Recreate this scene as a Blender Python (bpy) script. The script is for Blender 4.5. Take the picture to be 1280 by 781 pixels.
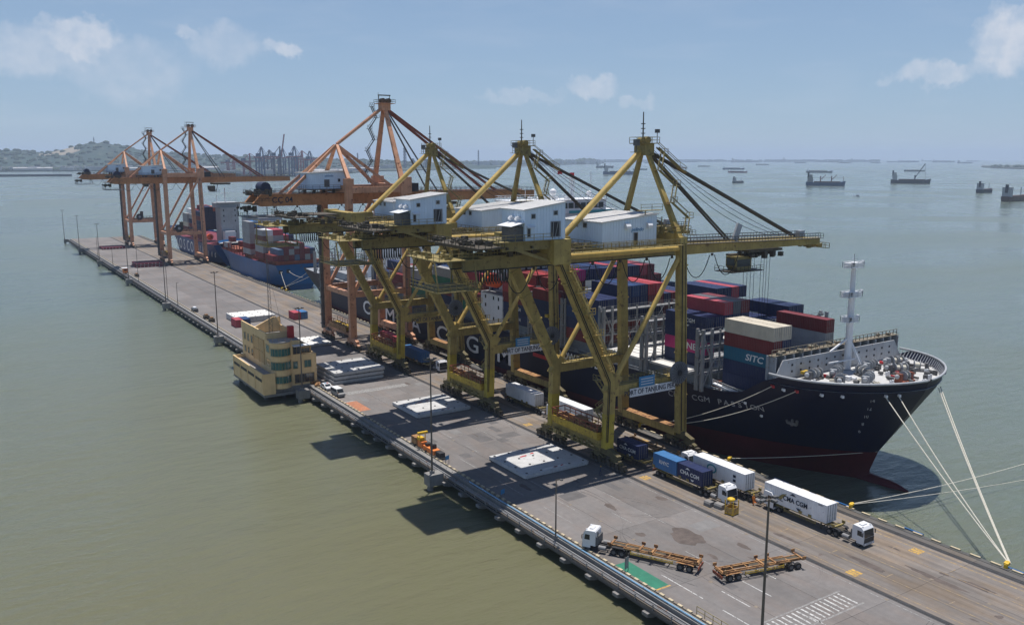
import bpy, math, random
from math import radians, sin, cos, pi, sqrt, atan2
from mathutils import Vector, Matrix

random.seed(7)
for _o in list(bpy.data.objects):
    bpy.data.objects.remove(_o)
S = bpy.context.scene
COL = S.collection
WATER = -3.0                     # quay deck is z = 0, +Y runs along the quay away from the camera, +X towards the ships

# ------------------------------------------------------------------ camera
cd = bpy.data.cameras.new('camera')
cam = bpy.data.objects.new('camera', cd)
COL.objects.link(cam)
cam.location = (-74.7, 0, 57)
cam.rotation_euler = (radians(90 - 10.066), 0, radians(-32.966))
cd.sensor_width = 36
cd.lens = 36 * 1090 / 1280
cd.clip_start = 1
cd.clip_end = 90000
S.camera = cam

# ------------------------------------------------------------------ sky, sun, exposure
SUN = Vector((0.125, 0.115, 1.0)).normalized()
w = bpy.data.worlds.new('World')
S.world = w
w.use_nodes = True
nt = w.node_tree
nt.nodes.clear()
N = nt.nodes.new
L = nt.links.new
out = N('ShaderNodeOutputWorld')
bg = N('ShaderNodeBackground')
bg.inputs['Strength'].default_value = 0.072
sky = N('ShaderNodeTexSky')
sky.sky_type = 'NISHITA'
sky.sun_disc = False
sky.sun_elevation = math.asin(SUN.z)
sky.sun_rotation = atan2(SUN.x, SUN.y)
sky.altitude = 50
sky.air_density = 1.0
sky.dust_density = 0.05
sky.ozone_density = 3.0
tc = N('ShaderNodeTexCoord')
L(tc.outputs['Generated'], sky.inputs['Vector'])
nrm = N('ShaderNodeVectorMath'); nrm.operation = 'NORMALIZE'
L(tc.outputs['Generated'], nrm.inputs[0])


def wmath(op, a, b=None, c=None, clamp=False):
    n = N('ShaderNodeMath')
    n.operation = op
    n.use_clamp = clamp
    for i, v in enumerate((a, b, c)):
        if v is None:
            continue
        if isinstance(v, (int, float)):
            n.inputs[i].default_value = v
        else:
            L(v, n.inputs[i])
    return n.outputs[0]


def cam_dir(px, py):             # direction of a sky feature seen in the photograph
    v = Vector(((px - 640) / 1090, (390.5 - py) / 1090, -1))
    return (cam.rotation_euler.to_matrix() @ v).normalized()


# cumulus: soft towers, each at its own bearing and height, broken up by noise
warp = N('ShaderNodeTexNoise'); warp.inputs['Scale'].default_value = 34; warp.inputs['Detail'].default_value = 9
warp.inputs['Roughness'].default_value = 0.6
L(nrm.outputs[0], warp.inputs['Vector'])
wsub = N('ShaderNodeVectorMath'); wsub.operation = 'SUBTRACT'
L(warp.outputs['Color'], wsub.inputs[0]); wsub.inputs[1].default_value = (0.5, 0.5, 0.5)
wsc = N('ShaderNodeVectorMath'); wsc.operation = 'SCALE'; wsc.inputs['Scale'].default_value = 0.058
L(wsub.outputs[0], wsc.inputs[0])
wadd = N('ShaderNodeVectorMath'); wadd.operation = 'ADD'
L(nrm.outputs[0], wadd.inputs[0]); L(wsc.outputs[0], wadd.inputs[1])
cl_total = None
for (px, py, rx, ry, amt) in ((95, 48, 52, 26, .75), (40, 66, 70, 32, .45), (160, 90, 80, 40, .32), (355, 62, 24, 14, .62), (285, 62, 45, 28, .32),
                              (238, 44, 22, 10, .4), (738, 108, 40, 17, .6), (795, 126, 22, 10, .38), (650, 120, 60, 9, .3), (1172, 92, 46, 18, .62),
                              (1108, 100, 14, 10, .3), (1268, 52, 46, 40, .8), (1240, 75, 30, 20, .4)):
    d = cam_dir(px, py)
    right = d.cross(Vector((0, 0, 1))).normalized()
    up = right.cross(d)
    diff = N('ShaderNodeVectorMath'); diff.operation = 'SUBTRACT'
    L(wadd.outputs[0], diff.inputs[0]); diff.inputs[1].default_value = d
    def dot(v, k):
        n = N('ShaderNodeVectorMath'); n.operation = 'DOT_PRODUCT'
        L(diff.outputs[0], n.inputs[0]); n.inputs[1].default_value = v
        return wmath('MULTIPLY', n.outputs['Value'], k)
    u, v_ = dot(right, 1090 / rx), dot(up, 1090 / ry)
    r2 = wmath('ADD', wmath('MULTIPLY', u, u), wmath('MULTIPLY', v_, v_))
    # flat, fading base: the lower half falls off slowly
    m = wmath('MULTIPLY', wmath('SMOOTH_MIN', wmath('MULTIPLY', wmath('SUBTRACT', 1.0, wmath('SQRT', r2), clamp=True), 2.6), 1.0, 0.3), amt * 0.95)
    cl_total = m if cl_total is None else wmath('MAXIMUM', cl_total, m)
wisp = N('ShaderNodeTexNoise'); wisp.inputs['Scale'].default_value = 9; wisp.inputs['Detail'].default_value = 6
wmap = N('ShaderNodeMapping'); wmap.inputs['Scale'].default_value = (1, 1, 5)
L(nrm.outputs[0], wmap.inputs['Vector']); L(wmap.outputs[0], wisp.inputs['Vector'])
thin = wmath('ADD', wmath('MULTIPLY', wmath('SUBTRACT', wisp.outputs['Fac'], 0.5, clamp=True), 0.4), 0.0)
puff = N('ShaderNodeTexNoise'); puff.inputs['Scale'].default_value = 60; puff.inputs['Detail'].default_value = 6
L(nrm.outputs[0], puff.inputs['Vector'])
pm = N('ShaderNodeMapRange'); pm.inputs['From Min'].default_value = 0.35; pm.inputs['From Max'].default_value = 0.65; pm.inputs['To Min'].default_value = 0.55; pm.inputs['To Max'].default_value = 1.1
L(puff.outputs['Fac'], pm.inputs['Value'])
fac = wmath('MINIMUM', wmath('ADD', wmath('MULTIPLY', cl_total, pm.outputs[0]), thin), 0.85)
mix = N('ShaderNodeMix'); mix.data_type = 'RGBA'
hs = N('ShaderNodeHueSaturation'); hs.inputs['Saturation'].default_value = 0.98; hs.inputs['Value'].default_value = 1.0
tint = N('ShaderNodeMix'); tint.data_type = 'RGBA'; tint.blend_type = 'MULTIPLY'
tint.inputs['Factor'].default_value = 1.0
tint.inputs['B'].default_value = (0.86, 0.96, 1.12, 1)          # the clear, cool white balance of the picture's sky
L(sky.outputs[0], tint.inputs['A'])
sz_ = N('ShaderNodeSeparateXYZ'); L(nrm.outputs[0], sz_.inputs[0])
veil = N('ShaderNodeMix'); veil.data_type = 'RGBA'              # thin humid haze low in the sky, gone at the zenith
L(wmath('MULTIPLY', wmath('SUBTRACT', 1.0, wmath('MULTIPLY', wmath('ABSOLUTE', sz_.outputs['Z']), 1.5), clamp=True), 0.62), veil.inputs['Factor'])
L(tint.outputs['Result'], veil.inputs['A'])
veil.inputs['B'].default_value = (5.1, 7.2, 9.9, 1)
L(veil.outputs['Result'], hs.inputs['Color'])
L(fac, mix.inputs['Factor']); L(hs.outputs[0], mix.inputs['A'])
mix.inputs['B'].default_value = (9.4, 9.9, 11.0, 1)
L(mix.outputs['Result'], bg.inputs['Color'])
L(bg.outputs[0], out.inputs['Surface'])

sl = bpy.data.lights.new('sun', 'SUN')
sl.energy = 5.0
sl.angle = radians(0.53)
sl.color = (1.0, 0.95, 0.90)
sun = bpy.data.objects.new('sun', sl)
COL.objects.link(sun)
sun.location = (0, 0, 400)
sun.rotation_euler = SUN.to_track_quat('Z', 'Y').to_euler()
S.view_settings.view_transform = 'Standard'
S.view_settings.look = 'None'
S.view_settings.exposure = 0.0
S.view_settings.gamma = 1.0
S.cycles.use_denoising = True
S.cycles.max_bounces = 8
S.cycles.diffuse_bounces = 2
S.cycles.glossy_bounces = 3
S.cycles.volume_bounces = 2

# ------------------------------------------------------------------ materials
MATS = {}


def mat(name, col, rough=0.6, var=0.15, scale=0.6, rust=None, rust_amt=0.5, streak=0.0, metal=0.0, bump=0.0, col2=None, spec=0.4, stretch=(1, 1, 1)):
    """Painted or weathered surface: mottling, vertical run-off streaks, rust patches, all in object space."""
    m = bpy.data.materials.new(name)
    m.use_nodes = True
    t = m.node_tree
    b = t.nodes['Principled BSDF']
    b.inputs['Roughness'].default_value = rough
    b.inputs['Metallic'].default_value = metal
    b.inputs['Specular IOR Level'].default_value = spec
    b.inputs['Base Color'].default_value = (*col, 1)
    MATS[name] = m
    if var <= 0 and not rust:
        return m
    n_, l_ = t.nodes.new, t.links.new
    tcn = n_('ShaderNodeTexCoord')
    oi = n_('ShaderNodeObjectInfo')
    off = n_('ShaderNodeVectorMath'); off.operation = 'ADD'
    mp = n_('ShaderNodeMapping'); mp.inputs['Scale'].default_value = stretch
    rs = n_('ShaderNodeVectorMath'); rs.operation = 'SCALE'; rs.inputs[0].default_value = (37, 53, 71)
    l_(oi.outputs['Random'], rs.inputs['Scale'])
    l_(tcn.outputs['Object'], mp.inputs['Vector']); l_(mp.outputs[0], off.inputs[0]); l_(rs.outputs[0], off.inputs[1])
    no = n_('ShaderNodeTexNoise'); no.inputs['Scale'].default_value = scale; no.inputs['Detail'].default_value = 6; no.inputs['Roughness'].default_value = 0.65
    l_(off.outputs[0], no.inputs['Vector'])
    r = n_('ShaderNodeValToRGB')
    c2 = col2 or tuple(min(1, c * (1 + var)) for c in col)
    r.color_ramp.elements[0].position = 0.3
    r.color_ramp.elements[1].position = 0.7
    r.color_ramp.elements[0].color = (*[c * (1 - var) for c in col], 1)
    r.color_ramp.elements[1].color = (*c2, 1)
    l_(no.outputs['Fac'], r.inputs['Fac'])
    cur = r.outputs['Color']
    if streak > 0:
        sm = n_('ShaderNodeMapping'); sm.inputs['Scale'].default_value = (2.2, 2.2, 0.12)
        l_(off.outputs[0], sm.inputs['Vector'])
        sn = n_('ShaderNodeTexNoise'); sn.inputs['Scale'].default_value = 1.0; sn.inputs['Detail'].default_value = 5
        l_(sm.outputs[0], sn.inputs['Vector'])
        sr = n_('ShaderNodeMapRange'); sr.inputs['From Min'].default_value = 0.48; sr.inputs['From Max'].default_value = 0.75
        sr.inputs['To Max'].default_value = streak
        l_(sn.outputs['Fac'], sr.inputs['Value'])
        mx = n_('ShaderNodeMix'); mx.data_type = 'RGBA'
        l_(sr.outputs[0], mx.inputs['Factor']); l_(cur, mx.inputs['A'])
        mx.inputs['B'].default_value = (*(rust or tuple(c * 0.35 for c in col)), 1)
        cur = mx.outputs['Result']
    if rust:
        rn = n_('ShaderNodeTexNoise'); rn.inputs['Scale'].default_value = scale * 2.3; rn.inputs['Detail'].default_value = 8; rn.inputs['Roughness'].default_value = 0.72
        l_(off.outputs[0], rn.inputs['Vector'])
        rr = n_('ShaderNodeMapRange')
        rr.inputs['From Min'].default_value = 0.72 - 0.3 * rust_amt; rr.inputs['From Max'].default_value = 0.80 - 0.3 * rust_amt
        l_(rn.outputs['Fac'], rr.inputs['Value'])
        mx = n_('ShaderNodeMix'); mx.data_type = 'RGBA'
        l_(rr.outputs[0], mx.inputs['Factor']); l_(cur, mx.inputs['A']); mx.inputs['B'].default_value = (*rust, 1)
        cur = mx.outputs['Result']
    l_(cur, b.inputs['Base Color'])
    if bump > 0:
        bp = n_('ShaderNodeBump'); bp.inputs['Strength'].default_value = bump; bp.inputs['Distance'].default_value = 0.05
        l_(no.outputs['Fac'], bp.inputs['Height']); l_(bp.outputs[0], b.inputs['Normal'])
    return m


RUST = (0.16, 0.06, 0.025)
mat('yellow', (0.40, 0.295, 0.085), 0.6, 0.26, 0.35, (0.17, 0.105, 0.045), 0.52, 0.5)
mat('yellow_new', (0.50, 0.34, 0.03), 0.55, 0.25, 0.7, RUST, 0.55, 0.4)
mat('yellow_bright', (0.46, 0.35, 0.04), 0.55, 0.25, 0.35, (0.15, 0.085, 0.03), 0.5, 0.4)
mat('lashing_grey', (0.27, 0.28, 0.285), 0.6, 0.15, 0.5, (0.19, 0.11, 0.06), 0.45, 0.25)
mat('reel_grey', (0.14, 0.15, 0.165), 0.5, 0.2, 0.8)
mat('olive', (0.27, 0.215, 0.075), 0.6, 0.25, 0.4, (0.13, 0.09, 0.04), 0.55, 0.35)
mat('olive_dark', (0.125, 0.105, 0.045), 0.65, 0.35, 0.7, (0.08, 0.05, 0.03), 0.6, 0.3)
mat('tube', (0.54, 0.38, 0.11), 0.5, 0.2, 0.3, (0.2, 0.11, 0.03), 0.45, 0.2)
mat('rust_orange', (0.36, 0.195, 0.08), 0.75, 0.35, 0.6, (0.12, 0.05, 0.025), 0.7, 0.3)
mat('red_brown', (0.25, 0.07, 0.035), 0.7, 0.3, 0.7, (0.09, 0.04, 0.02), 0.5, 0.3)
mat('orange', (0.60, 0.31, 0.18), 0.6, 0.22, 0.3, (0.18, 0.075, 0.035), 0.5, 0.3)
mat('orange_girder', (0.48, 0.215, 0.085), 0.6, 0.2, 0.3, (0.15, 0.06, 0.03), 0.5, 0.25)
mat('steel', (0.11, 0.11, 0.11), 0.55, 0.3, 1.0, (0.10, 0.06, 0.04), 0.5)
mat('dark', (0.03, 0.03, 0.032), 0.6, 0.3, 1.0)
mat('machinery', (0.075, 0.065, 0.045), 0.65, 0.4, 1.3, (0.11, 0.06, 0.03), 0.6)
mat('rubber', (0.02, 0.02, 0.021), 0.8, 0.2, 2.0)
mat('cable', (0.018, 0.018, 0.018), 0.6, 0)
mat('rope', (0.62, 0.59, 0.50), 0.9, 0.1, 2.0)
mat('white', (0.74, 0.75, 0.75), 0.5, 0.07, 0.4, None, 0, 0.18)
mat('house_wall', (0.66, 0.79, 0.92), 0.55, 0.07, 0.35, None, 0, 0.12)
mat('house_roof', (0.62, 0.61, 0.585), 0.7, 0.12, 0.5, None, 0, 0.0)
mat('glass', (0.02, 0.025, 0.03), 0.12, 0, spec=0.6)
mat('light_grey', (0.37, 0.39, 0.41), 0.6, 0.12, 0.6, (0.2, 0.12, 0.07), 0.38, 0.25)
mat('ship_grey', (0.29, 0.31, 0.33), 0.6, 0.15, 0.5, (0.19, 0.11, 0.06), 0.42, 0.25)
mat('deck_pale', (0.50, 0.50, 0.49), 0.7, 0.12, 0.5, (0.3, 0.26, 0.22), 0.4)
mat('deck_grey', (0.33, 0.33, 0.325), 0.7, 0.18, 0.5, (0.22, 0.15, 0.1), 0.45)
mat('ship_white', (0.76, 0.77, 0.78), 0.45, 0.05, 0.4, None, 0, 0.1)
mat('hull_navy', (0.003, 0.006, 0.028), 0.5, 0.25, 0.06, (0.02, 0.011, 0.009), 0.2, 0.3, spec=0.3)
mat('hull_blue', (0.006, 0.095, 0.26), 0.4, 0.2, 0.06, (0.09, 0.05, 0.03), 0.25, 0.25)
mat('hull_cosco', (0.012, 0.06, 0.19), 0.4, 0.2, 0.06, None, 0, 0.25)
mat('boot_red', (0.085, 0.006, 0.012), 0.5, 0.25, 0.1, None, 0, 0.3)
mat('orange_boat', (0.75, 0.10, 0.02), 0.4, 0.08, 1.0)
mat('teal', (0.05, 0.30, 0.33), 0.45, 0.1, 1.0)
mat('rust_rail', (0.22, 0.195, 0.14), 0.7, 0.35, 0.8, RUST, 0.6)
mat('lamp_steel', (0.15, 0.125, 0.10), 0.6, 0.2, 0.6, (0.11, 0.06, 0.04), 0.4, 0.3)
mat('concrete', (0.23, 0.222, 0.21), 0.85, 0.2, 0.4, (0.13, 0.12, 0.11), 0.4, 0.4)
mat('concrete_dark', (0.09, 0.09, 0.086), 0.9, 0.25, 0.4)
mat('kerb_cream', (0.50, 0.42, 0.28), 0.8, 0.2, 1.5, (0.16, 0.13, 0.1), 0.5)
mat('kerb_black', (0.21, 0.175, 0.135), 0.8, 0.2, 1.5)
mat('pipe_blue', (0.20, 0.38, 0.55), 0.4, 0.15, 0.5, (0.09, 0.05, 0.03), 0.3)
mat('pipe_grey', (0.24, 0.24, 0.24), 0.5, 0.2, 0.5, (0.2, 0.1, 0.05), 0.5)
mat('tan_wall', (0.78, 0.555, 0.285), 0.8, 0.1, 0.35, None, 0, 0.25)
mat('tan_dark', (0.58, 0.385, 0.18), 0.8, 0.1, 0.35, None, 0, 0.25)
mat('green_glass', (0.02, 0.115, 0.10), 0.1, 0.15, 0.8, spec=0.7)
mat('roof_grey', (0.33, 0.31, 0.29), 0.85, 0.2, 0.5, (0.18, 0.16, 0.15), 0.5)
mat('red_paint', (0.42, 0.02, 0.025), 0.5, 0.12, 0.8)
mat('mark_white', (0.50, 0.50, 0.48), 0.8, 0.25, 1.2, (0.19, 0.185, 0.18), 0.75)
mat('mark_worn', (0.30, 0.30, 0.285), 0.8, 0.2, 1.0, (0.20, 0.19, 0.185), 0.9)
mat('mark_yellow', (0.52, 0.32, 0.07), 0.8, 0.25, 1.2, (0.22, 0.17, 0.12), 0.75)
mat('patch_dark', (0.118, 0.112, 0.11), 0.85, 0.2, 0.6)
mat('patch_pale', (0.19, 0.185, 0.18), 0.85, 0.15, 0.6)
mat('tyre_mark', (0.085, 0.08, 0.078), 0.85, 0.25, 0.8, (0.14, 0.135, 0.13), 0.75)
mat('mark_line', (0.32, 0.23, 0.115), 0.8, 0.25, 0.8, (0.22, 0.18, 0.14), 0.9)
mat('mark_orange', (0.42, 0.17, 0.085), 0.8, 0.2, 0.9, (0.23, 0.15, 0.12), 0.68)
mat('mark_green', (0.025, 0.17, 0.105), 0.7, 0.15, 0.6, (0.06, 0.2, 0.13), 0.4)
mat('stain', (0.105, 0.085, 0.075), 0.85, 0.3, 0.7)
mat('hatch_grey', (0.50, 0.50, 0.49), 0.65, 0.15, 0.5, (0.15, 0.13, 0.11), 0.4)
mat('hatch_white', (0.66, 0.65, 0.61), 0.7, 0.08, 0.6, (0.4, 0.37, 0.33), 0.35)
mat('hatch_red', (0.17, 0.025, 0.04), 0.7, 0.2, 0.4)
mat('cab_white', (0.72, 0.73, 0.74), 0.3, 0.04, 0.8, None, 0, 0.0, spec=0.6)
mat('sign_white', (0.66, 0.68, 0.70), 0.5, 0.05, 1.0)
mat('sign_blue', (0.05, 0.22, 0.42), 0.5, 0.1, 1.0)
mat('ink', (0.02, 0.03, 0.06), 0.6, 0)
mat('letter_white', (0.78, 0.78, 0.76), 0.55, 0.1, 0.6)
mat('letter_shaded', (0.36, 0.36, 0.37), 0.6, 0.1, 0.6)  # dimmer white: shade on the bow put into the letter colour
mat('fender_blue', (0.012, 0.09, 0.25), 0.5, 0.2, 1.0)
mat('bollard', (0.70, 0.45, 0.03), 0.5, 0.15, 2.0)
mat('signal_orange', (0.75, 0.22, 0.05), 0.6, 0.12, 1.2)
mat('skin', (0.32, 0.18, 0.12), 0.6, 0)
mat('cloth_dark', (0.03, 0.04, 0.08), 0.8, 0)
mat('cloth_orange', (0.8, 0.25, 0.04), 0.8, 0)
PAINTS = {
    'dark red': (0.17, 0.022, 0.024), 'bright red': (0.34, 0.035, 0.04), 'rose red': (0.42, 0.06, 0.075), 'navy blue': (0.014, 0.025, 0.085),
    'dark blue': (0.013, 0.045, 0.14), 'mid blue': (0.045, 0.16, 0.36), 'teal blue': (0.012, 0.13, 0.21), 'beige': (0.58, 0.52, 0.41),
    'pale grey': (0.33, 0.33, 0.33), 'white': (0.76, 0.765, 0.77), 'orange': (0.48, 0.11, 0.04), 'brown': (0.16, 0.06, 0.04),
    'green': (0.03, 0.17, 0.10), 'magenta': (0.50, 0.03, 0.17), 'grey blue': (0.10, 0.15, 0.23), 'dark grey': (0.10, 0.10, 0.11)}
for k_, c_ in PAINTS.items():
    mat('paint_' + k_.replace(' ', '_'), c_, 0.5, 0.14, 0.35, tuple(min(1, 0.55 * c + 0.05) for c in c_), 0.4, 0.16)
# ------------------------------------------------------------------ building helpers


class MB:
    """Collects boxes, bars, tubes and surfaces; obj() links them as ONE mesh object. off is subtracted so that origins sit at the thing's base."""

    def __init__(self, off=(0, 0, 0)):
        self.v, self.f, self.mi, self.m, self.off = [], [], [], 0, off
        self.smooth = set()

    def add(self, verts, faces, smooth=False):
        b = len(self.v)
        self.v.extend([(p[0] - self.off[0], p[1] - self.off[1], p[2] - self.off[2]) for p in verts])
        for f in faces:
            if smooth:
                self.smooth.add(len(self.f))
            self.f.append([b + i for i in f])
            self.mi.append(self.m)
        return self

    def box(self, x0, x1, y0, y1, z0, z1):
        return self.add([(x, y, z) for z in (z0, z1) for y in (y0, y1) for x in (x0, x1)],
                        [(0, 2, 3, 1), (4, 5, 7, 6), (0, 1, 5, 4), (2, 6, 7, 3), (0, 4, 6, 2), (1, 3, 7, 5)])

    def cbox(self, c, s, rz=0.0):
        ca, sa = cos(rz), sin(rz)
        vs = []
        for z in (-.5, .5):
            for y in (-.5, .5):
                for x in (-.5, .5):
                    dx, dy = x * s[0], y * s[1]
                    vs.append((c[0] + dx * ca - dy * sa, c[1] + dx * sa + dy * ca, c[2] + z * s[2]))
        return self.add(vs, [(0, 2, 3, 1), (4, 5, 7, 6), (0, 1, 5, 4), (2, 6, 7, 3), (0, 4, 6, 2), (1, 3, 7, 5)])

    def bar(self, p, q, w, h, w2=None, h2=None, up=(0, 0, 1)):
        """Rectangular member from p to q; w across, h along 'up'."""
        p, q = Vector(p), Vector(q)
        d = (q - p).normalized()
        u = Vector(up)
        if abs(d.dot(u)) > 0.98:
            u = Vector((0, 1, 0))
        s = d.cross(u).normalized()
        u = s.cross(d)
        w2, h2 = w2 or w, h2 or h
        vs = []
        for c, ww, hh in ((p, w, h), (q, w2, h2)):
            for a, b in ((-1, -1), (1, -1), (1, 1), (-1, 1)):
                vs.append(tuple(c + s * (a * ww / 2) + u * (b * hh / 2)))
        return self.add(vs, [(3, 2, 1, 0), (4, 5, 6, 7), (0, 1, 5, 4), (1, 2, 6, 5), (2, 3, 7, 6), (3, 0, 4, 7)])

    def tube(self, p, q, r, n=8, r2=None):
        p, q = Vector(p), Vector(q)
        d = (q - p).normalized()
        u = Vector((0, 0, 1)) if abs(d.z) < 0.95 else Vector((1, 0, 0))
        s = d.cross(u).normalized()
        u = s.cross(d)
        r2 = r if r2 is None else r2
        vs = []
        for c, rr in ((p, r), (q, r2)):
            for i in range(n):
                a = 2 * pi * i / n
                vs.append(tuple(c + s * (rr * cos(a)) + u * (rr * sin(a))))
        self.add(vs, [(i, (i + 1) % n, n + (i + 1) % n, n + i) for i in range(n)], True)
        return self.add(vs, [tuple(range(n - 1, -1, -1)), tuple(range(n, 2 * n))])

    def path(self, pts, r, n=5):
        pts = [Vector(p) for p in pts]
        k = len(pts)
        vs = []
        for i, p in enumerate(pts):
            d = (pts[min(i + 1, k - 1)] - pts[max(i - 1, 0)]).normalized()
            u = Vector((0, 0, 1)) if abs(d.z) < 0.95 else Vector((1, 0, 0))
            s = d.cross(u).normalized()
            u = s.cross(d)
            for j in range(n):
                a = 2 * pi * j / n
                vs.append(tuple(p + s * (r * cos(a)) + u * (r * sin(a))))
        fs = [(i * n + j, i * n + (j + 1) % n, (i + 1) * n + (j + 1) % n, (i + 1) * n + j) for i in range(k - 1) for j in range(n)]
        return self.add(vs, fs, True)

    def prism(self, poly, axis, a, b):
        """Extrude a 2D polygon along axis 'x', 'y' or 'z' from a to b."""
        def P(u, v, t):
            return {'x': (t, u, v), 'y': (u, t, v), 'z': (u, v, t)}[axis]
        n = len(poly)
        vs = [P(u, v, a) for u, v in poly] + [P(u, v, b) for u, v in poly]
        return self.add(vs, [tuple(range(n - 1, -1, -1)), tuple(range(n, 2 * n))] + [(i, (i + 1) % n, n + (i + 1) % n, n + i) for i in range(n)])

    def ball(self, c, r, n=8, k=5, sz=1.0):
        vs = [(c[0] + r * sin(pi * i / k) * cos(2 * pi * j / n), c[1] + r * sin(pi * i / k) * sin(2 * pi * j / n), c[2] + r * sz * cos(pi * i / k)) for i in range(k + 1) for j in range(n)]
        return self.add(vs, [(i * n + j, (i + 1) * n + j, (i + 1) * n + (j + 1) % n, i * n + (j + 1) % n) for i in range(k) for j in range(n)], True)

    def rail(self, pts, h=1.1, gap=1.8, t=0.075, mids=1):
        """Handrail along a polyline at floor height."""
        for p, q in zip(pts[:-1], pts[1:]):
            p, q = Vector(p), Vector(q)
            n = max(1, int((q - p).length / gap))
            for i in range(n + 1):
                c = p.lerp(q, i / n)
                self.bar(c, c + Vector((0, 0, h)), t, t)
            for k in range(mids + 1):
                o = Vector((0, 0, h * (1 - k / (mids + 1))))
                self.bar(p + o, q + o, t, t)
        return self

    def walkway(self, p, q, wd=0.9, side=(1, 1), h=1.1):
        """Grating strip with handrails."""
        p, q = Vector(p), Vector(q)
        self.bar(p, q, wd, 0.1)
        s = (q - p).normalized().cross(Vector((0, 0, 1))).normalized() * (wd / 2)
        if side[0]:
            self.rail([p - s, q - s], h)
        if side[1]:
            self.rail([p + s, q + s], h)
        return self

    def stairs(self, p, q, wd=0.8):
        p, q = Vector(p), Vector(q)
        d = q - p
        s = Vector((d.x, d.y, 0))
        s = s.normalized().cross(Vector((0, 0, 1))) * (wd / 2) if s.length > 0.01 else Vector((wd / 2, 0, 0))
        for k in (-1, 1):
            self.bar(p + s * k, q + s * k, 0.11, 0.3)
            self.bar(p + s * k + Vector((0, 0, 1)), q + s * k + Vector((0, 0, 1)), 0.09, 0.09)
        n = max(2, int(abs(d.z) / 0.5))
        for i in range(n):
            c = p.lerp(q, (i + 0.5) / n)
            self.bar(c - s, c + s, 0.25, 0.04)
        return self

    def obj(self, name, mats, parent=None, loc=None):
        me = bpy.data.meshes.new(name)
        me.from_pydata(self.v, [], self.f)
        for m in ([mats] if isinstance(mats, str) else mats):
            me.materials.append(MATS[m])
        if self.m or any(self.mi):
            me.polygons.foreach_set('material_index', self.mi)
        if self.smooth:
            sm = [i in self.smooth for i in range(len(self.f))]
            me.polygons.foreach_set('use_smooth', sm)
        o = bpy.data.objects.new(name, me)
        COL.objects.link(o)
        if parent is not None:
            o.parent = parent
        if loc is not None:
            o.location = loc
        return o


def tag(o, label=None, cat=None, group=None, kind=None):
    for k, v in (('label', label), ('category', cat), ('group', group), ('kind', kind)):
        if v:
            o[k] = v
    return o


def thing(name, label, cat, loc=(0, 0, 0), rz=0.0, group=None):
    o = bpy.data.objects.new(name, None)
    COL.objects.link(o)
    o.location = loc
    o.rotation_euler = (0, 0, rz)
    o.empty_display_size = 0.5
    return tag(o, label, cat, group)


def kids(o):
    return [c for c in ALLKIDS.get(o.name, [])]


ALLKIDS = {}


def refresh_kids():
    ALLKIDS.clear()
    for o in COL.objects:
        if o.parent:
            ALLKIDS.setdefault(o.parent.name, []).append(o)


def copy_tree(o, loc=None, rz=None, label=None, skip=(), parent=None):
    """Copy a thing with its parts and sub-parts; meshes are shared. Call refresh_kids() first."""
    c = o.copy()
    COL.objects.link(c)
    if parent is not None:
        c.parent = parent
        c.matrix_parent_inverse = o.matrix_parent_inverse
    if loc is not None:
        c.location = loc
    if rz is not None:
        c.rotation_euler = (0, 0, rz)
    if label:
        c['label'] = label
    for ch in kids(o):
        if ch.name.split('.')[0] not in skip:
            copy_tree(ch, parent=c, skip=skip)
    return c


def inst(src, name, parent, loc=(0, 0, 0), rot=(0, 0, 0), scale=None, m=None):
    """Another object that shares src's mesh; m gives it a paint of its own."""
    o = bpy.data.objects.new(name, src if isinstance(src, bpy.types.Mesh) else src.data)
    COL.objects.link(o)
    o.parent = parent
    o.location = loc
    o.rotation_euler = rot
    if scale:
        o.scale = scale
    if m:
        o.material_slots[0].link = 'OBJECT'
        o.material_slots[0].material = MATS[m]
    return o


def text(body, size, m, parent, loc, rot, name='lettering', ext=0.02, align='CENTER', sx=1.0, shear=0.0, bold=0.0):
    cu = bpy.data.curves.new(name, 'FONT')
    cu.body = body
    cu.size = size
    cu.align_x = align
    cu.align_y = 'CENTER'
    cu.extrude = ext
    cu.offset = bold
    cu.shear = shear
    cu.resolution_u = 3
    cu.materials.append(MATS[m])
    tmp = bpy.data.objects.new('tmp', cu)
    me = bpy.data.meshes.new_from_object(tmp)
    me.name = name
    bpy.data.objects.remove(tmp)
    bpy.data.curves.remove(cu)
    o = bpy.data.objects.new(name, me)
    COL.objects.link(o)
    o.parent = parent
    o.location = loc
    o.rotation_euler = rot
    o.scale = (sx, 1, 1)
    return o


FACE_NX = (pi / 2, 0, -pi / 2)     # lettering read from -X (the landward side)
FACE_NY = (pi / 2, 0, 0)           # lettering read from -Y (the camera's end)
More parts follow.
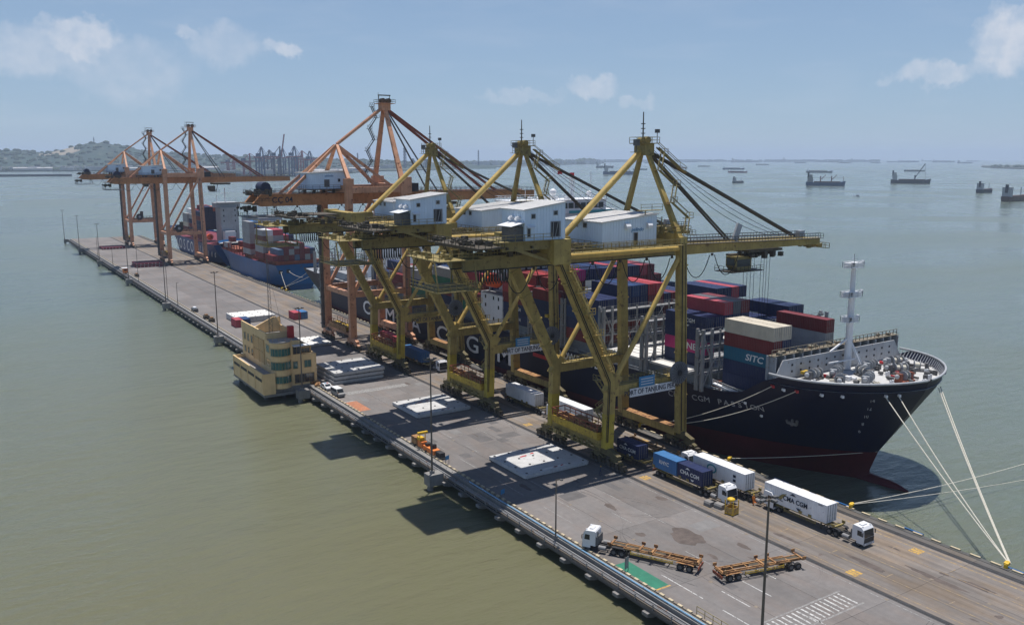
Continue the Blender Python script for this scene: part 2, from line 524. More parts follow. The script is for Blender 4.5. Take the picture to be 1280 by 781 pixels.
# ------------------------------------------------------------------ water
def water_material():
    m = bpy.data.materials.new('sea_water')
    m.use_nodes = True
    t = m.node_tree
    b = t.nodes['Principled BSDF']
    n_, l_ = t.nodes.new, t.links.new
    geo = n_('ShaderNodeNewGeometry')
    # silt: slow drifts of browner water along the landward side of the pier, greener water outside
    sx = n_('ShaderNodeSeparateXYZ')
    l_(geo.outputs['Position'], sx.inputs[0])
    big = n_('ShaderNodeTexNoise'); big.inputs['Scale'].default_value = 0.006; big.inputs['Detail'].default_value = 5; big.inputs['Distortion'].default_value = 0.8
    l_(geo.outputs['Position'], big.inputs['Vector'])
    def mth(op, a, b_=None):
        n = n_('ShaderNodeMath'); n.operation = op
        for i, v in enumerate((a, b_)):
            if v is None: continue
            if isinstance(v, (int, float)): n.inputs[i].default_value = v
            else: l_(v, n.inputs[i])
        return n.outputs[0]
    # distance from the silty inshore corner
    d = n_('ShaderNodeVectorMath'); d.operation = 'DISTANCE'
    l_(geo.outputs['Position'], d.inputs[0]); d.inputs[1].default_value = (-30, 60, WATER)
    near = n_('ShaderNodeMapRange'); near.inputs['From Min'].default_value = 60; near.inputs['From Max'].default_value = 330
    near.inputs['To Min'].default_value = 1.0; near.inputs['To Max'].default_value = 0.0
    l_(d.outputs['Value'], near.inputs['Value'])
    east = n_('ShaderNodeMapRange'); east.inputs['From Min'].default_value = 30; east.inputs['From Max'].default_value = 80
    east.inputs['To Min'].default_value = 1.0; east.inputs['To Max'].default_value = 0.35
    l_(sx.outputs['X'], east.inputs['Value'])
    silt = mth('ADD', mth('MULTIPLY', near.outputs[0], east.outputs[0]), mth('MULTIPLY', mth('SUBTRACT', big.outputs['Fac'], 0.5), 0.9))
    mix = n_('ShaderNodeMix'); mix.data_type = 'RGBA'; mix.clamp_factor = True
    l_(silt, mix.inputs['Factor'])
    mix.inputs['A'].default_value = (0.124, 0.154, 0.125, 1)
    mix.inputs['B'].default_value = (0.145, 0.142, 0.082, 1)
    l_(mix.outputs['Result'], b.inputs['Base Color'])
    rg = n_('ShaderNodeMapRange'); rg.inputs['From Min'].default_value = .35; rg.inputs['From Max'].default_value = .65; rg.inputs['To Min'].default_value = .10; rg.inputs['To Max'].default_value = .27
    l_(big.outputs['Fac'], rg.inputs['Value']); l_(rg.outputs[0], b.inputs['Roughness'])
    b.inputs['Subsurface Weight'].default_value = 1.0
    b.inputs['Subsurface Radius'].default_value = (1.0, 1.2, 0.8)
    b.inputs['Subsurface Scale'].default_value = 1.6
    b.inputs['IOR'].default_value = 1.333
    b.inputs['Specular IOR Level'].default_value = 0.5
    # ripples: long swell plus chop, squeezed across the wind
    mp = n_('ShaderNodeMapping'); mp.inputs['Rotation'].default_value = (0, 0, radians(-28)); mp.inputs['Scale'].default_value = (0.35, 1.0, 1.0)
    l_(geo.outputs['Position'], mp.inputs['Vector'])
    w1 = n_('ShaderNodeTexNoise'); w1.inputs['Scale'].default_value = 0.42; w1.inputs['Detail'].default_value = 5; w1.inputs['Roughness'].default_value = 0.6
    w2 = n_('ShaderNodeTexNoise'); w2.inputs['Scale'].default_value = 0.05; w2.inputs['Detail'].default_value = 3
    l_(mp.outputs[0], w1.inputs['Vector']); l_(mp.outputs[0], w2.inputs['Vector'])
    h = mth('ADD', mth('MULTIPLY', w1.outputs['Fac'], 0.55), mth('MULTIPLY', w2.outputs['Fac'], 1.6))
    bp = n_('ShaderNodeBump'); bp.inputs['Strength'].default_value = 1.0; bp.inputs['Distance'].default_value = 0.8
    l_(h, bp.inputs['Height']); l_(bp.outputs[0], b.inputs['Normal'])
    return m


MATS['water'] = water_material()
me = MB()
R_W = 22000
ring = [(-74.7 + R_W * cos(2 * pi * i / 96), R_W * sin(2 * pi * i / 96), WATER) for i in range(96)]
me.add(ring, [tuple(range(96))])
tag(me.obj('water', 'water'), kind='structure')

# ------------------------------------------------------------------ quay: a piled deck 692 m long
def deck_material(name, base, lanes):
    m = bpy.data.materials.new(name)
    m.use_nodes = True
    t = m.node_tree
    b = t.nodes['Principled BSDF']
    b.inputs['Roughness'].default_value = 0.85
    n_, l_ = t.nodes.new, t.links.new
    geo = n_('ShaderNodeNewGeometry'); oi = n_('ShaderNodeObjectInfo')
    def noise(scale, det, stretch=(1, 1, 1), rough=.6):
        mp = n_('ShaderNodeMapping'); mp.inputs['Scale'].default_value = stretch
        l_(geo.outputs['Position'], mp.inputs['Vector'])
        n = n_('ShaderNodeTexNoise'); n.inputs['Scale'].default_value = scale; n.inputs['Detail'].default_value = det; n.inputs['Roughness'].default_value = rough
        l_(mp.outputs[0], n.inputs['Vector'])
        return n.outputs['Fac']
    def rng(v, a, b_, c, d):
        n = n_('ShaderNodeMapRange')
        for k, x in zip(('From Min', 'From Max', 'To Min', 'To Max'), (a, b_, c, d)): n.inputs[k].default_value = x
        l_(v, n.inputs['Value']); return n.outputs[0]
    def mul(a, b_):
        n = n_('ShaderNodeMath'); n.operation = 'MULTIPLY'; l_(a, n.inputs[0]); l_(b_, n.inputs[1]); return n.outputs[0]
    f = rng(noise(0.09, 5), .32, .68, .84, 1.14)
    f = mul(f, rng(noise(1.1, 6, rough=.7), .3, .7, .90, 1.10))
    f = mul(f, rng(oi.outputs['Random'], 0, 1, .84, 1.08))
    # tyre tracks and scrapes run along the quay
    f = mul(f, rng(noise(1.0, 4, (1.1, .02, 1)), .38, .62, .80 if lanes else .95, 1.14 if lanes else 1.03))
    f = mul(f, rng(noise(.55, 6, (1, .35, 1), .75), .62, .74, 1.0, .62))          # oil and rubber patches
    cm = n_('ShaderNodeMix'); cm.data_type = 'RGBA'
    l_(rng(noise(.3, 5, (1, .3, 1)), .45, .62, 0, 1), cm.inputs['Factor'])
    cm.inputs['A'].default_value = (*base, 1)
    cm.inputs['B'].default_value = (base[0] * 1.13, base[1] * 1.0, base[2] * .84, 1) if lanes else (base[0] * 1.05, base[1] * .99, base[2] * .95, 1)
    vm = n_('ShaderNodeVectorMath'); vm.operation = 'SCALE'
    l_(cm.outputs['Result'], vm.inputs[0]); l_(f, vm.inputs['Scale'])
    l_(vm.outputs[0], b.inputs['Base Color'])
    bp = n_('ShaderNodeBump'); bp.inputs['Strength'].default_value = .25; bp.inputs['Distance'].default_value = .02
    l_(noise(3, 6), bp.inputs['Height']); l_(bp.outputs[0], b.inputs['Normal'])
    MATS[name] = m


deck_material('deck_concrete', (0.178, 0.166, 0.158), False)
deck_material('deck_lane', (0.182, 0.161, 0.143), True)
deck_material('deck_dark', (0.105, 0.10, 0.095), True)
XE = 45.6
Q0, Q1 = -190.0, 692.0
mb = MB()
mb.box(-0.6, XE, Q0, Q1, -0.9, -0.06)
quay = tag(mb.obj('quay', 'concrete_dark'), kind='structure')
STRIPS = [(0.02, 8.4, 0), (8.44, 16.7, 0), (16.74, 24.75, 0), (25.65, 34.4, 1), (34.44, 43.3, 1), (44.3, XE, 2)]
y = Q0
k_ = 0
meshes = {}
while y < Q1 - 1:
    ln = 18.0
    for (a, b, lane) in STRIPS:
        if (a, lane) not in meshes:
            p = MB().box(0, b - a, 0.015, ln - 0.02, -0.06, 0)
            o = p.obj('deck_panel', ('deck_concrete', 'deck_lane', 'deck_dark')[lane], quay, (a, y, 0))
            meshes[(a, lane)] = o.data
        else:
            inst(meshes[(a, lane)], 'deck_panel', quay, (a, y, 0))
    y += ln
# crane rails in their slots
for x in (25.2, 43.8):
    p = MB()
    p.box(x - .44, x + .44, Q0, Q1, -0.05, -0.03)
    p.obj('rail_slot', 'dark', quay)
    p = MB().box(x - .05, x + .05, Q0, Q1, -0.03, 0.03).box(x - .30, x - .22, Q0, Q1, -0.03, .012).box(x + .22, x + .30, Q0, Q1, -0.03, .012)
    p.obj('crane_rail', 'steel', quay)
# the cope on the ship side: a low kerb of short blocks, dark rubbing strake below
p = MB()
p.box(XE - .05, XE + .75, Q0, Q1, -1.0, 0.05)
p.box(XE + .75, XE + 1.0, Q0, Q1, -1.9, -0.15)
p.obj('cope_beam', 'concrete_dark', quay)
kb = MB().box(0, .35, 0, 1.5, .05, .28).obj('kerb_block', 'kerb_cream', quay, (XE + .3, Q0, 0))
p2 = MB()
for i in range(int((Q1 + 190) / 3.0)):
    yy = Q0 + i * 3.0
    if 40 < yy < 160:
        inst(kb, 'kerb_block', quay, (XE + .3, yy, 0))
    elif i:
        p2.box(XE + .3, XE + .65, yy, yy + 1.5, .05, .28)
tag(p2.obj('cope_block', 'kerb_cream', quay), kind='stuff')
# landward edge: beam, pipe gallery on corbels, painted kerb blocks
p = MB().box(-1.0, -0.05, Q0, Q1, -1.35, 0.02)
p.obj('edge_beam', 'concrete', quay)
p = MB().box(-2.35, -1.05, Q0, Q1, -1.30, -1.12)
p.box(-2.42, -2.30, Q0, Q1, -1.35, -0.95)
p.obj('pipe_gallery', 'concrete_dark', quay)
for nm, x, z, r, mt, y0 in (('blue_pipe', -.72, .24, .11, 'pipe_blue', Q0), ('steam_pipe', -1.35, -.55, .13, 'pipe_grey', Q0), ('drain_pipe', -1.75, -.72, .16, 'pipe_grey', Q0),
                           ('fuel_pipe', -2.08, -.8, .11, 'lamp_steel', Q0)):
    MB().tube((x, y0, z), (x, 128 if nm == 'blue_pipe' else Q1, z), r, 8).obj(nm, mt, quay)
p = MB()
for i in range(150):
    yy = Q0 + 3 + i * 2.2
    p.box(-.82, -.62, yy, yy + .16, 0, .14)
for i in range(250):
    yy = Q0 + 2 + i * 3.5
    p.box(-2.25, -1.05, yy, yy + .15, -1.12, -.95)
    p.box(-2.30, -2.18, yy, yy + .12, -1.1, -.1)
tag(p.obj('pipe_bracket', 'pipe_grey', quay), kind='stuff')
p = MB()
p.box(-2.29, -2.2, Q0, Q1, -.16, -.08)
p.obj('gallery_handrail', 'pipe_grey', quay)
co = MB().prism([(-2.9, -1.42), (-2.9, -1.9), (-1.9, -2.2), (-.6, -2.2), (-.6, -1.42)], 'y', -.55, .55).obj('corbel', 'concrete', quay, (0, 24, 0))
for i in range(-26, 110):
    if i:
        inst(co, 'corbel', quay, (0, 24 + i * 6.1, 0))
kc = MB().box(-.02, .36, 0, .8, 0.006, .26).obj('kerb_block', 'kerb_cream', quay, (0, 40, 0))
kd = MB().box(0, .34, 0, .6, 0.006, .22).obj('kerb_block', 'kerb_black', quay, (0, 40.9, 0))
p2, p3 = MB(), MB()
for i in range(int((Q1 - Q0) / 1.7)):
    yy = Q0 + i * 1.7
    if 206 < yy < 238:
        continue
    if 52 < yy < 150:
        inst(kc, 'kerb_block', quay, (0, yy, 0))
        inst(kd, 'kerb_block', quay, (0, yy + .9, 0))
    else:
        p2.box(0, .36, yy, yy + .8, .006, .26)
        p3.box(0, .34, yy + .9, yy + 1.5, .006, .22)
tag(p2.obj('pale_kerb', 'kerb_cream', quay), kind='stuff')
tag(p3.obj('dark_kerb', 'kerb_black', quay), kind='stuff')
# piles and pile caps under the deck
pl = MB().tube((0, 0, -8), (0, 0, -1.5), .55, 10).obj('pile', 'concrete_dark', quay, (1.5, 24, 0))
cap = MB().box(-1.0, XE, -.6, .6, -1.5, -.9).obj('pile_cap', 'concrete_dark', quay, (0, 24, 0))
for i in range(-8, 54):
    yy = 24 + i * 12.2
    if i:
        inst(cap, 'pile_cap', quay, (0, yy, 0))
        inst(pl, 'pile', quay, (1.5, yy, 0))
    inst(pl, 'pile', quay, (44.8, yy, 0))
p = MB()
for i in range(-17, 109):
    for xx in (9, 17, 26, 36):
        p.tube((xx, 24 + i * 6.1, -8), (xx, 24 + i * 6.1, -.9), .5, 6)
tag(p.obj('inner_pile', 'concrete_dark', quay), kind='stuff')
# end wall detail and the concrete platforms that carry the tall lamps
LAMPS = [(-4.0, 58.8, 21.2), (-4.2, 135.6, 21.4), (-4.0, 205.0, 20.6), (-4.0, 284, 20.8), (-4, 362, 20.6), (-4, 444, 20.6), (-4, 534, 20.6), (-4.6, 613, 20.8), (-4.8, 690, 20.4)]
pb = MB().box(-2.1, .8, -1.1, 1.1, -2.0, .12).obj('lamp_platform', 'concrete', quay, (-3.2, LAMPS[0][1], 0))
for x, yy, h in LAMPS[1:]:
    inst(pb, 'lamp_platform', quay, (-3.2, yy, 0))
for x, yy, h in LAMPS:
    MB().tube((-4.6, yy, -8), (-4.6, yy, -2), .6, 8).obj('pile', 'concrete', quay)

# ---- paint on the deck, each mark a thin sheet of its own
def mark(poly, m, name='deck_marking', z=0.006):
    return MB().add([(x, y, z) for x, y in poly], [tuple(range(len(poly)))]).obj(name, m, quay)


def rect(x0, x1, y0, y1, m, name='deck_marking', z=0.006):
    return mark([(x0, y0), (x1, y0), (x1, y1), (x0, y1)], m, name, z)


for i in range(16):
    x = 6.2 + i * .92
    rect(x, x + .3, 63.7, 66.7, 'mark_white', 'crosswalk_stripe')
rect(5.8, 21.0, 63.2, 63.5, 'mark_worn', 'crosswalk_edge')
rect(5.8, 21.0, 66.9, 67.2, 'mark_worn', 'crosswalk_edge')
rect(3.9, 20.2, 194.6, 197.2, 'mark_worn', 'stop_bar')
rect(.7, 3.4, 180.0, 188.6, 'mark_orange', 'orange_bay')
rect(.6, 3.0, 80.8, 89.2, 'mark_green', 'green_bay')
rect(.5, 3.1, 80.4, 80.68, 'mark_yellow', 'bay_edge')
rect(.5, 3.1, 188.8, 189.1, 'mark_white', 'bay_edge')
for (x, ys) in ((4.1, (52, 64, 75.5, 92, 104, 118, 132, 146)), (8.9, (118, 129, 141, 152)), (12.1, (60, 71, 82, 99)), (7.65, (59.5, 70.6, 108)), (16.5, (52, 74, 96, 107, 150))):
    for yy in ys:
        rect(x, x + .17, yy, yy + (5.0 if x != 4.1 else 8.0), 'mark_white' if yy < 80 else 'mark_worn', 'lane_dash')
for x, wd, mt in ((41.4, .35, 'mark_line'), (42.6, .2, 'mark_line'), (26.6, .16, 'mark_line'), (33.2, .14, 'mark_line'), (37.5, .14, 'mark_line'), (23.9, .14, 'mark_worn'), (29.6, .13, 'mark_line')):
    rect(x, x + wd, Q0, Q1 - 1, mt, 'lane_line', .0085)
for x, yy in ((39.9, 67.7), (26.2, 68.4), (29.3, 94.4), (40.0, 128), (26.4, 112), (26.4, 150)):
    for j in range(3):
        rect(x + j * .62, x + j * .62 + .5, yy, yy + 1.7, 'mark_yellow', 'yellow_marking', .0112)
for yy in range(44, 140, 9):
    rect(38.6, 39.9, yy, yy + .16, 'mark_line', 'bay_tick', .0099)
    rect(30.0, 31.3, yy + 4, yy + 4.16, 'mark_line', 'bay_tick', .0099)
random.seed(21)
def blot(cx, cy, rx, ry, m, name, z):
    n = 26
    ph = [random.uniform(0, 6.28) for _ in range(4)]
    poly = []
    for i in range(n):
        a = 2 * pi * i / n
        k = 1 + .16 * sin(2 * a + ph[0]) + .12 * sin(3 * a + ph[1]) + .08 * sin(7 * a + ph[2]) + random.uniform(-.06, .06)
        poly.append((cx + rx * k * cos(a), cy + ry * k * sin(a)))
    return mark(poly, m, name, z)
blot(15.9, 90.6, 2.0, 3.6, 'stain', 'oil_stain', .005)
for cx, cy, rx, ry in ((20.6, 83.5, .5, 1.5), (13.5, 106, .6, 1.6), (31, 70, .7, 3), (35, 62, .6, 4), (28.3, 82, .5, 2.2), (23, 104, .7, 1.1), (10.5, 95, .6, .9), (6.5, 121, .6, 1.6), (37.6, 58, .5, 2.5), (20, 76, .35, .8)):
    blot(cx, cy, rx, ry, 'stain', 'oil_stain', .0045)

for k in range(46):
    x = random.choice((random.uniform(27, 34), random.uniform(35, 42), random.uniform(1, 24)))
    yy = random.uniform(46, 260)
    blot(x, yy, random.uniform(.15, .5), random.uniform(.3, 2.0), 'stain', 'oil_stain', .0042 + .00002 * k)
for k in range(26):
    x, yy = random.uniform(2, 23), random.uniform(50, 240)
    wd, ln = random.choice(((3.2, 5.5), (2, 2.6), (4.2, 3.0), (1.4, 4.2)))
    rect(x, min(24.6, x + wd), yy, yy + ln, random.choice(('patch_dark', 'patch_pale', 'patch_dark')), 'repair_patch', .002 + .00004 * k)
# curved scrub marks of turning lorries
for k in range(16):
    x, yy, r_, a0 = random.uniform(4, 20), random.uniform(58, 160), random.uniform(7, 22), random.uniform(0, 6.28)
    for dr in (0, 1.9):
        mm = MB()
        n = 14
        vs = []
        for i in range(n + 1):
            a = a0 + 1.2 * i / n
            for q in (0, .32):
                vs.append((min(24.5, max(.4, x + (r_ + dr + q) * (cos(a) - cos(a0)))), yy + (r_ + dr + q) * (sin(a) - sin(a0)), .0031 + .00003 * k))
        mm.add(vs, [(2 * i, 2 * i + 1, 2 * i + 3, 2 * i + 2) for i in range(n)])
        mm.obj('tyre_mark', 'tyre_mark', quay)
for k in range(30):
    yy = 46 + k * 8.0
    for x in (8.42, 24.2, 34.42):
        rect(x - .25, x + .25, yy, yy + .5, 'kerb_black', 'drain_cover', .0136)
# ------------------------------------------------------------------ lamp posts
def lamp_post(x, y, h, label, heads=2, base=0.12):
    t = thing('lamp_post', label, 'lamp post', (x, y, base), group='lamp posts along the quay edge')
    m = MB()
    m.box(-.35, .35, -.35, .35, 0, .5)
    m.obj('base', 'concrete', t)
    MB().tube((0, 0, .5), (0, 0, h), .19, 8, .11).obj('pole', 'lamp_steel', t)
    if heads > 1:
        MB().bar((-.95, 0, h - .15), (.95, 0, h - .15), .12, .12).bar((0, -.7, h - .2), (0, .7, h - .2), .1, .1).obj('crossarm', 'lamp_steel', t)
        for dx, dy in ((-.95, 0), (.95, 0), (0, -.7), (0, .7)):
            f = MB().prism([(-.32, -.12), (.32, -.05), (.32, .12), (-.32, .16)], 'y', -.2, .2)
            o = f.obj('floodlight', 'steel', t, (dx, dy, h - .02))
            o.rotation_euler = (0, 0, atan2(dy, dx))
    return t


NEARBY = ['beside the crosswalk', 'beside the orange generator', 'in front of the tan building', 'next after the tan building', 'third after the tan building', 'before the far orange cranes',
          'opposite the nearer far orange crane', 'opposite the farthest orange crane', 'at the far pier corner']
for (x, yy, h), nb in zip(LAMPS, NEARBY):
    lamp_post(x, yy, h, 'tall lamp post with four floodlights on the pier edge ' + nb)
for x, yy, h, nb in ((-1.2, 101.1, 9.3, 'near the white tractor with empty trailers'), (-1.2, 354, 8.9, 'midway along the bare quay'), (-1.2, 372, 15, 'paired with the short pole on bare quay'),
                     (-1.2, 435, 15.5, 'before the white guard booth'), (-1.2, 507, 8.8, 'beside the nearer dark red hatch covers'), (-1.2, 561, 11, 'beside the far dark red hatch covers')):
    t = thing('lamp_post', 'plain thin grey pole on the kerb ' + nb, 'pole', (x, yy, .02), group='thin poles on the landward kerb')
    MB().box(-.22, .22, -.22, .22, 0, .35).obj('base', 'concrete', t)
    MB().tube((0, 0, .35), (0, 0, h), .13, 8, .08).obj('pole', 'lamp_steel', t)
    MB().bar((0, 0, h - .05), (.35, -.5, h + .12), .1, .1).obj('arm', 'lamp_steel', t)
    MB().cbox((.45, -.65, h + .1), (.35, .5, .16)).obj('lamp_head', 'steel', t)

# ------------------------------------------------------------------ yellow ship-to-shore cranes
def festoon(parent, x0, x1, y, z, drop, n, r=.09):
    for i in range(n):
        a, b = x0 + (x1 - x0) * i / n, x0 + (x1 - x0) * (i + 1) / n
        pts = []
        for k in range(11):
            u = k / 10
            pts.append((a + (b - a) * (.08 + .84 * u), y, z - drop * (1 - abs(2 * u - 1) ** 2.2)))
        MB(CO).path(pts, r).obj('festoon_cable', 'cable', parent)
    m = MB(CO)
    for i in range(n + 1):
        a = x0 + (x1 - x0) * i / n
        m.cbox((a, y, z + .15), (.5, .25, .5))
    m.obj('festoon_trolley', 'machinery', parent)


def bogie_set(t, x, yc, paint):
    eq = MB(CO).prism([(yc - 3.5, 2.35), (yc + 3.5, 2.35), (yc + 3.5, 2.9), (yc + .9, 3.7), (yc - .9, 3.7), (yc - 3.5, 2.9)], 'x', x - .5, x + .5)
    e = eq.obj('equalizer_beam', paint, t)
    for s in (-1, 1):
        MB(CO).prism([(yc + s * 2.5 - 1.9, 1.45), (yc + s * 2.5 + 1.9, 1.45), (yc + s * 2.5 + 1.9, 1.8), (yc + s * 2.5 + .5, 2.35), (yc + s * 2.5 - .5, 2.35), (yc + s * 2.5 - 1.9, 1.8)], 'x', x - .42, x + .42).obj('equalizer_beam', paint, t)
        for q in (-1.2, 1.2):
            c = yc + s * 2.5 + q
            b = MB(CO).prism([(c - .95, .55), (c + .95, .55), (c + .8, 1.25), (c - .8, 1.25)], 'x', x - .36, x + .36)
            b.box(x - .75, x - .37, c - .3, c + .35, .7, 1.25)
            b.cbox((x - .6, c + .1, 1.55), (.5, .6, .5))
            b = b.obj('bogie', 'machinery', t)
            for q2 in (-.5, .5):
                MB(CO).tube((x - .14, c + q2, .36), (x + .14, c + q2, .36), .34, 10).obj('wheel', 'steel', b)
    m = MB(CO)
    end = yc + (5.2 if yc > 0 else -5.2)
    m.box(x - .45, x + .45, min(end, end - .7 * (1 if yc > 0 else -1)), max(end, end - .7 * (1 if yc > 0 else -1)), .4, 1.5)
    m.tube((x, end, .9), (x, end + (.6 if yc > 0 else -.6), .9), .22, 8)
    m.obj('buffer', 'machinery', t)


def ladder(t, p, q, cage=True, name='ladder', m='olive'):
    p, q = Vector(p), Vector(q)
    b = MB(CO)
    s = Vector((0, .25, 0))
    for k in (-1, 1):
        b.bar(p + s * k, q + s * k, .07, .07)
    n = int((q - p).length / .6)
    for i in range(n):
        c = p.lerp(q, (i + .5) / n)
        b.bar(c - s, c + s, .05, .05)
    b.obj(name, m, t)


CO = (34.5, 0, 0)


def clutter(m, x0, x1, y0, y1, z, n, hmax=1.2, seed=1):
    r = random.Random(seed)
    for _ in range(n):
        x, y = r.uniform(x0, x1), r.uniform(y0, y1)
        if r.random() < .6:
            m.cbox((x, y, z + .3), (r.uniform(.3, 1.1), r.uniform(.3, 1.0), r.uniform(.5, hmax)), r.uniform(0, .3))
        else:
            m.tube((x, y - .4, z + .35), (x, y + .4, z + .35), r.uniform(.2, .4), 8)
    return m


def yellow_crane(label, yc):
    t = thing('gantry_crane', label, 'container crane', (CO[0], yc, 0), group='yellow container cranes on the quay')
    F = 8.7
    for s in (-1, 1):
        y = F * s
        bogie_set(t, 25.2, y, 'olive_dark')
        bogie_set(t, 43.8, y, 'olive_dark')
        # landside leg: upright to the knee, then raking landward to the girder
        m = MB(CO)
        m.m = 1
        m.bar((25.2, y, 3.6), (25.36, y, 10.2), 1.41, 1.82, up=(1, 0, 0))
        m.m = 0
        m.bar((25.36, y, 10.2), (25.6, y, 16.6), 1.4, 1.8, up=(1, 0, 0))
        m.bar((25.6, y, 15.9), (14.2, y, 39.0), 1.35, 1.75, 1.35, 2.2, up=(0, 0, 1))
        m.box(11.9, 15.5, y - 1.0, y + 1.0, 38.9, 43.2)
        m.bar((24.9, y, 14.2), (27.2, y, 17.4), 1.3, 2.0, up=(1, 0, 0))
        m.obj('leg', ['yellow', 'yellow_bright'], t)
        # waterside leg
        m = MB(CO)
        m.bar((43.8, y, 3.4), (42.3, y, 42.2), 1.35, 1.95, 1.3, 1.75, up=(1, 0, 0))
        m.obj('leg', 'yellow', t)
        # bolted splices, conduits and a caged ladder on the legs
        for u in (.2, .42, .64, .86):
            c, d = Vector((43.8, y, 3.4)).lerp(Vector((42.3, y, 42.2)), u), Vector((-1.5, 0, 38.8)).normalized() * .12
            MB(CO).bar(c - d, c + d, 1.6, 2.15, up=(1, 0, 0)).obj('splice_flange', 'yellow', t)
            c, d = Vector((25.6, y, 15.9)).lerp(Vector((14.2, y, 39.0)), u), Vector((-11.4, 0, 23.1)).normalized() * .12
            MB(CO).bar(c - d, c + d, 1.6, 2.2 + .3 * u, up=(0, 0, 1)).obj('splice_flange', 'yellow', t)
        if s < 0:
            MB(CO).path([(24.6, y - .85, 5), (24.9, y - .85, 16.5), (13.6, y - .85, 39)], .09, 5).path([(24.2, y - .85, 5), (24.5, y - .85, 16.5), (13.2, y - .85, 39)], .06, 5).obj('conduit', 'cable', t)
            MB(CO).path([(43.2, y - .85, 4), (41.9, y - .85, 41)], .09, 5).path([(44.2, y - .85, 4), (42.7, y - .85, 41)], .06, 5).obj('conduit', 'cable', t)
        ladder(t, (44.9, y, 4.5), (43.4, y, 41.5), name='ladder', m='tube')
        # brace and top tie
        MB(CO).tube((26.4, y, 16.2), (41.9, y, 38.4), .48, 10).obj('diagonal_brace', 'tube', t)
        MB(CO).tube((15.4, y, 40.1), (41.6, y, 40.1), .55, 12).obj('top_tie', 'tube', t)
        # portal beam
        m = MB(CO)
        z = 15.4 if s > 0 else 14.4
        m.box(26.2, 42.7, y - .5, y + .5, z - .95, z + .95)
        m.obj('portal_beam', 'yellow', t)
        m = MB(CO).walkway((26.5, y - 1.1 * s, z + 1.0), (42.4, y - 1.1 * s, z + 1.0), .9)
        m.obj('portal_walkway', 'olive', t)
        # A-frame leg to the apex
        m = MB(CO)
        m.bar((42.0, y * .98, 42.0), (40.1, s * .55, 58.6), .85, 1.1, .6, .8, up=(1, 0, 0))
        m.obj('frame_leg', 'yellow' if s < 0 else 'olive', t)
    # sill beams
    MB(CO).box(24.45, 25.95, -7.9, 7.9, 3.3, 5.0).obj('sill_beam', 'yellow', t)
    m = MB(CO)
    m.box(42.9, 44.7, -7.9, 7.9, 2.7, 4.2)
    m.m = 1
    m.box(42.86, 44.74, -7.9, 7.9, 4.2, 4.26)
    m.obj('sill_beam', ['yellow', 'rust_orange'], t)
    # equipment platform with a parked spreader over the landside sill
    p = MB(CO)
    p.box(23.6, 26.7, -7.7, 6.8, 5.02, 5.25)
    p.box(23.55, 23.7, -7.7, 6.8, 5.25, 6.5)
    p.box(26.6, 26.75, -7.7, 6.8, 5.25, 6.5)
    p.box(23.7, 26.6, -7.75, -7.6, 5.25, 6.5)
    pf = p.obj('equipment_platform', 'yellow_new', t)
    p = MB(CO)
    for x in (23.6, 26.7):
        for k in range(9):
            yy = -7.6 + k * 1.79
            p.bar((x, yy, 6.5), (x, yy, 7.9), .12, .12)
        p.bar((x, -7.6, 7.9), (x, 6.7, 7.9), .14, .2)
        p.bar((x, -7.6, 7.2), (x, 6.7, 7.2), .1, .1)
    for yy in (-7.6, 6.7):
        p.bar((23.6, yy, 7.9), (26.7, yy, 7.9), .14, .2)
    p.obj('guard_frame', 'red_brown', pf)
    p = MB(CO)
    p.box(24.1, 24.5, -6.6, 5.6, 6.2, 6.9)
    p.box(25.8, 26.2, -6.6, 5.6, 6.2, 6.9)
    p.box(24.0, 26.3, -6.8, -6.3, 6.1, 7.0)
    p.box(24.0, 26.3, 5.3, 5.8, 6.1, 7.0)
    p.box(24.4, 25.9, -2.0, 1.0, 6.3, 7.5)
    p.obj('spreader', 'rust_orange', pf)
    m = clutter(MB(CO), 23.3, 24.3, -7, 7, 3.3, 16, 1.0, 5)
    m.rail([(23.2, -9, 3.4), (23.2, 9, 3.4)])
    m.bar((23.6, -8, 3.3), (23.6, 8, 3.3), 1.0, .1)
    m.obj('sill_walkway', 'olive', t)
    # stair tower and lift on the landside near leg
    m = MB(CO)
    z, k = 3.6, 0
    while z < 15:
        a, b = (-7.0, -3.2) if k % 2 else (-3.2, -7.0)
        m.stairs((26.9, a, z), (26.9, b, z + 2.9))
        m.bar((26.9, b - .6, z + 2.9), (26.9, b + .6, z + 2.9), 1.2, .1)
        z += 2.9
        k += 1
    m.rail([(26.4, -7.4, 15.2), (26.4, -2.6, 15.2)])
    m.obj('stair_flight', 'olive', t)
    for k in range(5):
        a, b = Vector((23.2, -F - 1.2, 18.3)), Vector((13.4, -F - 1.2, 38.2))
        p0, p1 = a.lerp(b, k / 5), a.lerp(b, (k + 1) / 5)
        m = MB(CO)
        m.stairs(p0 + Vector((1.9, 0, 0)), p1 + Vector((1.9, 0, -.6)), 1.0)
        for i in range(7):
            c = (p0 + Vector((1.9, 0, 0))).lerp(p1 + Vector((1.9, 0, -.6)), i / 6)
            for dy in (-.5, .5):
                m.bar(c + Vector((0, dy, 0)), c + Vector((0, dy, 1.1)), .09, .09)
        q_ = p1 + Vector((1.9, 0, -.6))
        m.bar(q_ + Vector((-.6, 0, 0)), q_ + Vector((1.3, 0, 0)), 1.0, .1)
        m.rail([q_ + Vector((-.6, -.5, 0)), q_ + Vector((1.3, -.5, 0))], 1.1, .6, .09)
        m.obj('stair_flight', 'tube', t)
    # top cross beams
    MB(CO).box(12.4, 15.0, -7.6, 7.6, 40.6, 43.0).obj('cross_beam', 'yellow', t)
    MB(CO).box(40.9, 43.2, -7.9, 7.9, 40.7, 42.9).obj('cross_beam', 'yellow', t)
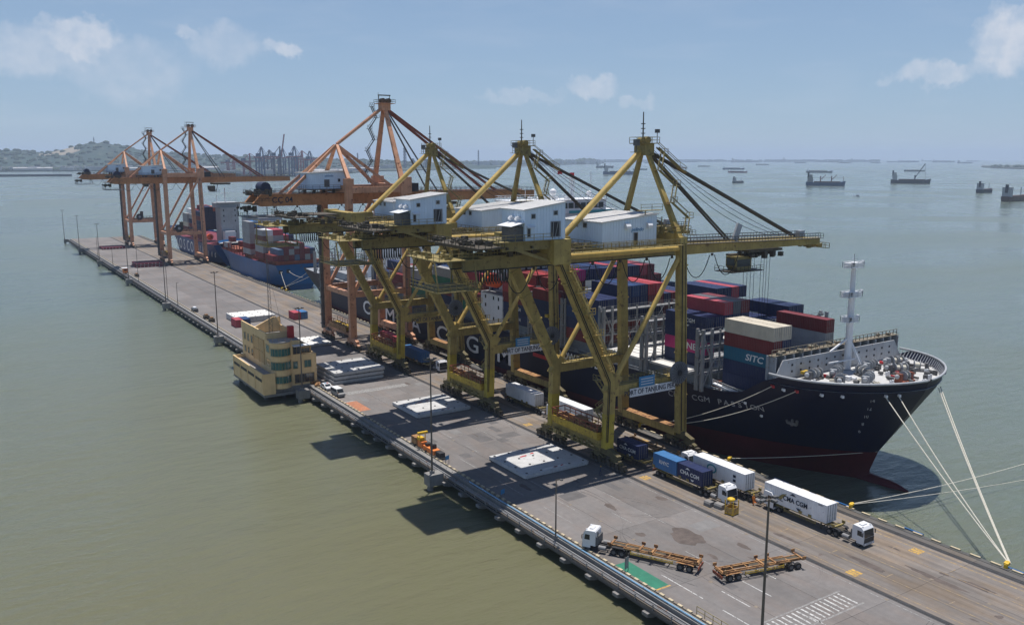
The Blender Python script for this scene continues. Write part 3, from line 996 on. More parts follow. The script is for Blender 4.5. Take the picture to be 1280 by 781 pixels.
    # twin girders: back reach and span, then the boom
    for s in (-1, 1):
        m = MB(CO)
        gy = -3.2 if s < 0 else 1.3
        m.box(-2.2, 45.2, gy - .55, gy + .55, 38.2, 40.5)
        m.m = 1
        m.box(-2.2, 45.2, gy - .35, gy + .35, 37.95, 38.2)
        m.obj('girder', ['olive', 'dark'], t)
        m = MB(CO)
        m.prism([(45.4, 37.95), (89.5, 37.95), (89.5, 39.4), (47, 40.15), (45.4, 40.15)], 'y', gy - .5, gy + .5)
        m.obj('boom', 'yellow', t)
        m = MB(CO)
        m.walkway((46, gy + s * 1.0, 40.2), (89.5, gy + s * 1.0, 39.3), .8, (1, 1))
        m.obj('boom_walkway', 'steel', t)
        if s < 0:
            MB(CO).walkway((-2, -4.3, 40.55), (40.5, -4.3, 40.55), .9).obj('girder_walkway', 'olive', t)
        # forestays: pairs of flat bars
        for bx, bz, th in ((83.2, 39.9, .42), (62.3, 40.2, .34)):
            MB(CO).bar((40.5, s * .35 - .2, 58.4), (bx, s * .5 - 1.4, bz), th * .8, th).obj('forestay', 'machinery', t)
    m = MB(CO)
    for x in (47, 55, 63, 71, 79, 87, 89.2):
        m.box(x - .3, x + .3, -2.7, .8, 38.2, 39.2)
    for x in (0, 8, 20, 30):
        m.box(x - .4, x + .4, -2.65, .75, 38.6, 40.2)
    m.obj('girder_tie', 'olive', t)
    m = MB(CO)
    m.bar((86, -1, 37.6), (93.6, -1, 36.7), 4.5, .15)
    m.rail([(87, -3.2, 37.5), (93.6, -3.2, 36.8), (93.6, 1.2, 36.8)], 1.1, 1.2, .09)
    clutter(m, 87, 93, -2.8, 1, 37.1, 12, .9, 3)
    m.obj('boom_tip_platform', 'olive', t)
    MB(CO).bar((62.6, -3.2, 40.1), (64.0, -3.2, 43.4), .5, 1.4, up=(1, 0, 0)).bar((83.2, -3.2, 39.9), (83.2, -3.2, 41.2), 1.2, 1.6, up=(1, 0, 0)).obj('stay_bracket', 'light_grey', t)
    # backstay and its ropes
    MB(CO).tube((20.5, 0, 42.4), (39.6, 0, 58.6), .62, 14).obj('backstay', 'tube', t)
    m = MB(CO)
    m.box(19.2, 21.6, -1.2, 1.2, 40.5, 42.7)
    m.obj('backstay_foot', 'yellow', t)
    for k, (sag, dy) in enumerate(((1.4, .5), (2.4, -.5), (3.0, 0))):
        a, b = Vector((41, dy, 59.2)), Vector((80 - 2 * k, dy - 1.4, 40.2))
        MB(CO).path([a.lerp(b, i / 10) + Vector((0, 0, -sag * 4 * (i / 10) * (1 - i / 10))) for i in range(11)], .055, 4).obj('hoist_rope', 'cable', t)
    # apex head
    m = MB(CO)
    m.box(38.9, 41.3, -1.5, 1.5, 57.4, 59.6)
    m.box(38.2, 42.0, -2.2, 2.2, 59.6, 59.75)
    m.tube((40.6, -.6, 60.3), (40.6, .6, 60.3), .7, 12)
    m.tube((39.3, -.6, 60.2), (39.3, .6, 60.2), .6, 12)
    m.obj('apex_head', 'olive', t)
    m = MB(CO)
    m.rail([(38.2, -2.2, 59.75), (42, -2.2, 59.75), (42, 2.2, 59.75), (38.2, 2.2, 59.75), (38.2, -2.2, 59.75)])
    m.rail([(36.2, -1.6, 58.0), (38.4, -1.6, 58.0)])
    m.bar((36.2, -1.0, 58.0), (38.4, -1.0, 58.0), 1.2, .1)
    m.obj('apex_railing', 'olive', t)
    m = MB(CO)
    m.tube((39.7, 0, 59.7), (39.7, 0, 65.6), .16, 6, .1)
    for z in (61.5, 62.4, 63.3):
        m.box(39.4, 40.0, -.3, .3, z, z + .15)
    m.obj('mast', 'machinery', t)
    MB(CO).cbox((36.9, -1.4, 59.8), (.9, .9, 1.2)).bar((36.9, -1.4, 58.1), (36.9, -1.4, 59.3), .12, .12).cbox((41.9, -1.6, 62), (.7, .7, .7)).bar((41.9, -1.6, 59.7), (41.9, -1.6, 61.8), .1, .1).obj('signal_box', 'steel', t)
    # ladders zigzag up the near A-frame leg and ahead of the apex
    a, b = Vector((42.2, -F * .98 - .9, 42.6)), Vector((40.4, -2.0, 57.6))
    for k in range(5):
        p0, p1 = a.lerp(b, k / 5), a.lerp(b, (k + 1) / 5)
        dx = 2.3 if k % 2 == 0 else -.2
        m = MB(CO)
        m.stairs(p0 + Vector((2.3 - dx + .4, 0, 0)), p1 + Vector((dx + .4, 0, 0)), .7)
        c = p1 + Vector((dx + .4, 0, 0))
        m.bar(c + Vector((-.9, 0, 0)), c + Vector((.9, 0, 0)), 1.1, .1)
        m.rail([c + Vector((-.9, -.5, 0)), c + Vector((.9, -.5, 0)), c + Vector((.9, .5, 0))])
        m.obj('stair_flight', 'olive', t)
    m = MB(CO)
    m.stairs((41.8, -1.9, 58.9), (47.4, -2.2, 55.0), .7)
    m.rail([(47.0, -2.8, 55.0), (48.6, -2.8, 54.2)])
    m.bar((47, -2.3, 55.0), (48.8, -2.3, 54.0), 1.1, .1)
    m.obj('stair_flight', 'olive', t)
    m = MB(CO)
    m.bar((34.4, -5.4, 47.2), (39.8, -5.4, 47.2), 1.2, .12)
    m.rail([(34.4, -6, 47.25), (39.8, -6, 47.25)])
    m.bar((36, -5.4, 47.2), (36, -5.4, 45.8), .15, .15)
    m.obj('roof_landing', 'olive', t)
    # lattice of ladders and cable trays around the waterside top
    m = MB(CO)
    for k in range(6):
        z = 42.9 + .55 * k
        m.bar((39.2, -6.5, z), (39.2, 6.5, z), .12, .12)
    for yy in (-6.5, -3, 0, 3, 6.5):
        m.bar((39.2, yy, 42.9), (39.2, yy, 46), .14, .14)
    clutter(m, 38.2, 44.4, -7, -1, 43.0, 12, 1.6, 8)
    m.rail([(39.0, -8.4, 43.0), (45.0, -8.4, 43.0), (45, -3, 43.0)])
    m.obj('top_platform', 'olive', t)
    # cable reel on the waterside near leg
    r = MB(CO)
    r.tube((41.6, -F - 1.05, 16.1), (41.6, -F - 1.5, 16.1), 2.2, 28)
    rl = r.obj('cable_reel', 'reel_grey', t)
    r = MB(CO)
    for i in range(20):
        a = 2 * pi * i / 20
        r.bar((41.6 + .5 * cos(a), -F - 1.53, 16.1 + .5 * sin(a)), (41.6 + 1.95 * cos(a), -F - 1.53, 16.1 + 1.95 * sin(a)), .05, .07, up=(0, 1, 0))
    r.tube((41.6, -F - 1.5, 16.1), (41.6, -F - 1.7, 16.1), .5, 14)
    r.obj('reel_spokes', 'dark', rl)
    MB(CO).bar((41.6, -F - 1.2, 16.1), (42.9, -F + .1, 16.1), .4, .5).obj('reel_bracket', 'olive', t)
    # walkways and equipment on the back reach
    m = MB(CO)
    m.box(2.2, 12.3, -8.4, -1.0, 42.5, 43.2)
    m.box(2.2, 12.3, -8.4, -7.9, 41.6, 42.5)
    m.bar((3.0, -8.1, 42.5), (12.4, -8.1, 39.3), .4, .5)
    m.bar((3.0, -3.2, 42.5), (3.0, -3.2, 40.5), .5, .5)
    m.bar((9.0, -3.2, 42.5), (9.0, -3.2, 40.5), .5, .5)
    m.obj('electric_room_deck', 'olive', t)
    m = MB(CO)
    m.box(-2.8, 2.1, -9.3, 6.4, 42.25, 42.45)  # plates made solid, with gaps, to shape the shadow on the quay
    m.box(2.3, 11.8, -.9, 8.6, 42.25, 42.45)
    m.box(11.9, 25.0, -4.7, 2.0, 40.55, 40.7)
    m.box(22.6, 25.2, 2.1, 9.2, 40.55, 40.7)
    m.box(-2.8, 2.2, 6.5, 8.6, 42.25, 42.45)
    m.rail([(-2.8, -9.3, 42.45), (2.1, -9.3, 42.45)], 1.2, 1.2, .09)
    m.rail([(-2.8, 8.6, 42.45), (-2.8, -9.3, 42.45)], 1.2, 1.2, .09)
    clutter(m, -2.4, 1.8, -9, 8, 42.45, 26, 1.6, 91)
    clutter(m, 12, 24, -4.4, -1.2, 40.7, 24, 1.8, 92)
    clutter(m, 12.2, 17, -8.6, -5, 40.6, 8, 1.6, 93)
    for x in (-2.4, 3, 8, 13):
        m.bar((x, -9, 42.1), (x, 6.2, 42.1), .3, .4)
    m.obj('machinery_deck', 'machinery', t)
    MB(CO).walkway((15.6, -9.9, 40.8), (41.4, -9.9, 40.8), 1.1).obj('tie_walkway', 'olive', t)
    m = MB(CO)
    m.rail([(.4, -9.5, 43.25), (11.6, -9.5, 43.25)])
    m.bar((.4, -8.95, 43.2), (11.6, -8.95, 43.2), 1.1, .1)
    m.rail([(1.0, -9.4, 43.25), (1.0, -2, 43.25)])
    m.obj('deck_railing', 'olive', t)
    m = MB(CO)
    m.box(-8.3, .2, -6.0, 6.0, 40.2, 40.35)
    m.rail([(-8.3, -6, 40.35), (.2, -6, 40.35)])
    m.rail([(-8.3, 6, 40.35), (-8.3, -6, 40.35)])
    clutter(m, -7.5, 0, -5, 5, 40.4, 16, 1.6, 11)
    m.obj('rear_platform', 'olive', t)
    m = clutter(MB(CO), 0, 12, -5, 5, 40.6, 26, 1.7, 12)
    m.obj('rope_machinery', 'machinery', t)
    m = MB(CO)
    m.box(-9.2, -1.0, -7.0, 3.0, 35.3, 35.45)
    for zz in (35.45,):
        m.rail([(-9.2, -7, zz), (-1, -7, zz), (-1, 3, zz)], 1.2, 1.1)
        m.rail([(-9.2, 3, zz), (-9.2, -7, zz)], 1.2, 1.1)
    for px, py in ((-8.8, -6.6), (-1.4, -6.6), (-8.8, 2.6), (-1.4, 2.6)):
        m.bar((px, py, 35.4), (px, py * .8, 40.2), .22, .22)
    for k in range(5):
        m.bar((-9 + k * 1.9, -6.9, 36.0), (-8 + k * 1.9, -6.9, 35.5), .08, .08)
    m.obj('maintenance_basket', 'olive', t)
    for k in range(11):
        x = .2 + k * .55
        MB(CO).path([(x, -3.9, 38.1), (x + .1, -3.9, 36.3), (x + .35, -3.9, 35.7), (x + .55, -3.9, 36.4), (x + .6, -3.9, 38.1)], .13).obj('festoon_cable', 'cable', t)
    festoon(t, 5.0, 44.5, -4.0, 37.6, 4.0, 6)
    festoon(t, 47.0, 64.0, -4.0, 37.5, 4.3, 2)
    # machinery house
    h = house(t, 25.3, 38.3, -6.0, 6.0, 40.75, 45.3, 46.4, 'machinery_house')
    m = MB(CO).box(24.6, 39.2, -7.2, 6.4, 40.55, 40.75)
    m.rail([(24.6, -7.2, 40.75), (39.2, -7.2, 40.75)])
    m.rail([(24.6, 6, 40.75), (24.6, -7.2, 40.75)])
    m.obj('house_deck', 'olive', t)
    for x in (31.0, 36.3):
        b = MB(CO)
        b.prism([(-6.02, 44.0), (-6.75, 44.0), (-6.75, 44.5), (-6.45, 44.95), (-6.02, 45.05)], 'x', x - .55, x + .55)
        b.obj('vent_hood', 'ship_white', h)
    win(h, 'door', 33.2, -6.0, 42.1, .95, 2.3, 'y', 'dark')
    for yy in (1.9, -.9):
        win(h, 'window', 25.3, yy, 44.6, 1.15, .85, 'x', 'glass')
    text('pelindo', 1.0, 'sign_blue', h, (33.6 - CO[0], -6.06, 43.8), FACE_NY, shear=.25)
    # electric room
    e = house(t, 6.3, 14.6, -9.0, -2.0, 43.25, 48.3, 49.4, 'electric_room')
    win(e, 'window', 8.0, -9.0, 47.3, .8, .75, 'y', 'glass')
    win(e, 'window', 12.6, -9.0, 47.75, .8, .75, 'y', 'glass')
    d = win(e, 'doorway', 12.6, -9.0, 45.0, 2.0, 2.6, 'y', 'dark')
    m = MB(CO)
    for x0, x1 in ((12.0, 12.1), (12.4, 13.1), (13.3, 13.4)):
        m.bar((x0, -9.12, 43.4), (x1, -9.12, 46.2), .08, .08)
    m.obj('door_bracing', 'light_grey', e)
    win(e, 'door', 7.1, -9.0, 44.6, .6, 1.4, 'y', 'dark')
    m = MB(CO).prism([(-9.02, 45.75), (-9.7, 45.45), (-9.7, 45.5), (-9.02, 45.82)], 'x', 6.6, 8.2).obj('awning', 'ship_white', e)
    m = MB(CO).box(4.3, 6.25, -8.6, -5.0, 43.25, 45.6).obj('shutter', 'steel', e)
    MB(CO).prism([(3.4, 45.7), (6.25, 46.3), (6.25, 46.38), (3.4, 45.78)], 'y', -9.3, -4.8).obj('awning', 'ship_white', e)
    for yy in (-7.6, -5.6):
        b = MB(CO)
        b.tube((6.28, yy, 47.0), (5.7, yy, 47.1), .32, 10)
        b.tube((5.7, yy, 47.1), (5.4, yy, 46.7), .32, 10)
        b.obj('vent_hood', 'ship_white', e)
    return t


def house(t, x0, x1, y0, y1, z0, za, zb, name):
    """Ribbed sheet-metal cabin with a mono-pitch roof that rises towards +X."""
    m = MB(CO)
    m.prism([(x0, z0), (x1, z0), (x1, zb), (x0, za)], 'y', y0, y1)
    h = m.obj(name, 'house_wall', t)
    m = MB(CO)
    n = int((x1 - x0) / .62)
    for i in range(n + 1):
        x = x0 + (x1 - x0) * i / n
        zt = za + (zb - za) * i / n
        m.box(x - .045, x + .045, y0 - .05, y0 - .003, z0, zt - .02)
    n = int((y1 - y0) / .62)
    for i in range(n + 1):
        y = y0 + (y1 - y0) * i / n
        m.box(x0 - .05, x0 - .003, y - .045, y + .045, z0, za - .02)
    m.obj('wall_rib', 'house_wall', h)
    m = MB(CO)
    k = (zb - za) / (x1 - x0)
    m.prism([(x0 - .35, za - .35 * k + .02), (x1 + .3, zb + .3 * k + .02), (x1 + .3, zb + .3 * k + .2), (x0 - .35, za - .35 * k + .2)], 'y', y0 - .35, y1 + .35)
    n = int((y1 - y0) / .9)
    for i in range(n + 1):
        y = y0 - .3 + (y1 - y0 + .6) * i / n
        m.bar((x0 - .3, y, za - .3 * k + .23), (x1 + .25, y, zb + .25 * k + .23), .06, .06)
    m.obj('roof', 'house_roof', h)
    return h


def win(h, name, a, b, z, wd, ht, axis, m):
    """A framed opening; axis says which way the wall faces (-Y or -X). (a, b) is the wall point under its middle."""
    o = MB(CO)
    if axis == 'y':
        o.box(a - wd / 2, a + wd / 2, b - .09, b - .03, z - ht / 2, z + ht / 2)
    else:
        o.box(a - .09, a - .03, b - wd / 2, b + wd / 2, z - ht / 2, z + ht / 2)
    o = o.obj(name, m, h)
    f = MB(CO)
    for s in (-1, 1):
        if axis == 'y':
            f.box(a + s * wd / 2 - .05, a + s * wd / 2 + .05, b - .12, b - .031, z - ht / 2 - .05, z + ht / 2 + .05)
            f.box(a - wd / 2 + .05, a + wd / 2 - .05, b - .12, b - .031, z + s * ht / 2 - .05, z + s * ht / 2 + .05)
        else:
            f.box(a - .12, a - .031, b + s * wd / 2 - .05, b + s * wd / 2 + .05, z - ht / 2 - .05, z + ht / 2 + .05)
            f.box(a - .12, a - .031, b - wd / 2 + .05, b + wd / 2 - .05, z + s * ht / 2 - .05, z + s * ht / 2 + .05)
    f.obj('frame', 'light_grey', o)
    return o


def trolley(t, x, s=1):
    """Trolley with the operator's cabin and hoist ropes below the boom."""
    m = MB(CO)
    m.box(x - 1, x + 9.5, -3.4, 1.4, 37.2, 37.7)
    clutter(m, x - 1, x + 9, -3.8, 1.6, 36.2, 26, 1.5, 4)
    tr = m.obj('trolley', 'machinery', t)
    m = MB(CO)
    m.prism([(x - 4.0, 36.4), (x - 4.0, 34.4), (x - 3.2, 33.5), (x + .8, 33.5), (x + .8, 36.4)], 'y', -2.6, .2)
    cb = m.obj('cabin', 'olive', tr)
    MB(CO).box(x - 4.06, x - 4.01, -2.3, -.1, 34.5, 36.0).box(x - 3.6, x + .4, -2.66, -2.61, 34.3, 35.8).obj('window', 'glass', cb)
    m = MB(CO)
    m.box(x - 6.2, x + 3.4, -3.8, 1.2, 33.25, 33.4)
    m.rail([(x - 6.2, -3.8, 33.4), (x + 3.4, -3.8, 33.4)], 1.1, 1.2)
    m.rail([(x - 6.2, 1.2, 33.4), (x - 6.2, -3.8, 33.4)], 1.1, 1.2)
    m.bar((x - 2, 0, 36.4), (x - 2, 0, 36.8), 3, 1.5)
    m.obj('cabin_platform', 'machinery', tr)
    m = MB(CO)
    for dx in (0, 1.1, 2.2, 3.3, 5.4, 6.4, 7.2, 8.2):
        for dy in (-1.2,):
            m.bar((x + dx, dy, 36.7), (x + dx * .96 + .2, dy, 19.3), .06, .06, up=(0, 1, 0))
    m.obj('hoist_rope', 'cable', tr)
    m = MB(CO)
    m.box(x + .2, x + 8.4, -1.8, -.6, 18.6, 19.3)
    m.obj('head_block', 'yellow_new', tr)
    return tr


def sign_board(t, msg, clean):
    s = MB(CO).box(29.6, 41.0, -9.75, -9.55, 12.9, 14.5).obj('name_board', 'sign_white' if clean else 'yellow', t)
    text(msg, 1.35, 'ink', s, (35.2 - CO[0], -9.79, 13.72), FACE_NY, sx=.86, bold=.012)
    if clean:
        b = MB(CO).box(31.8, 35.6, -9.75, -9.6, 14.55, 16.5).obj('notice_board', 'sign_blue', t)
        for k in range(3):
            MB(CO).box(32.2, 35.2, -9.8, -9.76, 14.95 + .5 * k, 15.1 + .5 * k).obj('printed_line', 'sign_white', b)


c1 = yellow_crane('yellow gantry crane nearest the camera, its boom reaching over the navy ship bow', 130)
refresh_kids()
c3 = copy_tree(c1, (CO[0], 218, 0), label='yellow gantry crane beside the big orange crane, faded board on its leg portal', skip=('electric_room', 'electric_room_deck', 'deck_railing'))
c2 = copy_tree(c1, (CO[0], 172.3, 0), label='yellow gantry crane standing between the other two yellow ones, white board on portal')
sign_board(c1, 'PORT OF TANJUNG PERAK', True)
sign_board(c2, 'PORT OF TANJUNG PERAK', True)
sign_board(c3, 'PORT OF TANJUNG PERAK', False)
trolley(c1, 68.0)
trolley(c2, 46.0)
trolley(c3, 52.0)
# ------------------------------------------------------------------ orange ship-to-shore cranes
def orange_crane(label, yc):
    t = thing('gantry_crane', label, 'container crane', (CO[0], yc, 0), group='orange container cranes on the quay')
    F = 10.0
    for s in (-1, 1):
        y = F * s
        bogie_set(t, 25.2, y, 'orange')
        bogie_set(t, 43.8, y, 'orange')
        MB(CO).bar((25.2, y, 3.6), (25.2, y, 50.2), 1.5, 2.0, up=(1, 0, 0)).box(24.0, 26.6, y - .95, y + .95, 48.6, 50.9).obj('leg', 'orange', t)
        MB(CO).bar((43.8, y, 3.4), (42.9, y, 50.8), 1.5, 2.0, up=(1, 0, 0)).box(41.7, 45.4, y - .9, y + .9, 46.2, 51.2).obj('leg', 'orange', t)
        MB(CO).box(26.3, 42.6, y - .6, y + .6, 46.7, 48.5).obj('cross_beam', 'orange', t)
        MB(CO).box(26.25, 42.6, y - .55, y + .55, 15.8, 17.5).obj('portal_beam', 'orange', t)
        MB(CO).bar((26.2, y, 17.6), (42.4, y, 45.6), .85, .95).obj('diagonal_brace', 'orange', t)
        MB(CO).walkway((26.5, y - 1.1 * s, 17.55), (42.4, y - 1.1 * s, 17.55), .8).obj('portal_walkway', 'steel', t)
        MB(CO).bar((25.5, y * .95, 50.8), (25.9, s * .55, 60.6), .95, 1.15, .7, .8, up=(1, 0, 0)).obj('mid_frame_leg', 'orange', t)
        MB(CO).bar((42.6, y * .95, 51.0), (41.9, s * .6, 71.8), .95, 1.5, .75, 1.1, up=(1, 0, 0)).obj('frame_leg', 'orange', t)
        m = MB(CO)
        m.prism([(-1.2, 44.2), (1.0, 43.3), (45.0, 43.3), (45.0, 46.6), (1.0, 46.6)], 'y', s * 4.0 - .6, s * 4.0 + .6)
        m.obj('girder', 'orange_girder', t)
        MB(CO).prism([(45.3, 43.3), (95, 43.8), (95, 46.2), (45.3, 46.6)], 'y', s * 4.0 - .55, s * 4.0 + .55).obj('boom', 'orange_girder', t)
        MB(CO).walkway((-1, s * 5.1, 46.7), (40, s * 5.1, 46.7), .8).obj('girder_walkway', 'steel', t)
        MB(CO).walkway((46, s * 5.1, 46.6), (95, s * 5.1, 46.2), .8).obj('boom_walkway', 'steel', t)
        MB(CO).bar((9.0, s * 3.6, 46.4), (25.6, s * .6, 60.6), .6, .8).obj('backstay', 'orange', t)
        MB(CO).bar((26.3, s * .6, 60.4), (40.9, y * .62, 48.4), .7, .9).obj('mid_stay', 'orange', t)
        MB(CO).bar((26.2, s * .5, 61), (41.3, s * .5, 72.0), .5, .7).obj('upper_stay', 'orange', t)
        MB(CO).bar((42.6, s * .7, 71.6), (80, s * 3.6, 46.2), .6, .7).obj('forestay', 'red_brown', t)
        MB(CO).bar((42.6, s * .5, 71.2), (58, s * 3.6, 46.6), .3, .4).obj('forestay', 'steel', t)
    MB(CO).box(24.4, 26.0, -9, 9, 3.3, 5.0).obj('sill_beam', 'orange', t)
    MB(CO).box(43.0, 44.6, -9, 9, 2.7, 4.3).obj('sill_beam', 'orange', t)
    MB(CO).box(24.5, 25.9, -9.2, 9.2, 15.9, 17.3).obj('sill_tie', 'orange', t)
    MB(CO).box(24.4, 26.2, -9, 9, 46.9, 48.9).obj('cross_beam', 'orange', t)
    MB(CO).box(42.1, 44.1, -9, 9, 46.9, 49.0).obj('cross_beam', 'orange', t)
    m = MB(CO)
    for x in (2, 12, 22, 34, 48, 60, 72, 84, 94.5):
        m.box(x - .4, x + .4, -3.4, 3.4, 44.2, 46)
    m.obj('girder_tie', 'orange_girder', t)
    p = MB(CO)
    p.box(23.7, 26.6, -8.5, 5.5, 5.02, 5.25).box(23.65, 23.8, -8.5, 5.5, 5.25, 6.6).box(26.5, 26.65, -8.5, 5.5, 5.25, 6.6)
    pf = p.obj('equipment_platform', 'rust_orange', t)
    p = MB(CO).rail([(23.7, -8.5, 6.6), (23.7, 5.5, 6.6), (26.6, 5.5, 6.6), (26.6, -8.5, 6.6), (23.7, -8.5, 6.6)], 1.2, 1.8, .12)
    p.obj('guard_frame', 'red_brown', pf)
    MB(CO).box(24.2, 26.2, -7.5, 4.2, 5.4, 6.6).obj('spreader', 'yellow_new', pf)
    m = clutter(MB(CO), 23.2, 24.2, -8, 8, 3.4, 14, 1.0, 15)
    m.rail([(23.1, -9, 3.5), (23.1, 9, 3.5)])
    m.obj('sill_walkway', 'steel', t)
    h = house(t, 15.2, 26.6, -6.0, 6.0, 48.0, 52.4, 52.9, 'machinery_house')
    win(h, 'door', 20.2, -6, 49.6, 1.6, 2.1, 'y', 'steel')
    win(h, 'window', 24.0, -6, 50.4, .7, .9, 'y', 'glass')
    text('pelindo', .9, 'sign_blue', h, (21.0 - CO[0], -6.08, 51.7), FACE_NY)
    m = MB(CO).box(13.4, 27.2, -7.1, 6.4, 47.75, 48.0)
    m.rail([(13.4, 6, 48), (13.4, -7.1, 48), (24, -7.1, 48)])
    for x in (17, 23):
        for y in (-4, 4):
            m.bar((x, y, 46.6), (x, y, 47.8), .8, .8)
    m.bar((13.6, -5, 47.7), (11.4, -5, 46.6), .25, .25)
    m.obj('house_deck', 'steel', t)
    m = MB(CO)
    m.box(40.6, 43.4, -1.5, 1.5, 71.2, 73.2)
    m.box(39.6, 44.6, -2.4, 2.4, 73.2, 73.35)
    m.obj('apex_head', 'orange', t)
    m = MB(CO)
    m.tube((41.3, -.8, 74.1), (41.3, .8, 74.1), .8, 12).tube((43.2, -.8, 74.1), (43.2, .8, 74.1), .8, 12)
    m.rail([(39.6, -2.4, 73.35), (44.6, -2.4, 73.35), (44.6, 2.4, 73.35), (39.6, 2.4, 73.35), (39.6, -2.4, 73.35)])
    m.box(40, 44, -.3, .3, 75.6, 75.9).bar((40.2, 0, 73.3), (40.2, 0, 75.8), .15, .15).bar((43.8, 0, 73.3), (43.8, 0, 75.8), .15, .15)
    m.bar((39, -2.2, 72.4), (39, -2.2, 76.4), .08, .08)
    m.obj('apex_sheaves', 'machinery', t)
    a, b = Vector((40.2, 8.6, 49.0)), Vector((40.4, 1.6, 72.4))
    for k in range(7):
        p0, p1 = a.lerp(b, k / 7), a.lerp(b, (k + 1) / 7)
        d0, d1 = (0, -2.0) if k % 2 == 0 else (-2.0, 0)
        m = MB(CO)
        m.stairs(p0 + Vector((d0, 0, 0)), p1 + Vector((d1, 0, 0)), .7)
        c = p1 + Vector((d1, 0, 0))
        m.bar(c + Vector((-.8, 0, 0)), c + Vector((.8, 0, 0)), 1.0, .1)
        m.rail([c + Vector((-.8, -.5, 0)), c + Vector((.8, -.5, 0))])
        m.obj('stair_flight', 'steel', t)
    m = clutter(MB(CO), -2.5, 5.5, -5, 4, 46.7, 30, 3.0, 31)
    clutter(m, -3.4, 0, -5.5, 4, 42.4, 16, 1.9, 32)
    m.rail([(-3, -5.5, 44.4), (5, -5.5, 44.4)])
    m.box(-3.4, 0, -5.6, 5.6, 44.1, 44.25)
    m.obj('rear_machinery', 'machinery', t)
    m = MB(CO)
    m.tube((3.2, -2.5, 48.6), (3.2, 2.5, 48.6), 1.5, 12)
    m.obj('rope_drum', 'cloth_dark', t)
    m = MB(CO)
    m.box(-3.4, 5.5, -6.5, 4.5, 40.3, 40.45)
    m.rail([(-3.4, 4.5, 40.45), (-3.4, -6.5, 40.45), (5.5, -6.5, 40.45)])
    for px in (-3.2, 5.3):
        m.bar((px, -5.8, 40.4), (px, -4.2, 43.6), .2, .2)
        m.bar((px, 4.0, 40.4), (px, 4.0, 43.6), .2, .2)
    m.obj('maintenance_basket', 'steel', t)
    m = clutter(MB(CO), 46.2, 50.0, -6, 3, 46.7, 10, 2.4, 77)
    m.box(46, 50, -6.3, -2, 46.7, 49.2)
    m.obj('hinge_machinery', 'dark', t)
    festoon(t, 4.5, 38.5, -5.2, 42.9, 3.2, 5)
    m = MB(CO)
    for k in range(16):
        m.box(42.6, 43.0, -12.0, -11.2, 4 + 2.7 * k, 4.15 + 2.7 * k)
    m.bar((42.6, -11.9, 3.5), (42.6, -11.9, 46), .08, .08).bar((42.6, -11.3, 3.5), (42.6, -11.3, 46), .08, .08)
    m.obj('ladder_cage', 'steel', t)
    m = MB(CO)
    m.bar((23.6, F + .4, 3.5), (23.6, F + .4, 46), .9, .9)
    for k in range(15):
        m.box(22.8, 24.3, F - .1, F + 1.0, 5 + 2.8 * k, 5.2 + 2.8 * k)
    m.obj('lift_shaft', 'steel', t)
    return t


def orange_trolley(t, x):
    m = MB(CO)
    m.box(x - 2, x + 7, -4.2, 4.2, 42.2, 43.1)
    tr = m.obj('trolley', 'machinery', t)
    m = MB(CO)
    m.prism([(x - 4.5, 41.6), (x - 4.5, 39.6), (x - 3.4, 38.4), (x - 1.0, 38.4), (x - 1.0, 41.6)], 'y', -2.6, .4)
    m.obj('cabin', 'machinery', tr)
    m = MB(CO)
    m.bar((x - 5, -3, 38.2), (x + 1, -3, 38.2), .9, .12).rail([(x - 5, -3.4, 38.3), (x + 1, -3.4, 38.3)])
    m.bar((x - .5, -2, 38.3), (x + .5, -2, 42.4), .3, .3)
    m.obj('cabin_platform', 'machinery', tr)


def reel(t, y):
    r = MB(CO).tube((30.5, y - 1.0, 19.6), (30.5, y - 1.6, 19.6), 2.0, 24).obj('cable_reel', 'dark', t)
    MB(CO).tube((30.5, y - 1.58, 19.6), (30.5, y - 1.75, 19.6), .7, 14).obj('reel_hub', 'light_grey', r)
    MB(CO).box(29.5, 31.5, y - 1.2, y + .5, 17.5, 18.0).cbox((32.0, y - .4, 21), (1.6, 1.6, 4)).obj('reel_bracket', 'machinery', t)


c4 = orange_crane('big orange gantry crane behind the yellow ones, marked CC 04 on its girder', 252)
refresh_kids()
c5 = copy_tree(c4, (CO[0], 502, 0), label='nearer of the two far orange gantry cranes, over the COSCO ship')
c6 = copy_tree(c4, (CO[0], 613, 0), label='farthest orange gantry crane, at the far end of the pier')
text('CC 04', 2.3, 'ink', c4, (7.2 - CO[0], -4.66, 44.95), FACE_NY, bold=.03)
orange_trolley(c4, 58)
orange_trolley(c5, 54)
orange_trolley(c6, 40)
reel(c5, -10)
reel(c6, -10)
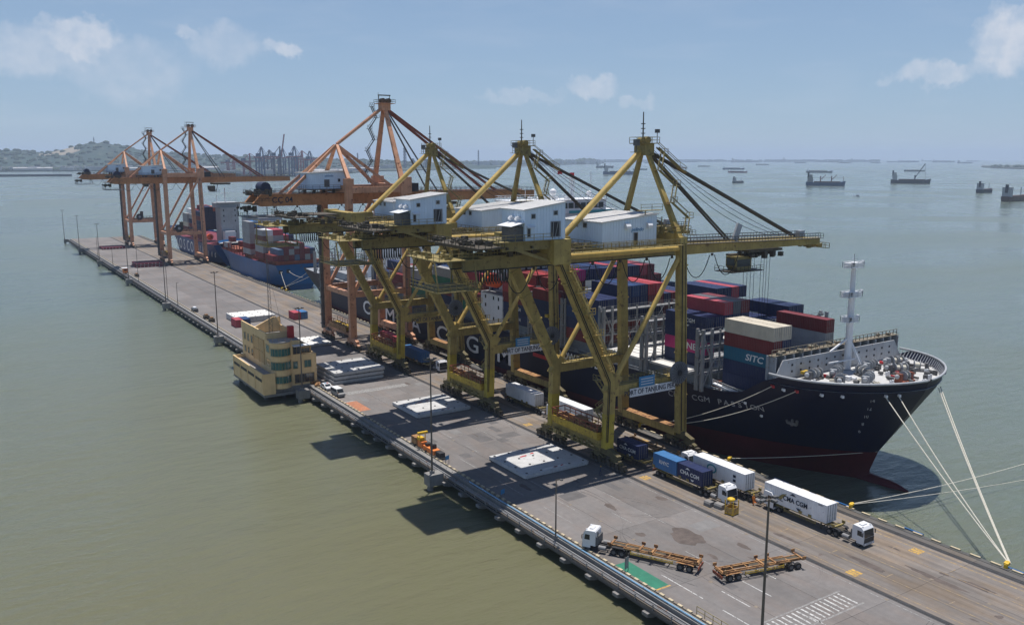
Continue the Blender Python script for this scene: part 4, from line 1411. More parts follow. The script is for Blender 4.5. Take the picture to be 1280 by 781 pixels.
# ------------------------------------------------------------------ ships
class Hull:
    """Lofted hull: stations along the length by levels in height; port side faces -X."""

    def __init__(self, xc, half, y_bow, y_stern, deck, stem_water, fore=None, boot=(1.3, 1.3), blunt=17.0, entry=60.0, stern_in=.88, run=45.0):
        self.__dict__.update(locals())

    def stem(self, z):
        s = max(0.0, min(1.0, (z - 1.0) / (self.top(self.y_bow) - 1.0)))
        return self.stem_water + (self.y_bow - self.stem_water) * s ** .92

    def top(self, y):
        if self.fore:
            zf, ya, yb = self.fore
            if y <= ya:
                return zf
            if y < yb:
                u = (y - ya) / (yb - ya)
                return zf + (self.deck + .7 - zf) * u
            return self.deck + max(0, .7 - (y - yb) * .02)
        return self.deck

    def b(self, y, z):
        d = max(0.0, y - self.stem(z))
        L_ = self.y_stern - self.stem(z)
        s = max(0.0, min(1.0, (z + 3.0) / (self.top(self.y_bow) + 3.0))) ** 1.15
        bw = self.half * (1 - (1 - min(1, d / self.entry)) ** 1.9) if d < self.entry else self.half
        bd = self.half * (1 - (1 - min(1, d / self.blunt)) ** 2) ** .6 if d < self.blunt else self.half
        v = bw * (1 - s) + bd * s
        e = self.y_stern - y
        if e < self.run:
            k = 1 - e / self.run
            low = 1 - .75 * k ** 1.6
            high = 1 - (1 - self.stern_in) * k ** 2
            sz = max(0, min(1, (z + 4) / (self.deck + 4))) ** .7
            v *= low * (1 - sz) + high * sz
        return v

    def zb(self, y):
        u = (y - self.y_bow) / (self.y_stern - self.y_bow)
        return self.boot[0] + (self.boot[1] - self.boot[0]) * min(1, u * 2.2)

    def build(self, parent, mats, bulwark=1.1):
        us = [0, .002, .005, .01, .016, .024, .034, .046, .06, .075, .09, .105, .12, .14, .17, .21, .27, .35, .45, .55, .65, .73, .8, .86, .91, .95, .98, 1]
        low = [-9, -5, -3, -1, None, 4.8, 6.6, 8.4]
        rows = []
        for u in us:
            yn = self.y_bow + u * (self.y_stern - self.y_bow)
            zt = self.top(yn) + bulwark * (1 if (self.fore and yn < self.fore[1] + 1) else .25)
            zs = [self.zb(yn) if z is None else z for z in low]
            zs = [z for z in zs if z < self.deck - 2] + []
            zs = zs + [zs[-1] + (zt - zs[-1]) * k / 4 for k in (1, 2, 3, 4)]
            rows.append([(z, self.stem(z) + u * (self.y_stern - self.stem(z))) for z in zs])
        n = len(rows[0])
        m = MB()
        for s in (-1, 1):
            vs, fs = [], []
            for r in rows:
                for z, y in r:
                    vs.append((self.xc + s * self.b(y, z), y, z))
            hull_f, boot_f = [], []
            ib = low.index(None)
            for i in range(len(rows) - 1):
                for j in range(n - 1):
                    f = (i * n + j, (i + 1) * n + j, (i + 1) * n + j + 1, i * n + j + 1)
                    (boot_f if j < ib else hull_f).append(f if s > 0 else f[::-1])
            m.m = 0
            m.add(vs, hull_f, True)
            m.m = 1
            m.add(vs, boot_f, True)
        # transom
        last = rows[-1]
        vs = [(self.xc + s * self.b(y, z), y, z) for z, y in last for s in (-1, 1)]
        m.m = 0
        m.add(vs, [(2 * j, 2 * j + 1, 2 * j + 3, 2 * j + 2) for j in range(n - 1)])
        o = m.obj('hull', mats, parent)
        return o

    def deck_poly(self, y0, y1, z, inset=.25, n=24):
        ys = [y0 + (y1 - y0) * (i / n) ** 1.6 for i in range(n + 1)]
        l_ = [(self.xc - max(.02, self.b(y, z) - inset), y, z) for y in ys]
        r_ = [(self.xc + max(.02, self.b(y, z) - inset), y, z) for y in ys]
        return l_ + r_, [(i, n + 1 + i, n + 2 + i, i + 1) for i in range(n)]


def ship_windows(parent, x0, x1, y, zs, wd, ht, step, glass='glass'):
    """Rows of separate windows on a wall that faces -Y."""
    base = MB().box(0, wd, -.06, -.02, 0, ht).obj('window', glass, parent, (x0, y, zs[0]))
    first = True
    for z in zs:
        x = x0
        while x + wd < x1:
            if not first:
                inst(base, 'window', parent, (x, y, z))
            first = False
            x += step


# ---- container meshes, shared
def container_mesh(ln, name):
    wd, h = 2.44, 2.6
    m = MB()
    d = .05
    # corrugated long sides
    n = int(ln / .42)
    for s in (-1, 1):
        x = s * wd / 2
        vs, k = [], 0
        prof = []
        for i in range(n):
            y0 = .16 + (ln - .32) * i / n
            st = (ln - .32) / n
            prof += [(y0, 0), (y0 + st * .3, 0), (y0 + st * .5, d), (y0 + st * .8, d)]
        prof.append((ln - .16, 0))
        for (y, q) in prof:
            vs += [(x - s * q, y, .16), (x - s * q, y, h - .12)]
        fs = [(2 * i, 2 * i + 2, 2 * i + 3, 2 * i + 1) for i in range(len(prof) - 1)]
        m.add(vs, fs if s > 0 else [f[::-1] for f in fs])
        m.box(min(x, x - s * .1), max(x, x - s * .1), 0, ln, 0, .16)
        m.box(min(x, x - s * .1), max(x, x - s * .1), 0, ln, h - .12, h)
        for y in (0, ln - .16):
            m.box(min(x, x - s * .16), max(x, x - s * .16), y, y + .16, .16, h - .12)
    # ribbed roof, end wall
    n = int(ln / .9)
    for i in range(n):
        y0, st = ln * i / n, ln / n
        m.add([(-1.12, y0 + .05, h - .06), (1.12, y0 + .05, h - .06), (1.12, y0 + st * .5, h - .02), (-1.12, y0 + st * .5, h - .02), (1.12, y0 + st + .05, h - .06), (-1.12, y0 + st + .05, h - .06)],
              [(0, 1, 2, 3), (3, 2, 4, 5)])
    m.add([(-1.1, ln - .04, .1), (1.1, ln - .04, .1), (1.1, ln - .04, h - .1), (-1.1, ln - .04, h - .1)], [(3, 2, 1, 0)])
    m.add([(-1.2, .02, .02), (1.2, .02, .02), (1.2, ln - .02, .02), (-1.2, ln - .02, .02)], [(3, 2, 1, 0)])
    # door end: two leaves, recessed, with four lock bars
    m.box(-1.06, -.015, .05, .09, .14, h - .12)
    m.box(.015, 1.06, .05, .09, .14, h - .12)
    m.box(-1.1, 1.1, .09, .12, .1, h - .1)
    m.box(-1.06, 1.06, .01, .1, h - .14, h)
    m.box(-1.06, 1.06, .01, .1, 0, .14)
    m.m = 1
    for x in (-.82, -.3, .3, .82):
        m.box(x - .025, x + .025, .0, .045, .12, h - .1)
        m.box(x - .09, x + .09, .0, .04, 1.0, 1.06)
    me = m.obj(name, ['paint_navy_blue', 'pipe_grey'])
    d_ = me.data
    bpy.data.objects.remove(me)
    return d_


BOX = {40: container_mesh(12.19, 'container_long'), 20: container_mesh(6.06, 'container_short')}
N_BOX = [0]
SEEN_LABELS = set()


def container(color, ln, x, y, z, label, hz=2.6, group='shipping containers', rz=0.0, wscale=1.0):
    o = bpy.data.objects.new('shipping_container', BOX[ln])
    COL.objects.link(o)
    o.location = (x, y, z)
    o.rotation_euler = (0, 0, rz)
    o.scale = (wscale, 1, hz / 2.6)
    o.material_slots[0].link = 'OBJECT'
    o.material_slots[0].material = MATS['paint_' + color.replace(' ', '_')]
    if label in SEEN_LABELS:
        print('DUP LABEL', label)
    SEEN_LABELS.add(label)
    tag(o, label, 'container', group)
    N_BOX[0] += 1
    return o


ORD = ['first', 'second', 'third', 'fourth', 'fifth', 'sixth', 'seventh', 'eighth', 'ninth', 'tenth', 'eleventh', 'twelfth', 'thirteenth', 'fourteenth', 'fifteenth', 'sixteenth']


# boxes the photograph shows nothing of (buried in the stacks): bay -> row.depth
BURIED = {
    'navy ship bow bay': '1.2 1.3 2.0 3.0 4.0 5.0 6.3 7.0 8.0',
    'second bay from navy bow': '4.2 4.3 5.2 5.3 6.2 6.3 7.0 8.0 9.1 10.1 10.2 11.1 11.2 12.1 12.2 12.3 13.1 13.2 13.3 14.1 14.2',
    'third bay from navy bow': '9.3 9.4 10.1 11.1 13.0 14.0',
    'fourth bay from navy bow': '6.4 13.0 14.0',
    'fifth bay from navy bow': '12.1',
    'bay ahead of navy bridge': '6.0 7.0',
    'bay behind navy bridge': '1.2 1.3 2.2 2.3 4.0 4.1 5.0 5.1 5.2 5.3 6.0 6.1 6.2 7.0 7.1 8.0 8.1 8.2 8.3 9.0 9.1 9.2 10.0 10.1 11.0 11.1 11.2 11.3 12.0 12.1',
    'second bay behind navy bridge': '3.0 3.3 4.1 4.2 6.0 6.1 7.0 7.1 7.2 8.0 9.0 10.0 11.0 12.0 12.1',
    'third bay behind navy bridge': '2.0 3.0 4.0 5.0 6.0 7.0 8.0 9.0 10.0 11.0 11.1 12.0',
    'fourth bay behind navy bridge': '3.0 4.1 6.0 6.1 7.0 9.0 9.1 9.2 10.0 11.0 12.0',
    'fifth bay behind navy bridge': '1.0 3.0 4.0 5.0 6.1 7.0 8.1 8.2 10.0 11.1 12.0',
    'second bay of bright blue ship': '3.2 4.1 5.1',
    'third bay of bright blue ship': '1.2 1.3 2.1 2.2 3.0 3.1 4.0',
    'bay beyond COSCO ship bridge': '4.1 4.2 4.3 4.4 5.0 5.1 5.2 5.3 5.4 6.0 6.1 6.2 6.3 6.4',
    'middle bay of COSCO ship': '1.1 1.2 1.3 2.1 2.2 2.3 2.4 3.1 3.2 3.3 3.4 4.0 4.1 4.2 4.3 5.0 5.1 5.2 5.3',
    'foremost bay of COSCO ship': '1.1 1.2 1.3 2.1 2.2 2.3 3.0 3.1 3.2 4.0 4.1 4.2',
}
BURIED = {b: {tuple(map(int, p.split('.'))) for p in s.split()} for b, s in BURIED.items()}


def stow(bays, ship, group, pitch=2.5, hz=2.65, base_rows=None):
    """bays: (name, y_front, x0, z0, length, {row: [colours bottom to top]}). Only boxes with an open top, quay side or bow side are made."""
    made = {}
    prev = None
    for (nm, yf, x0, z0, ln, rows) in bays:
        for r in sorted(rows):
            st = rows[r]
            for k, c in enumerate(st):
                left = len(rows.get(r - 1, [])) if rows.get(r - 1) is not None else 0
                frontn = 0
                if prev is not None:
                    pn, pyf, px0, pz0, pln, prows = prev
                    rr = round((x0 + r * pitch - px0) / pitch)
                    frontn = len(prows.get(rr, []))
                if c is None or not (k == len(st) - 1 or k >= left or k >= frontn):
                    continue
                d = len(st) - 1 - k
                if (r, d) in BURIED.get(nm, ()):
                    continue
                tier = 'topmost' if d == 0 else ('under topmost' if d == 1 else ORD[d] + ' below top')
                lab = f'{c} container {tier}, {ORD[r]} row from quay, {nm}'
                o = container(c, ln, x0 + r * pitch + 1.22, yf, z0 + k * hz, lab, hz - .03, group)
                made[(nm, r, k)] = o
        prev = (nm, yf, x0, z0, ln, rows)
    return made


# ================================================================== the navy ship
A = Hull(67.5, 19.7, 84.7, 354.0, 11.2, 95.0, fore=(17.4, 103.6, 110.0), boot=(2.9, 0.7))
sA = thing('container_ship', 'navy container ship with pale mast on its bow, CMA CGM PASSION lettered on the hull', 'container ship', (67.5, 219, WATER))


def pa(m, name, mats, off=True):
    m.off = (67.5, 219, WATER)
    m.v = [(a - 67.5, b - 219, c - WATER) for a, b, c in m.v]
    return m.obj(name, mats, sA)


def scatter(name, mt, x0, x1, y0, y1, z, n, hmax, seed):
    for k in range(n):
        r = random.Random(seed * 100 + k)
        x, y = r.uniform(x0, x1), r.uniform(y0, y1)
        pa(clutter(MB(), x, x + .01, y, y + .01, z, 1, hmax, seed * 100 + k), name, mt)


def at_a(p):
    return (p[0] - 67.5, p[1] - 219, p[2] - WATER)


hA = A.build(sA, ['hull_navy', 'boot_red'])
hA.location = (-67.5, -219, -WATER)
# bulb
m = MB()
rings = []
for i in range(12):
    u = i / 11
    y = 87.2 + u * 20
    r = (.15 + 2.6 * sin(pi / 2 * min(1, u * 1.35)) ** .8)
    z = -3.0 - .05 - 1.9 * min(1, u * 1.5) + (0.25 if u < .2 else 0)
    rings.append((y, r, z))
vs = [(67.8 + r * .75 * cos(2 * pi * j / 14), y, z + r * 1.12 * sin(2 * pi * j / 14)) for y, r, z in rings for j in range(14)]
m.add(vs, [(i * 14 + j, i * 14 + (j + 1) % 14, (i + 1) * 14 + (j + 1) % 14, (i + 1) * 14 + j) for i in range(11) for j in range(14)], True)
m.add([(67.8, 87.0, -2.85)] + vs[:14], [(0, 1 + (j + 1) % 14, 1 + j) for j in range(14)])
pa(m, 'bulbous_bow', 'boot_red')
# decks
m = MB()
v, f = A.deck_poly(84.95, 104.0, 16.9, .2)
m.add(v, f)
pa(m, 'forecastle_deck', 'deck_pale')
m = MB()
v, f = A.deck_poly(104.6, 353.8, 11.05, .1)
m.add(v, f)
m.prism([(54.5, 11), (80.5, 11), (86.5, 16.85), (48.5, 16.85)], 'y', 104.3, 104.6)
pa(m, 'main_deck', 'ship_grey')
# rim of the bulwark, a rounded pale cap
for s in (-1, 1):
    pts = []
    for i in range(25):
        y = 84.72 + (103.4 - 84.72) * (i / 24) ** 1.9
        pts.append((67.5 + s * A.b(y, 18.5), y, 18.55))
    m = MB().path(pts, .22, 6)
    pa(m, 'bulwark_cap', 'light_grey')
    m = MB()
    for i in range(1, 26):
        y = 85.4 + (103 - 85.4) * (i / 25)
        bb = A.b(y, 18.4)
        m.bar((67.5 + s * max(.2, bb - .55), y, 18.4), (67.5 + s * max(.2, bb - 1.4), y + .25, 16.95), .14, .1)
    pa(m, 'bulwark_stay', 'light_grey')
# breakwater: grey plate with stiffeners, swept ends
m = MB()
m.prism([(51.0, 20.6), (84.5, 20.6), (87.0, 17.0), (48.6, 17.0)], 'y', 103.0, 103.25)
bw = pa(m, 'breakwater', 'light_grey')
m = MB()
for i in range(13):
    for z in (18.3, 19.5):
        m.cbox((53.5 + i * 2.45, 102.97, z), (.38, .1, .38))
pa(m, 'drain_hole', 'dark')
m = MB()
m.box(48.9, 86.1, 104.7, 105.2, 16.9, 21.4)
for i in range(16):
    x = 49.4 + i * 2.45
    m.box(x - .12, x + .12, 103.3, 104.7, 17, 21.3)
pa(m, 'stiffened_wall', 'ship_grey')
m = MB()
m.rail([(49, 104.0, 21.4), (86.6, 104.0, 21.4)], 1.1, 1.2, .1)
m.bar((49, 104.2, 21.45), (86.6, 104.2, 21.45), 1.4, .12)
clutter(m, 49.5, 86, 103.7, 105, 21.4, 14, .7, 40)
pa(m, 'breakwater_walk', 'rust_rail')
# foremast
m = MB()
m.tube((68.3, 102.0, 17), (68.3, 102.0, 31), .72, 14, .58)
m.tube((68.3, 102.0, 31), (68.3, 102.0, 37.2), .52, 12, .4)
mast = pa(m, 'foremast', 'ship_white')
for z, wd in ((26.2, 1.6), (31.0, 2.2), (36.6, 2.0)):
    m = MB()
    m.box(68.3 - wd, 68.3 + wd * .8, 101.0, 103.0, z, z + .12)
    m.rail([(68.3 - wd, 101, z + .1), (68.3 + wd * .8, 101, z + .1), (68.3 + wd * .8, 103, z + .1), (68.3 - wd, 103, z + .1), (68.3 - wd, 101, z + .1)], 1.0, 1.2)
    m.bar((68.3 - wd - .8, 102, z + .4), (68.3 + wd + .8, 102, z + .4), .15, .15)
    m.cbox((68.3 + wd + .6, 102, z + .8), (.5, .5, .7))
    m.cbox((68.3 - wd * .6, 101.4, z + .7), (.6, .5, .8))
    m.box(68.3 - wd + .15, 68.3 + wd * .8 - .15, 101.15, 102.85, z + .12, z + .95)
    o = pa(m, 'mast_platform', 'ship_white')
m = MB()
m.tube((68.3, 102, 37.2), (68.3, 102, 39.2), .08, 5)
m.bar((67.3, 102, 38.2), (69.3, 102, 38.2), .08, .08)
pa(m, 'mast_antenna', 'light_grey')
for dx, dy in ((-4.6, .6), (2.4, -2.2), (3.6, -.5), (1.2, -2.6)):
    m = MB().bar((68.3, 102, 23.2), (68.3 + dx, 102 + dy, 17.0 if dx > -4 else 20.8), .3, .3)
    pa(m, 'mast_brace', 'ship_white')
m = MB().bar((62.0, 101.5, 19.0), (70, 100.6, 19.2), .25, .25)
pa(m, 'mast_tie', 'ship_white')
# winches and windlasses on the forecastle
def winch(x, y, rz, drums, paint):
    g = MB()
    g.box(-2.0, 2.0, -.9, .9, 0, .3)
    g.box(-2.1, -1.4, -.6, .6, .3, 1.7)
    g.box(1.4, 1.9, -.5, .5, .3, 1.6)
    g.tube((-2.0, 0, 1.1), (2.9, 0, 1.1), .14, 8)
    w_ = g.obj('winch', paint, sA, at_a((x, y, 16.92)))
    w_.rotation_euler = (0, 0, rz)
    for d in drums:
        k = MB()
        k.tube((d - .45, 0, 1.1), (d + .45, 0, 1.1), .5, 12)
        k.obj('rope_drum', 'rope', w_)
        for q in (-.5, .5):
            MB().tube((d + q - .06, 0, 1.1), (d + q + .06, 0, 1.1), .95, 16).obj('drum_flange', 'ship_grey', w_)
    MB().ball((-2.3, 0, 1.2), .45, 10, 6).obj('motor_cover', 'light_grey', w_)


random.seed(3)
for x, y, rz, dr, pt in ((56.5, 100.4, .1, (-.3, 1.0), 'steel'), (61.8, 99.6, .35, (-.4, .9), 'ship_grey'), (57.5, 95.6, .6, (0,), 'steel'), (62.2, 93.2, .4, (-.4, .9), 'ship_grey'), (66.0, 96.6, 1.2, (-.3, 1.0), 'steel'),
                         (71.5, 99.2, .2, (-.5, .8), 'ship_grey'), (73.5, 94.6, -.5, (-.3, .9), 'steel'), (78.4, 98.6, -.3, (-.3, 1.0), 'ship_grey'), (69.0, 90.4, 0, (0,), 'red_brown'), (78.5, 94.0, -.9, (0,), 'steel')):
    winch(x, y, rz, dr, pt)
m = MB()
for x, y in ((53, 97.8), (55.2, 93.6), (59, 90.2), (62.5, 87.8), (66, 86.9), (70, 87.2), (74, 88.6), (77.4, 91.4), (80.6, 95.0), (82.4, 99), (64.4, 89.9), (71.6, 90.6), (59.6, 97.6), (75.5, 97.6), (69.6, 94.2)):
    for dx in (-.35, .35):
        m.tube((x + dx, y, 16.9), (x + dx, y, 17.9), .2, 8)
pa(m, 'mooring_bitts', 'ship_white')
scatter('deck_gear', 'steel', 58, 80, 88.5, 100, 16.95, 40, 1.3, 9)
scatter('locker', 'ship_white', 56, 80, 90, 100, 16.95, 9, 1.0, 19)
scatter('valve_box', 'red_paint', 57, 79, 90, 101, 16.95, 9, .8, 29)
m = MB().cbox((56.0, 102.0, 18.0), (1.8, .8, .5), .1).box(57, 59, 101.6, 102.2, 17, 17.6)
pa(m, 'yellow_crate', 'yellow_new')
# walking lane and coils
for k in range(5):
    m = MB()
    c = random.uniform(58, 78), random.uniform(90, 99)
    m.path([(c[0] + .6 * cos(a * .5), c[1] + .6 * sin(a * .5), 17.0 + a * .01) for a in range(26)], .09, 5)
    pa(m, 'rope_coil', 'rope')
# hawse fittings: pale chocks and red rollers along the hull
for y, z, mt in ((103.0, 16.2, 'red_paint'), (98.3, 16.2, 'red_paint'), (100.8, 16.0, 'ship_white'), (94.6, 16.1, 'ship_white'), (92.0, 16.1, 'ship_white'), (87.6, 16.3, 'ship_white'), (86.6, 16.3, 'ship_white'), (111.2, 10.8, 'ship_white'), (108.6, 8.6, 'ship_white')):
    m = MB().cbox((67.5 - A.b(y, z) - .05, y, z), (.35, 1.1 if z > 15 else .7, .45), -.5)
    pa(m, 'fairlead', mt)
m = MB()
ax, ay, az = 67.5 - A.b(102.5, 8.8) - .3, 102.5, 9.0
m.bar((ax + .2, ay, az + 1.2), (ax, ay, az - 1.1), .35, .4).bar((ax, ay - 1.1, az - .6), (ax, ay + 1.1, az - .6), .4, .5)
m.bar((ax, ay - 1.1, az - .6), (ax - .1, ay - 1.2, az + .3), .3, .4).bar((ax, ay + 1.1, az - .6), (ax - .1, ay + 1.2, az + .3), .3, .4)
pa(m, 'anchor', 'steel')


def hull_text(ship, par, chars, y0, y1, z, size, sx, m, off, zslope=0.0, bold=0.0, name='lettering'):
    """One piece of lettering per character, laid on the curved shell."""
    n = len(chars)
    for i, ch in enumerate(chars):
        if ch == ' ':
            continue
        y = y0 + (y1 - y0) * (i + .5) / n
        zz = z + zslope * (y - y0)
        x = ship.xc - ship.b(y, zz)
        db = (ship.b(y + .5, zz) - ship.b(y - .5, zz))
        dz = (ship.b(y, zz + .4) - ship.b(y, zz - .4)) / .8
        yaw = math.atan(db)
        o = text(ch, size, m, par, (x - .12 - off[0], y - off[1], zz - off[2]), (pi / 2 + math.atan(dz), 0, -pi / 2 + yaw), name, .03, 'CENTER', sx, bold=bold)


OFFA = (67.5, 219, WATER)
hull_text(A, hA, 'CMA CGM PASSION', 130.5, 107.2, 8.55, 1.75, 1.15, 'letter_shaded', (0, 0, 0), -.075)
for ch, y in (('C', 283), ('M', 264), ('A', 245), ('C', 227.5), ('G', 209.3), ('M', 192.6)):
    text(ch, 6.6, 'letter_white', hA, (67.5 - A.b(y, 4.6) - .12, y, 4.6), FACE_NX, 'lettering', .03, 'CENTER', 1.55, bold=.06)
hull_text(A, hA, 'LNG POWERED', 178.5, 151.6, 10.0, 2.5, 1.1, 'letter_white', (0, 0, 0), 0, .03)
MB().box(47.6, 47.72, 170, 178.8, 7.4, 8.3).obj('red_band', 'red_paint', hA)
# load line mark and draught scale
MB().bar((47.66, 166.5, 6.2), (47.66, 166.5, 7.6), .12, .8).bar((47.66, 166.5, 7.3), (47.66, 166.5, 8.2), .12, .4).obj('tug_mark', 'letter_white', hA)
# side rails and coaming
m = MB()
for s in (-1, 1):
    pts = [(67.5 + s * (A.b(y, 11.3) - .2), y, 11.15) for y in range(111, 192, 8)]
    m.rail(pts, 1.2, 2.4, .08)
pa(m, 'deck_rail', 'light_grey')
m = MB()
m.box(53, 82.2, 106.8, 118.4, 11.05, 12.7)
m.box(50.6, 84.6, 124.4, 194, 11.05, 13.7)
m.box(50.6, 84.6, 207, 294, 11.05, 13.7)
m.box(50.6, 84.6, 308, 336, 11.05, 13.7)
pa(m, 'hatch_coaming', 'ship_grey')
for x, y in ((50.8, 139.3), (62.2, 139.3), (73.6, 139.3), (50.8, 124.8)):
    m = MB().box(x - 1.6 * (x < 51), x + 11.1, y, y + 12.1, 13.75, 14.2)
    for k in range(5):
        m.box(x + 1 + 2.2 * k, x + 1.3 + 2.2 * k, y + .2, y + 11.9, 14.2, 14.32)
    pa(m, 'hatch_cover', 'hatch_white')
# lashing bridges
def lashing_bridge(y, zt, x0=48.7, x1=86.3):
    m = MB()
    nx = 15
    for i in range(nx + 1):
        x = x0 + (x1 - x0) * i / nx
        if i % 2 == 0:
            m.box(x - .14, x + .14, y - .55, y - .25, 11.1, zt)
        if i % 3 == 0:
            m.box(x - .22, x + .22, y + .25, y + .6, 11.1, zt)
    z = 14.5
    while z < zt + .1:
        m.box(x0 - .3, x1 + .3, y - .7, y + .7, z - .28, z)
        m.rail([(x0, y - .7, z), (x1, y - .7, z)], 1.05, 2.5, .06)
        z += 2.7
    for s, x in ((1, x0), (-1, x1)):
        m.box(x - .3, x + .3, y - 1.0, y - .4, 11.1, zt + .4)
        m.box(x - .3, x + .3, y + .6, y + 1.1, 11.1, zt + .4)
        m.box(x + s * 2.4 - .25, x + s * 2.4 + .25, y - 1.0, y - .5, 11.1, zt + .4)
        m.bar((x, y - .8, 11.5), (x + s * 2.4, y - .8, 16.5), .25, .25)
        m.bar((x + s * 2.4, y - .8, 17), (x, y - .8, 22.5), .25, .25)
    o = pa(m, 'lashing_bridge', 'lashing_grey')
    m = MB()
    r = random.Random(int(y))
    for i in range(14):
        x = x0 + 1 + 2.5 * i
        zb_ = r.choice((14.6, 17.2, 19.9))
        m.bar((x, y - .9, zb_), (x + 2.1, y - 1.6, zb_ + 3.6), .07, .07)
        m.bar((x + 2.1, y - .9, zb_), (x, y - 1.6, zb_ + 3.6), .07, .07)
    pa(m, 'lashing_rod', 'light_grey')


for y, zt in ((121.6, 23.2), (138.15, 23.2), (152.65, 23.2), (167.2, 23.2), (181.5, 23.2), (221.4, 20), (235.8, 20), (250.2, 19.5), (264.6, 19.5), (279, 19.5), (321, 22), (336, 19.5)):
    lashing_bridge(y, zt)
# superstructure
m = MB()
m.box(48.6, 86.4, 194.5, 206.0, 11.05, 20.4)
sup = pa(m, 'accommodation', 'ship_white')
m = MB().box(54.5, 81.5, 195.0, 206.0, 20.42, 41.6)
pa(m, 'deckhouse', 'ship_white')
for z in (23.1, 25.8, 28.5, 31.2, 33.9, 36.6, 39.3):
    m = MB().box(53.0, 83.0, 193.6, 206.6, z, z + .15)
    m.rail([(53, 193.6, z + .15), (83, 193.6, z + .15)], 1.05, 2, .06)
    pa(m, 'deck_tier', 'ship_white')
ship_windows(sup, 56 - 67.5, 80.5 - 67.5, 195.0 - 219, [z - WATER for z in (24.0, 26.7, 29.4, 32.1, 34.8, 37.5)], .7, .9, 2.45)
for y in (196.5, 199, 203.2):
    for z in (13.2, 16.6, 18.9):
        if (y, z) != (199, 16.6):
            MB().box(48.52, 48.59, y, y + .55, z, z + .95).obj('window', 'glass', sup, (-67.5, -219, -WATER))
m = MB()
m.prism([(47.9, 41.7), (87.1, 41.7), (87.1, 42.6), (83, 42.6), (83, 45.4), (52, 45.4), (52, 42.6), (47.9, 42.6)], 'y', 194.2, 203.6)
br = pa(m, 'bridge', 'ship_white')
m = MB().box(51.6, 83.4, 193.8, 204.0, 45.4, 45.6)
pa(m, 'bridge_roof', 'ship_white')
for i in range(14):
    MB().box(53 + i * 2.1, 54.7 + i * 2.1, 194.08, 194.18, 43.2, 44.7).obj('window', 'glass', br, (-67.5, -219, -WATER))
MB().box(70, 86.9, 194.05, 194.17, 41.8, 42.55).obj('wing_panel', 'teal', br, (-67.5, -219, -WATER))
m = MB().rail([(48, 194.3, 42.6), (52, 194.3, 42.6)], 1.1).rail([(83, 194.3, 42.6), (87, 194.3, 42.6)], 1.1)
m.rail([(52, 194, 45.6), (83, 194, 45.6), (83, 203.8, 45.6), (52, 203.8, 45.6), (52, 194, 45.6)], 1.1, 1.6, .08)
clutter(m, 55, 80, 196, 202, 45.6, 18, 1.5, 55)
pa(m, 'bridge_railing', 'ship_white')
m = MB()
m.tube((74.5, 199, 45.6), (74.5, 199, 52), .35, 8, .25).box(72.6, 76.6, 198.2, 199.8, 51.2, 51.5)
m.bar((73.8, 199, 45.6), (73.8, 199, 51.4), .2, .2).bar((75.2, 199, 45.6), (75.2, 199, 51.4), .2, .2)
m.tube((82, 200, 45.6), (82, 200, 53.0), .12, 6).bar((80.8, 200, 50), (83.2, 200, 50), .1, .1)
m.tube((69, 200, 45.6), (69, 200, 55), .1, 6).bar((67.4, 200, 52), (70.6, 200, 52), .1, .1)
m.ball((66.5, 197, 47.6), 1.0, 10, 6).tube((66.5, 197, 45.6), (66.5, 197, 46.8), .2, 6)
m.ball((79, 197, 47.0), .8, 10, 6)
for x in (58, 61, 64, 71, 77):
    m.tube((x, 198, 45.6), (x, 198, 48.5 + (x % 3)), .07, 5)
pa(m, 'radar_mast', 'ship_white')
for x, z in ((70.2, 52.4), (74.4, 51.9)):
    m = MB().box(x, x + 1.6, 200.0, 200.04, z, z + .9)
    pa(m, 'flag', 'red_paint')
m = MB()
m.tube((84.5, 214, 14), (84.5, 214, 43), .9, 6)
for k in range(10):
    m.bar((83.4, 213.2, 16 + 2.8 * k), (85.6, 214.8, 17.4 + 2.8 * k), .15, .15)
    m.box(83.0, 86.0, 212.6, 215.2, 15 + 2.8 * k, 15.1 + 2.8 * k)
pa(m, 'lattice_mast', 'light_grey')
m = MB()
m.box(48.2, 51.4, 196.6, 205.4, 20.42, 20.7)
for y in (197.4, 204.6):
    m.bar((50.8, y, 20.6), (50.8, y, 26.2), .5, .5).bar((50.8, y, 26.2), (48.4, y, 26.6), .4, .5)
pa(m, 'davit', 'ship_grey')
m = MB()
prof = [(196.4, .25), (197.2, 1.0), (198.6, 1.4), (202.8, 1.45), (204.4, 1.05), (205.2, .3)]
vs = [(49.2 + r * .95 * cos(2 * pi * j / 12), y, 23.6 + r * 1.05 * sin(2 * pi * j / 12)) for y, r in prof for j in range(12)]
m.add(vs, [(i * 12 + j, i * 12 + (j + 1) % 12, (i + 1) * 12 + (j + 1) % 12, (i + 1) * 12 + j) for i in range(5) for j in range(12)], True)
m.add(vs[:12], [tuple(range(11, -1, -1))]).box(48.7, 49.9, 200.2, 203.4, 24.6, 25.7)
pa(m, 'lifeboat', 'orange_boat')
m = MB().box(58, 77, 296, 305.5, 11.05, 37).box(62, 73, 298, 304, 37, 41)
pa(m, 'funnel', 'ship_white')
m = MB().box(61.95, 73.05, 297.9, 304.1, 38, 40)
pa(m, 'funnel_band', 'hull_navy')
m = MB()
m.bar((50.4, 119.2, 12.9), (50.9, 111.8, 12.0), .9, .3)
m.rail([(50.0, 119.2, 13.0), (50.5, 111.8, 12.1)], .8, 1.2, .06)
pa(m, 'gangway', 'ship_white')
scatter('deck_fitting', 'ship_grey', 50.4, 52.0, 111, 122, 11.1, 22, 1.7, 61)
scatter('deck_fitting', 'ship_grey', 48.6, 50.4, 124, 192, 11.1, 40, 1.6, 62)
m = MB().box(51.6, 53.0, 119.4, 120.8, 11.1, 13.0)
pa(m, 'winch_house', 'red_brown')

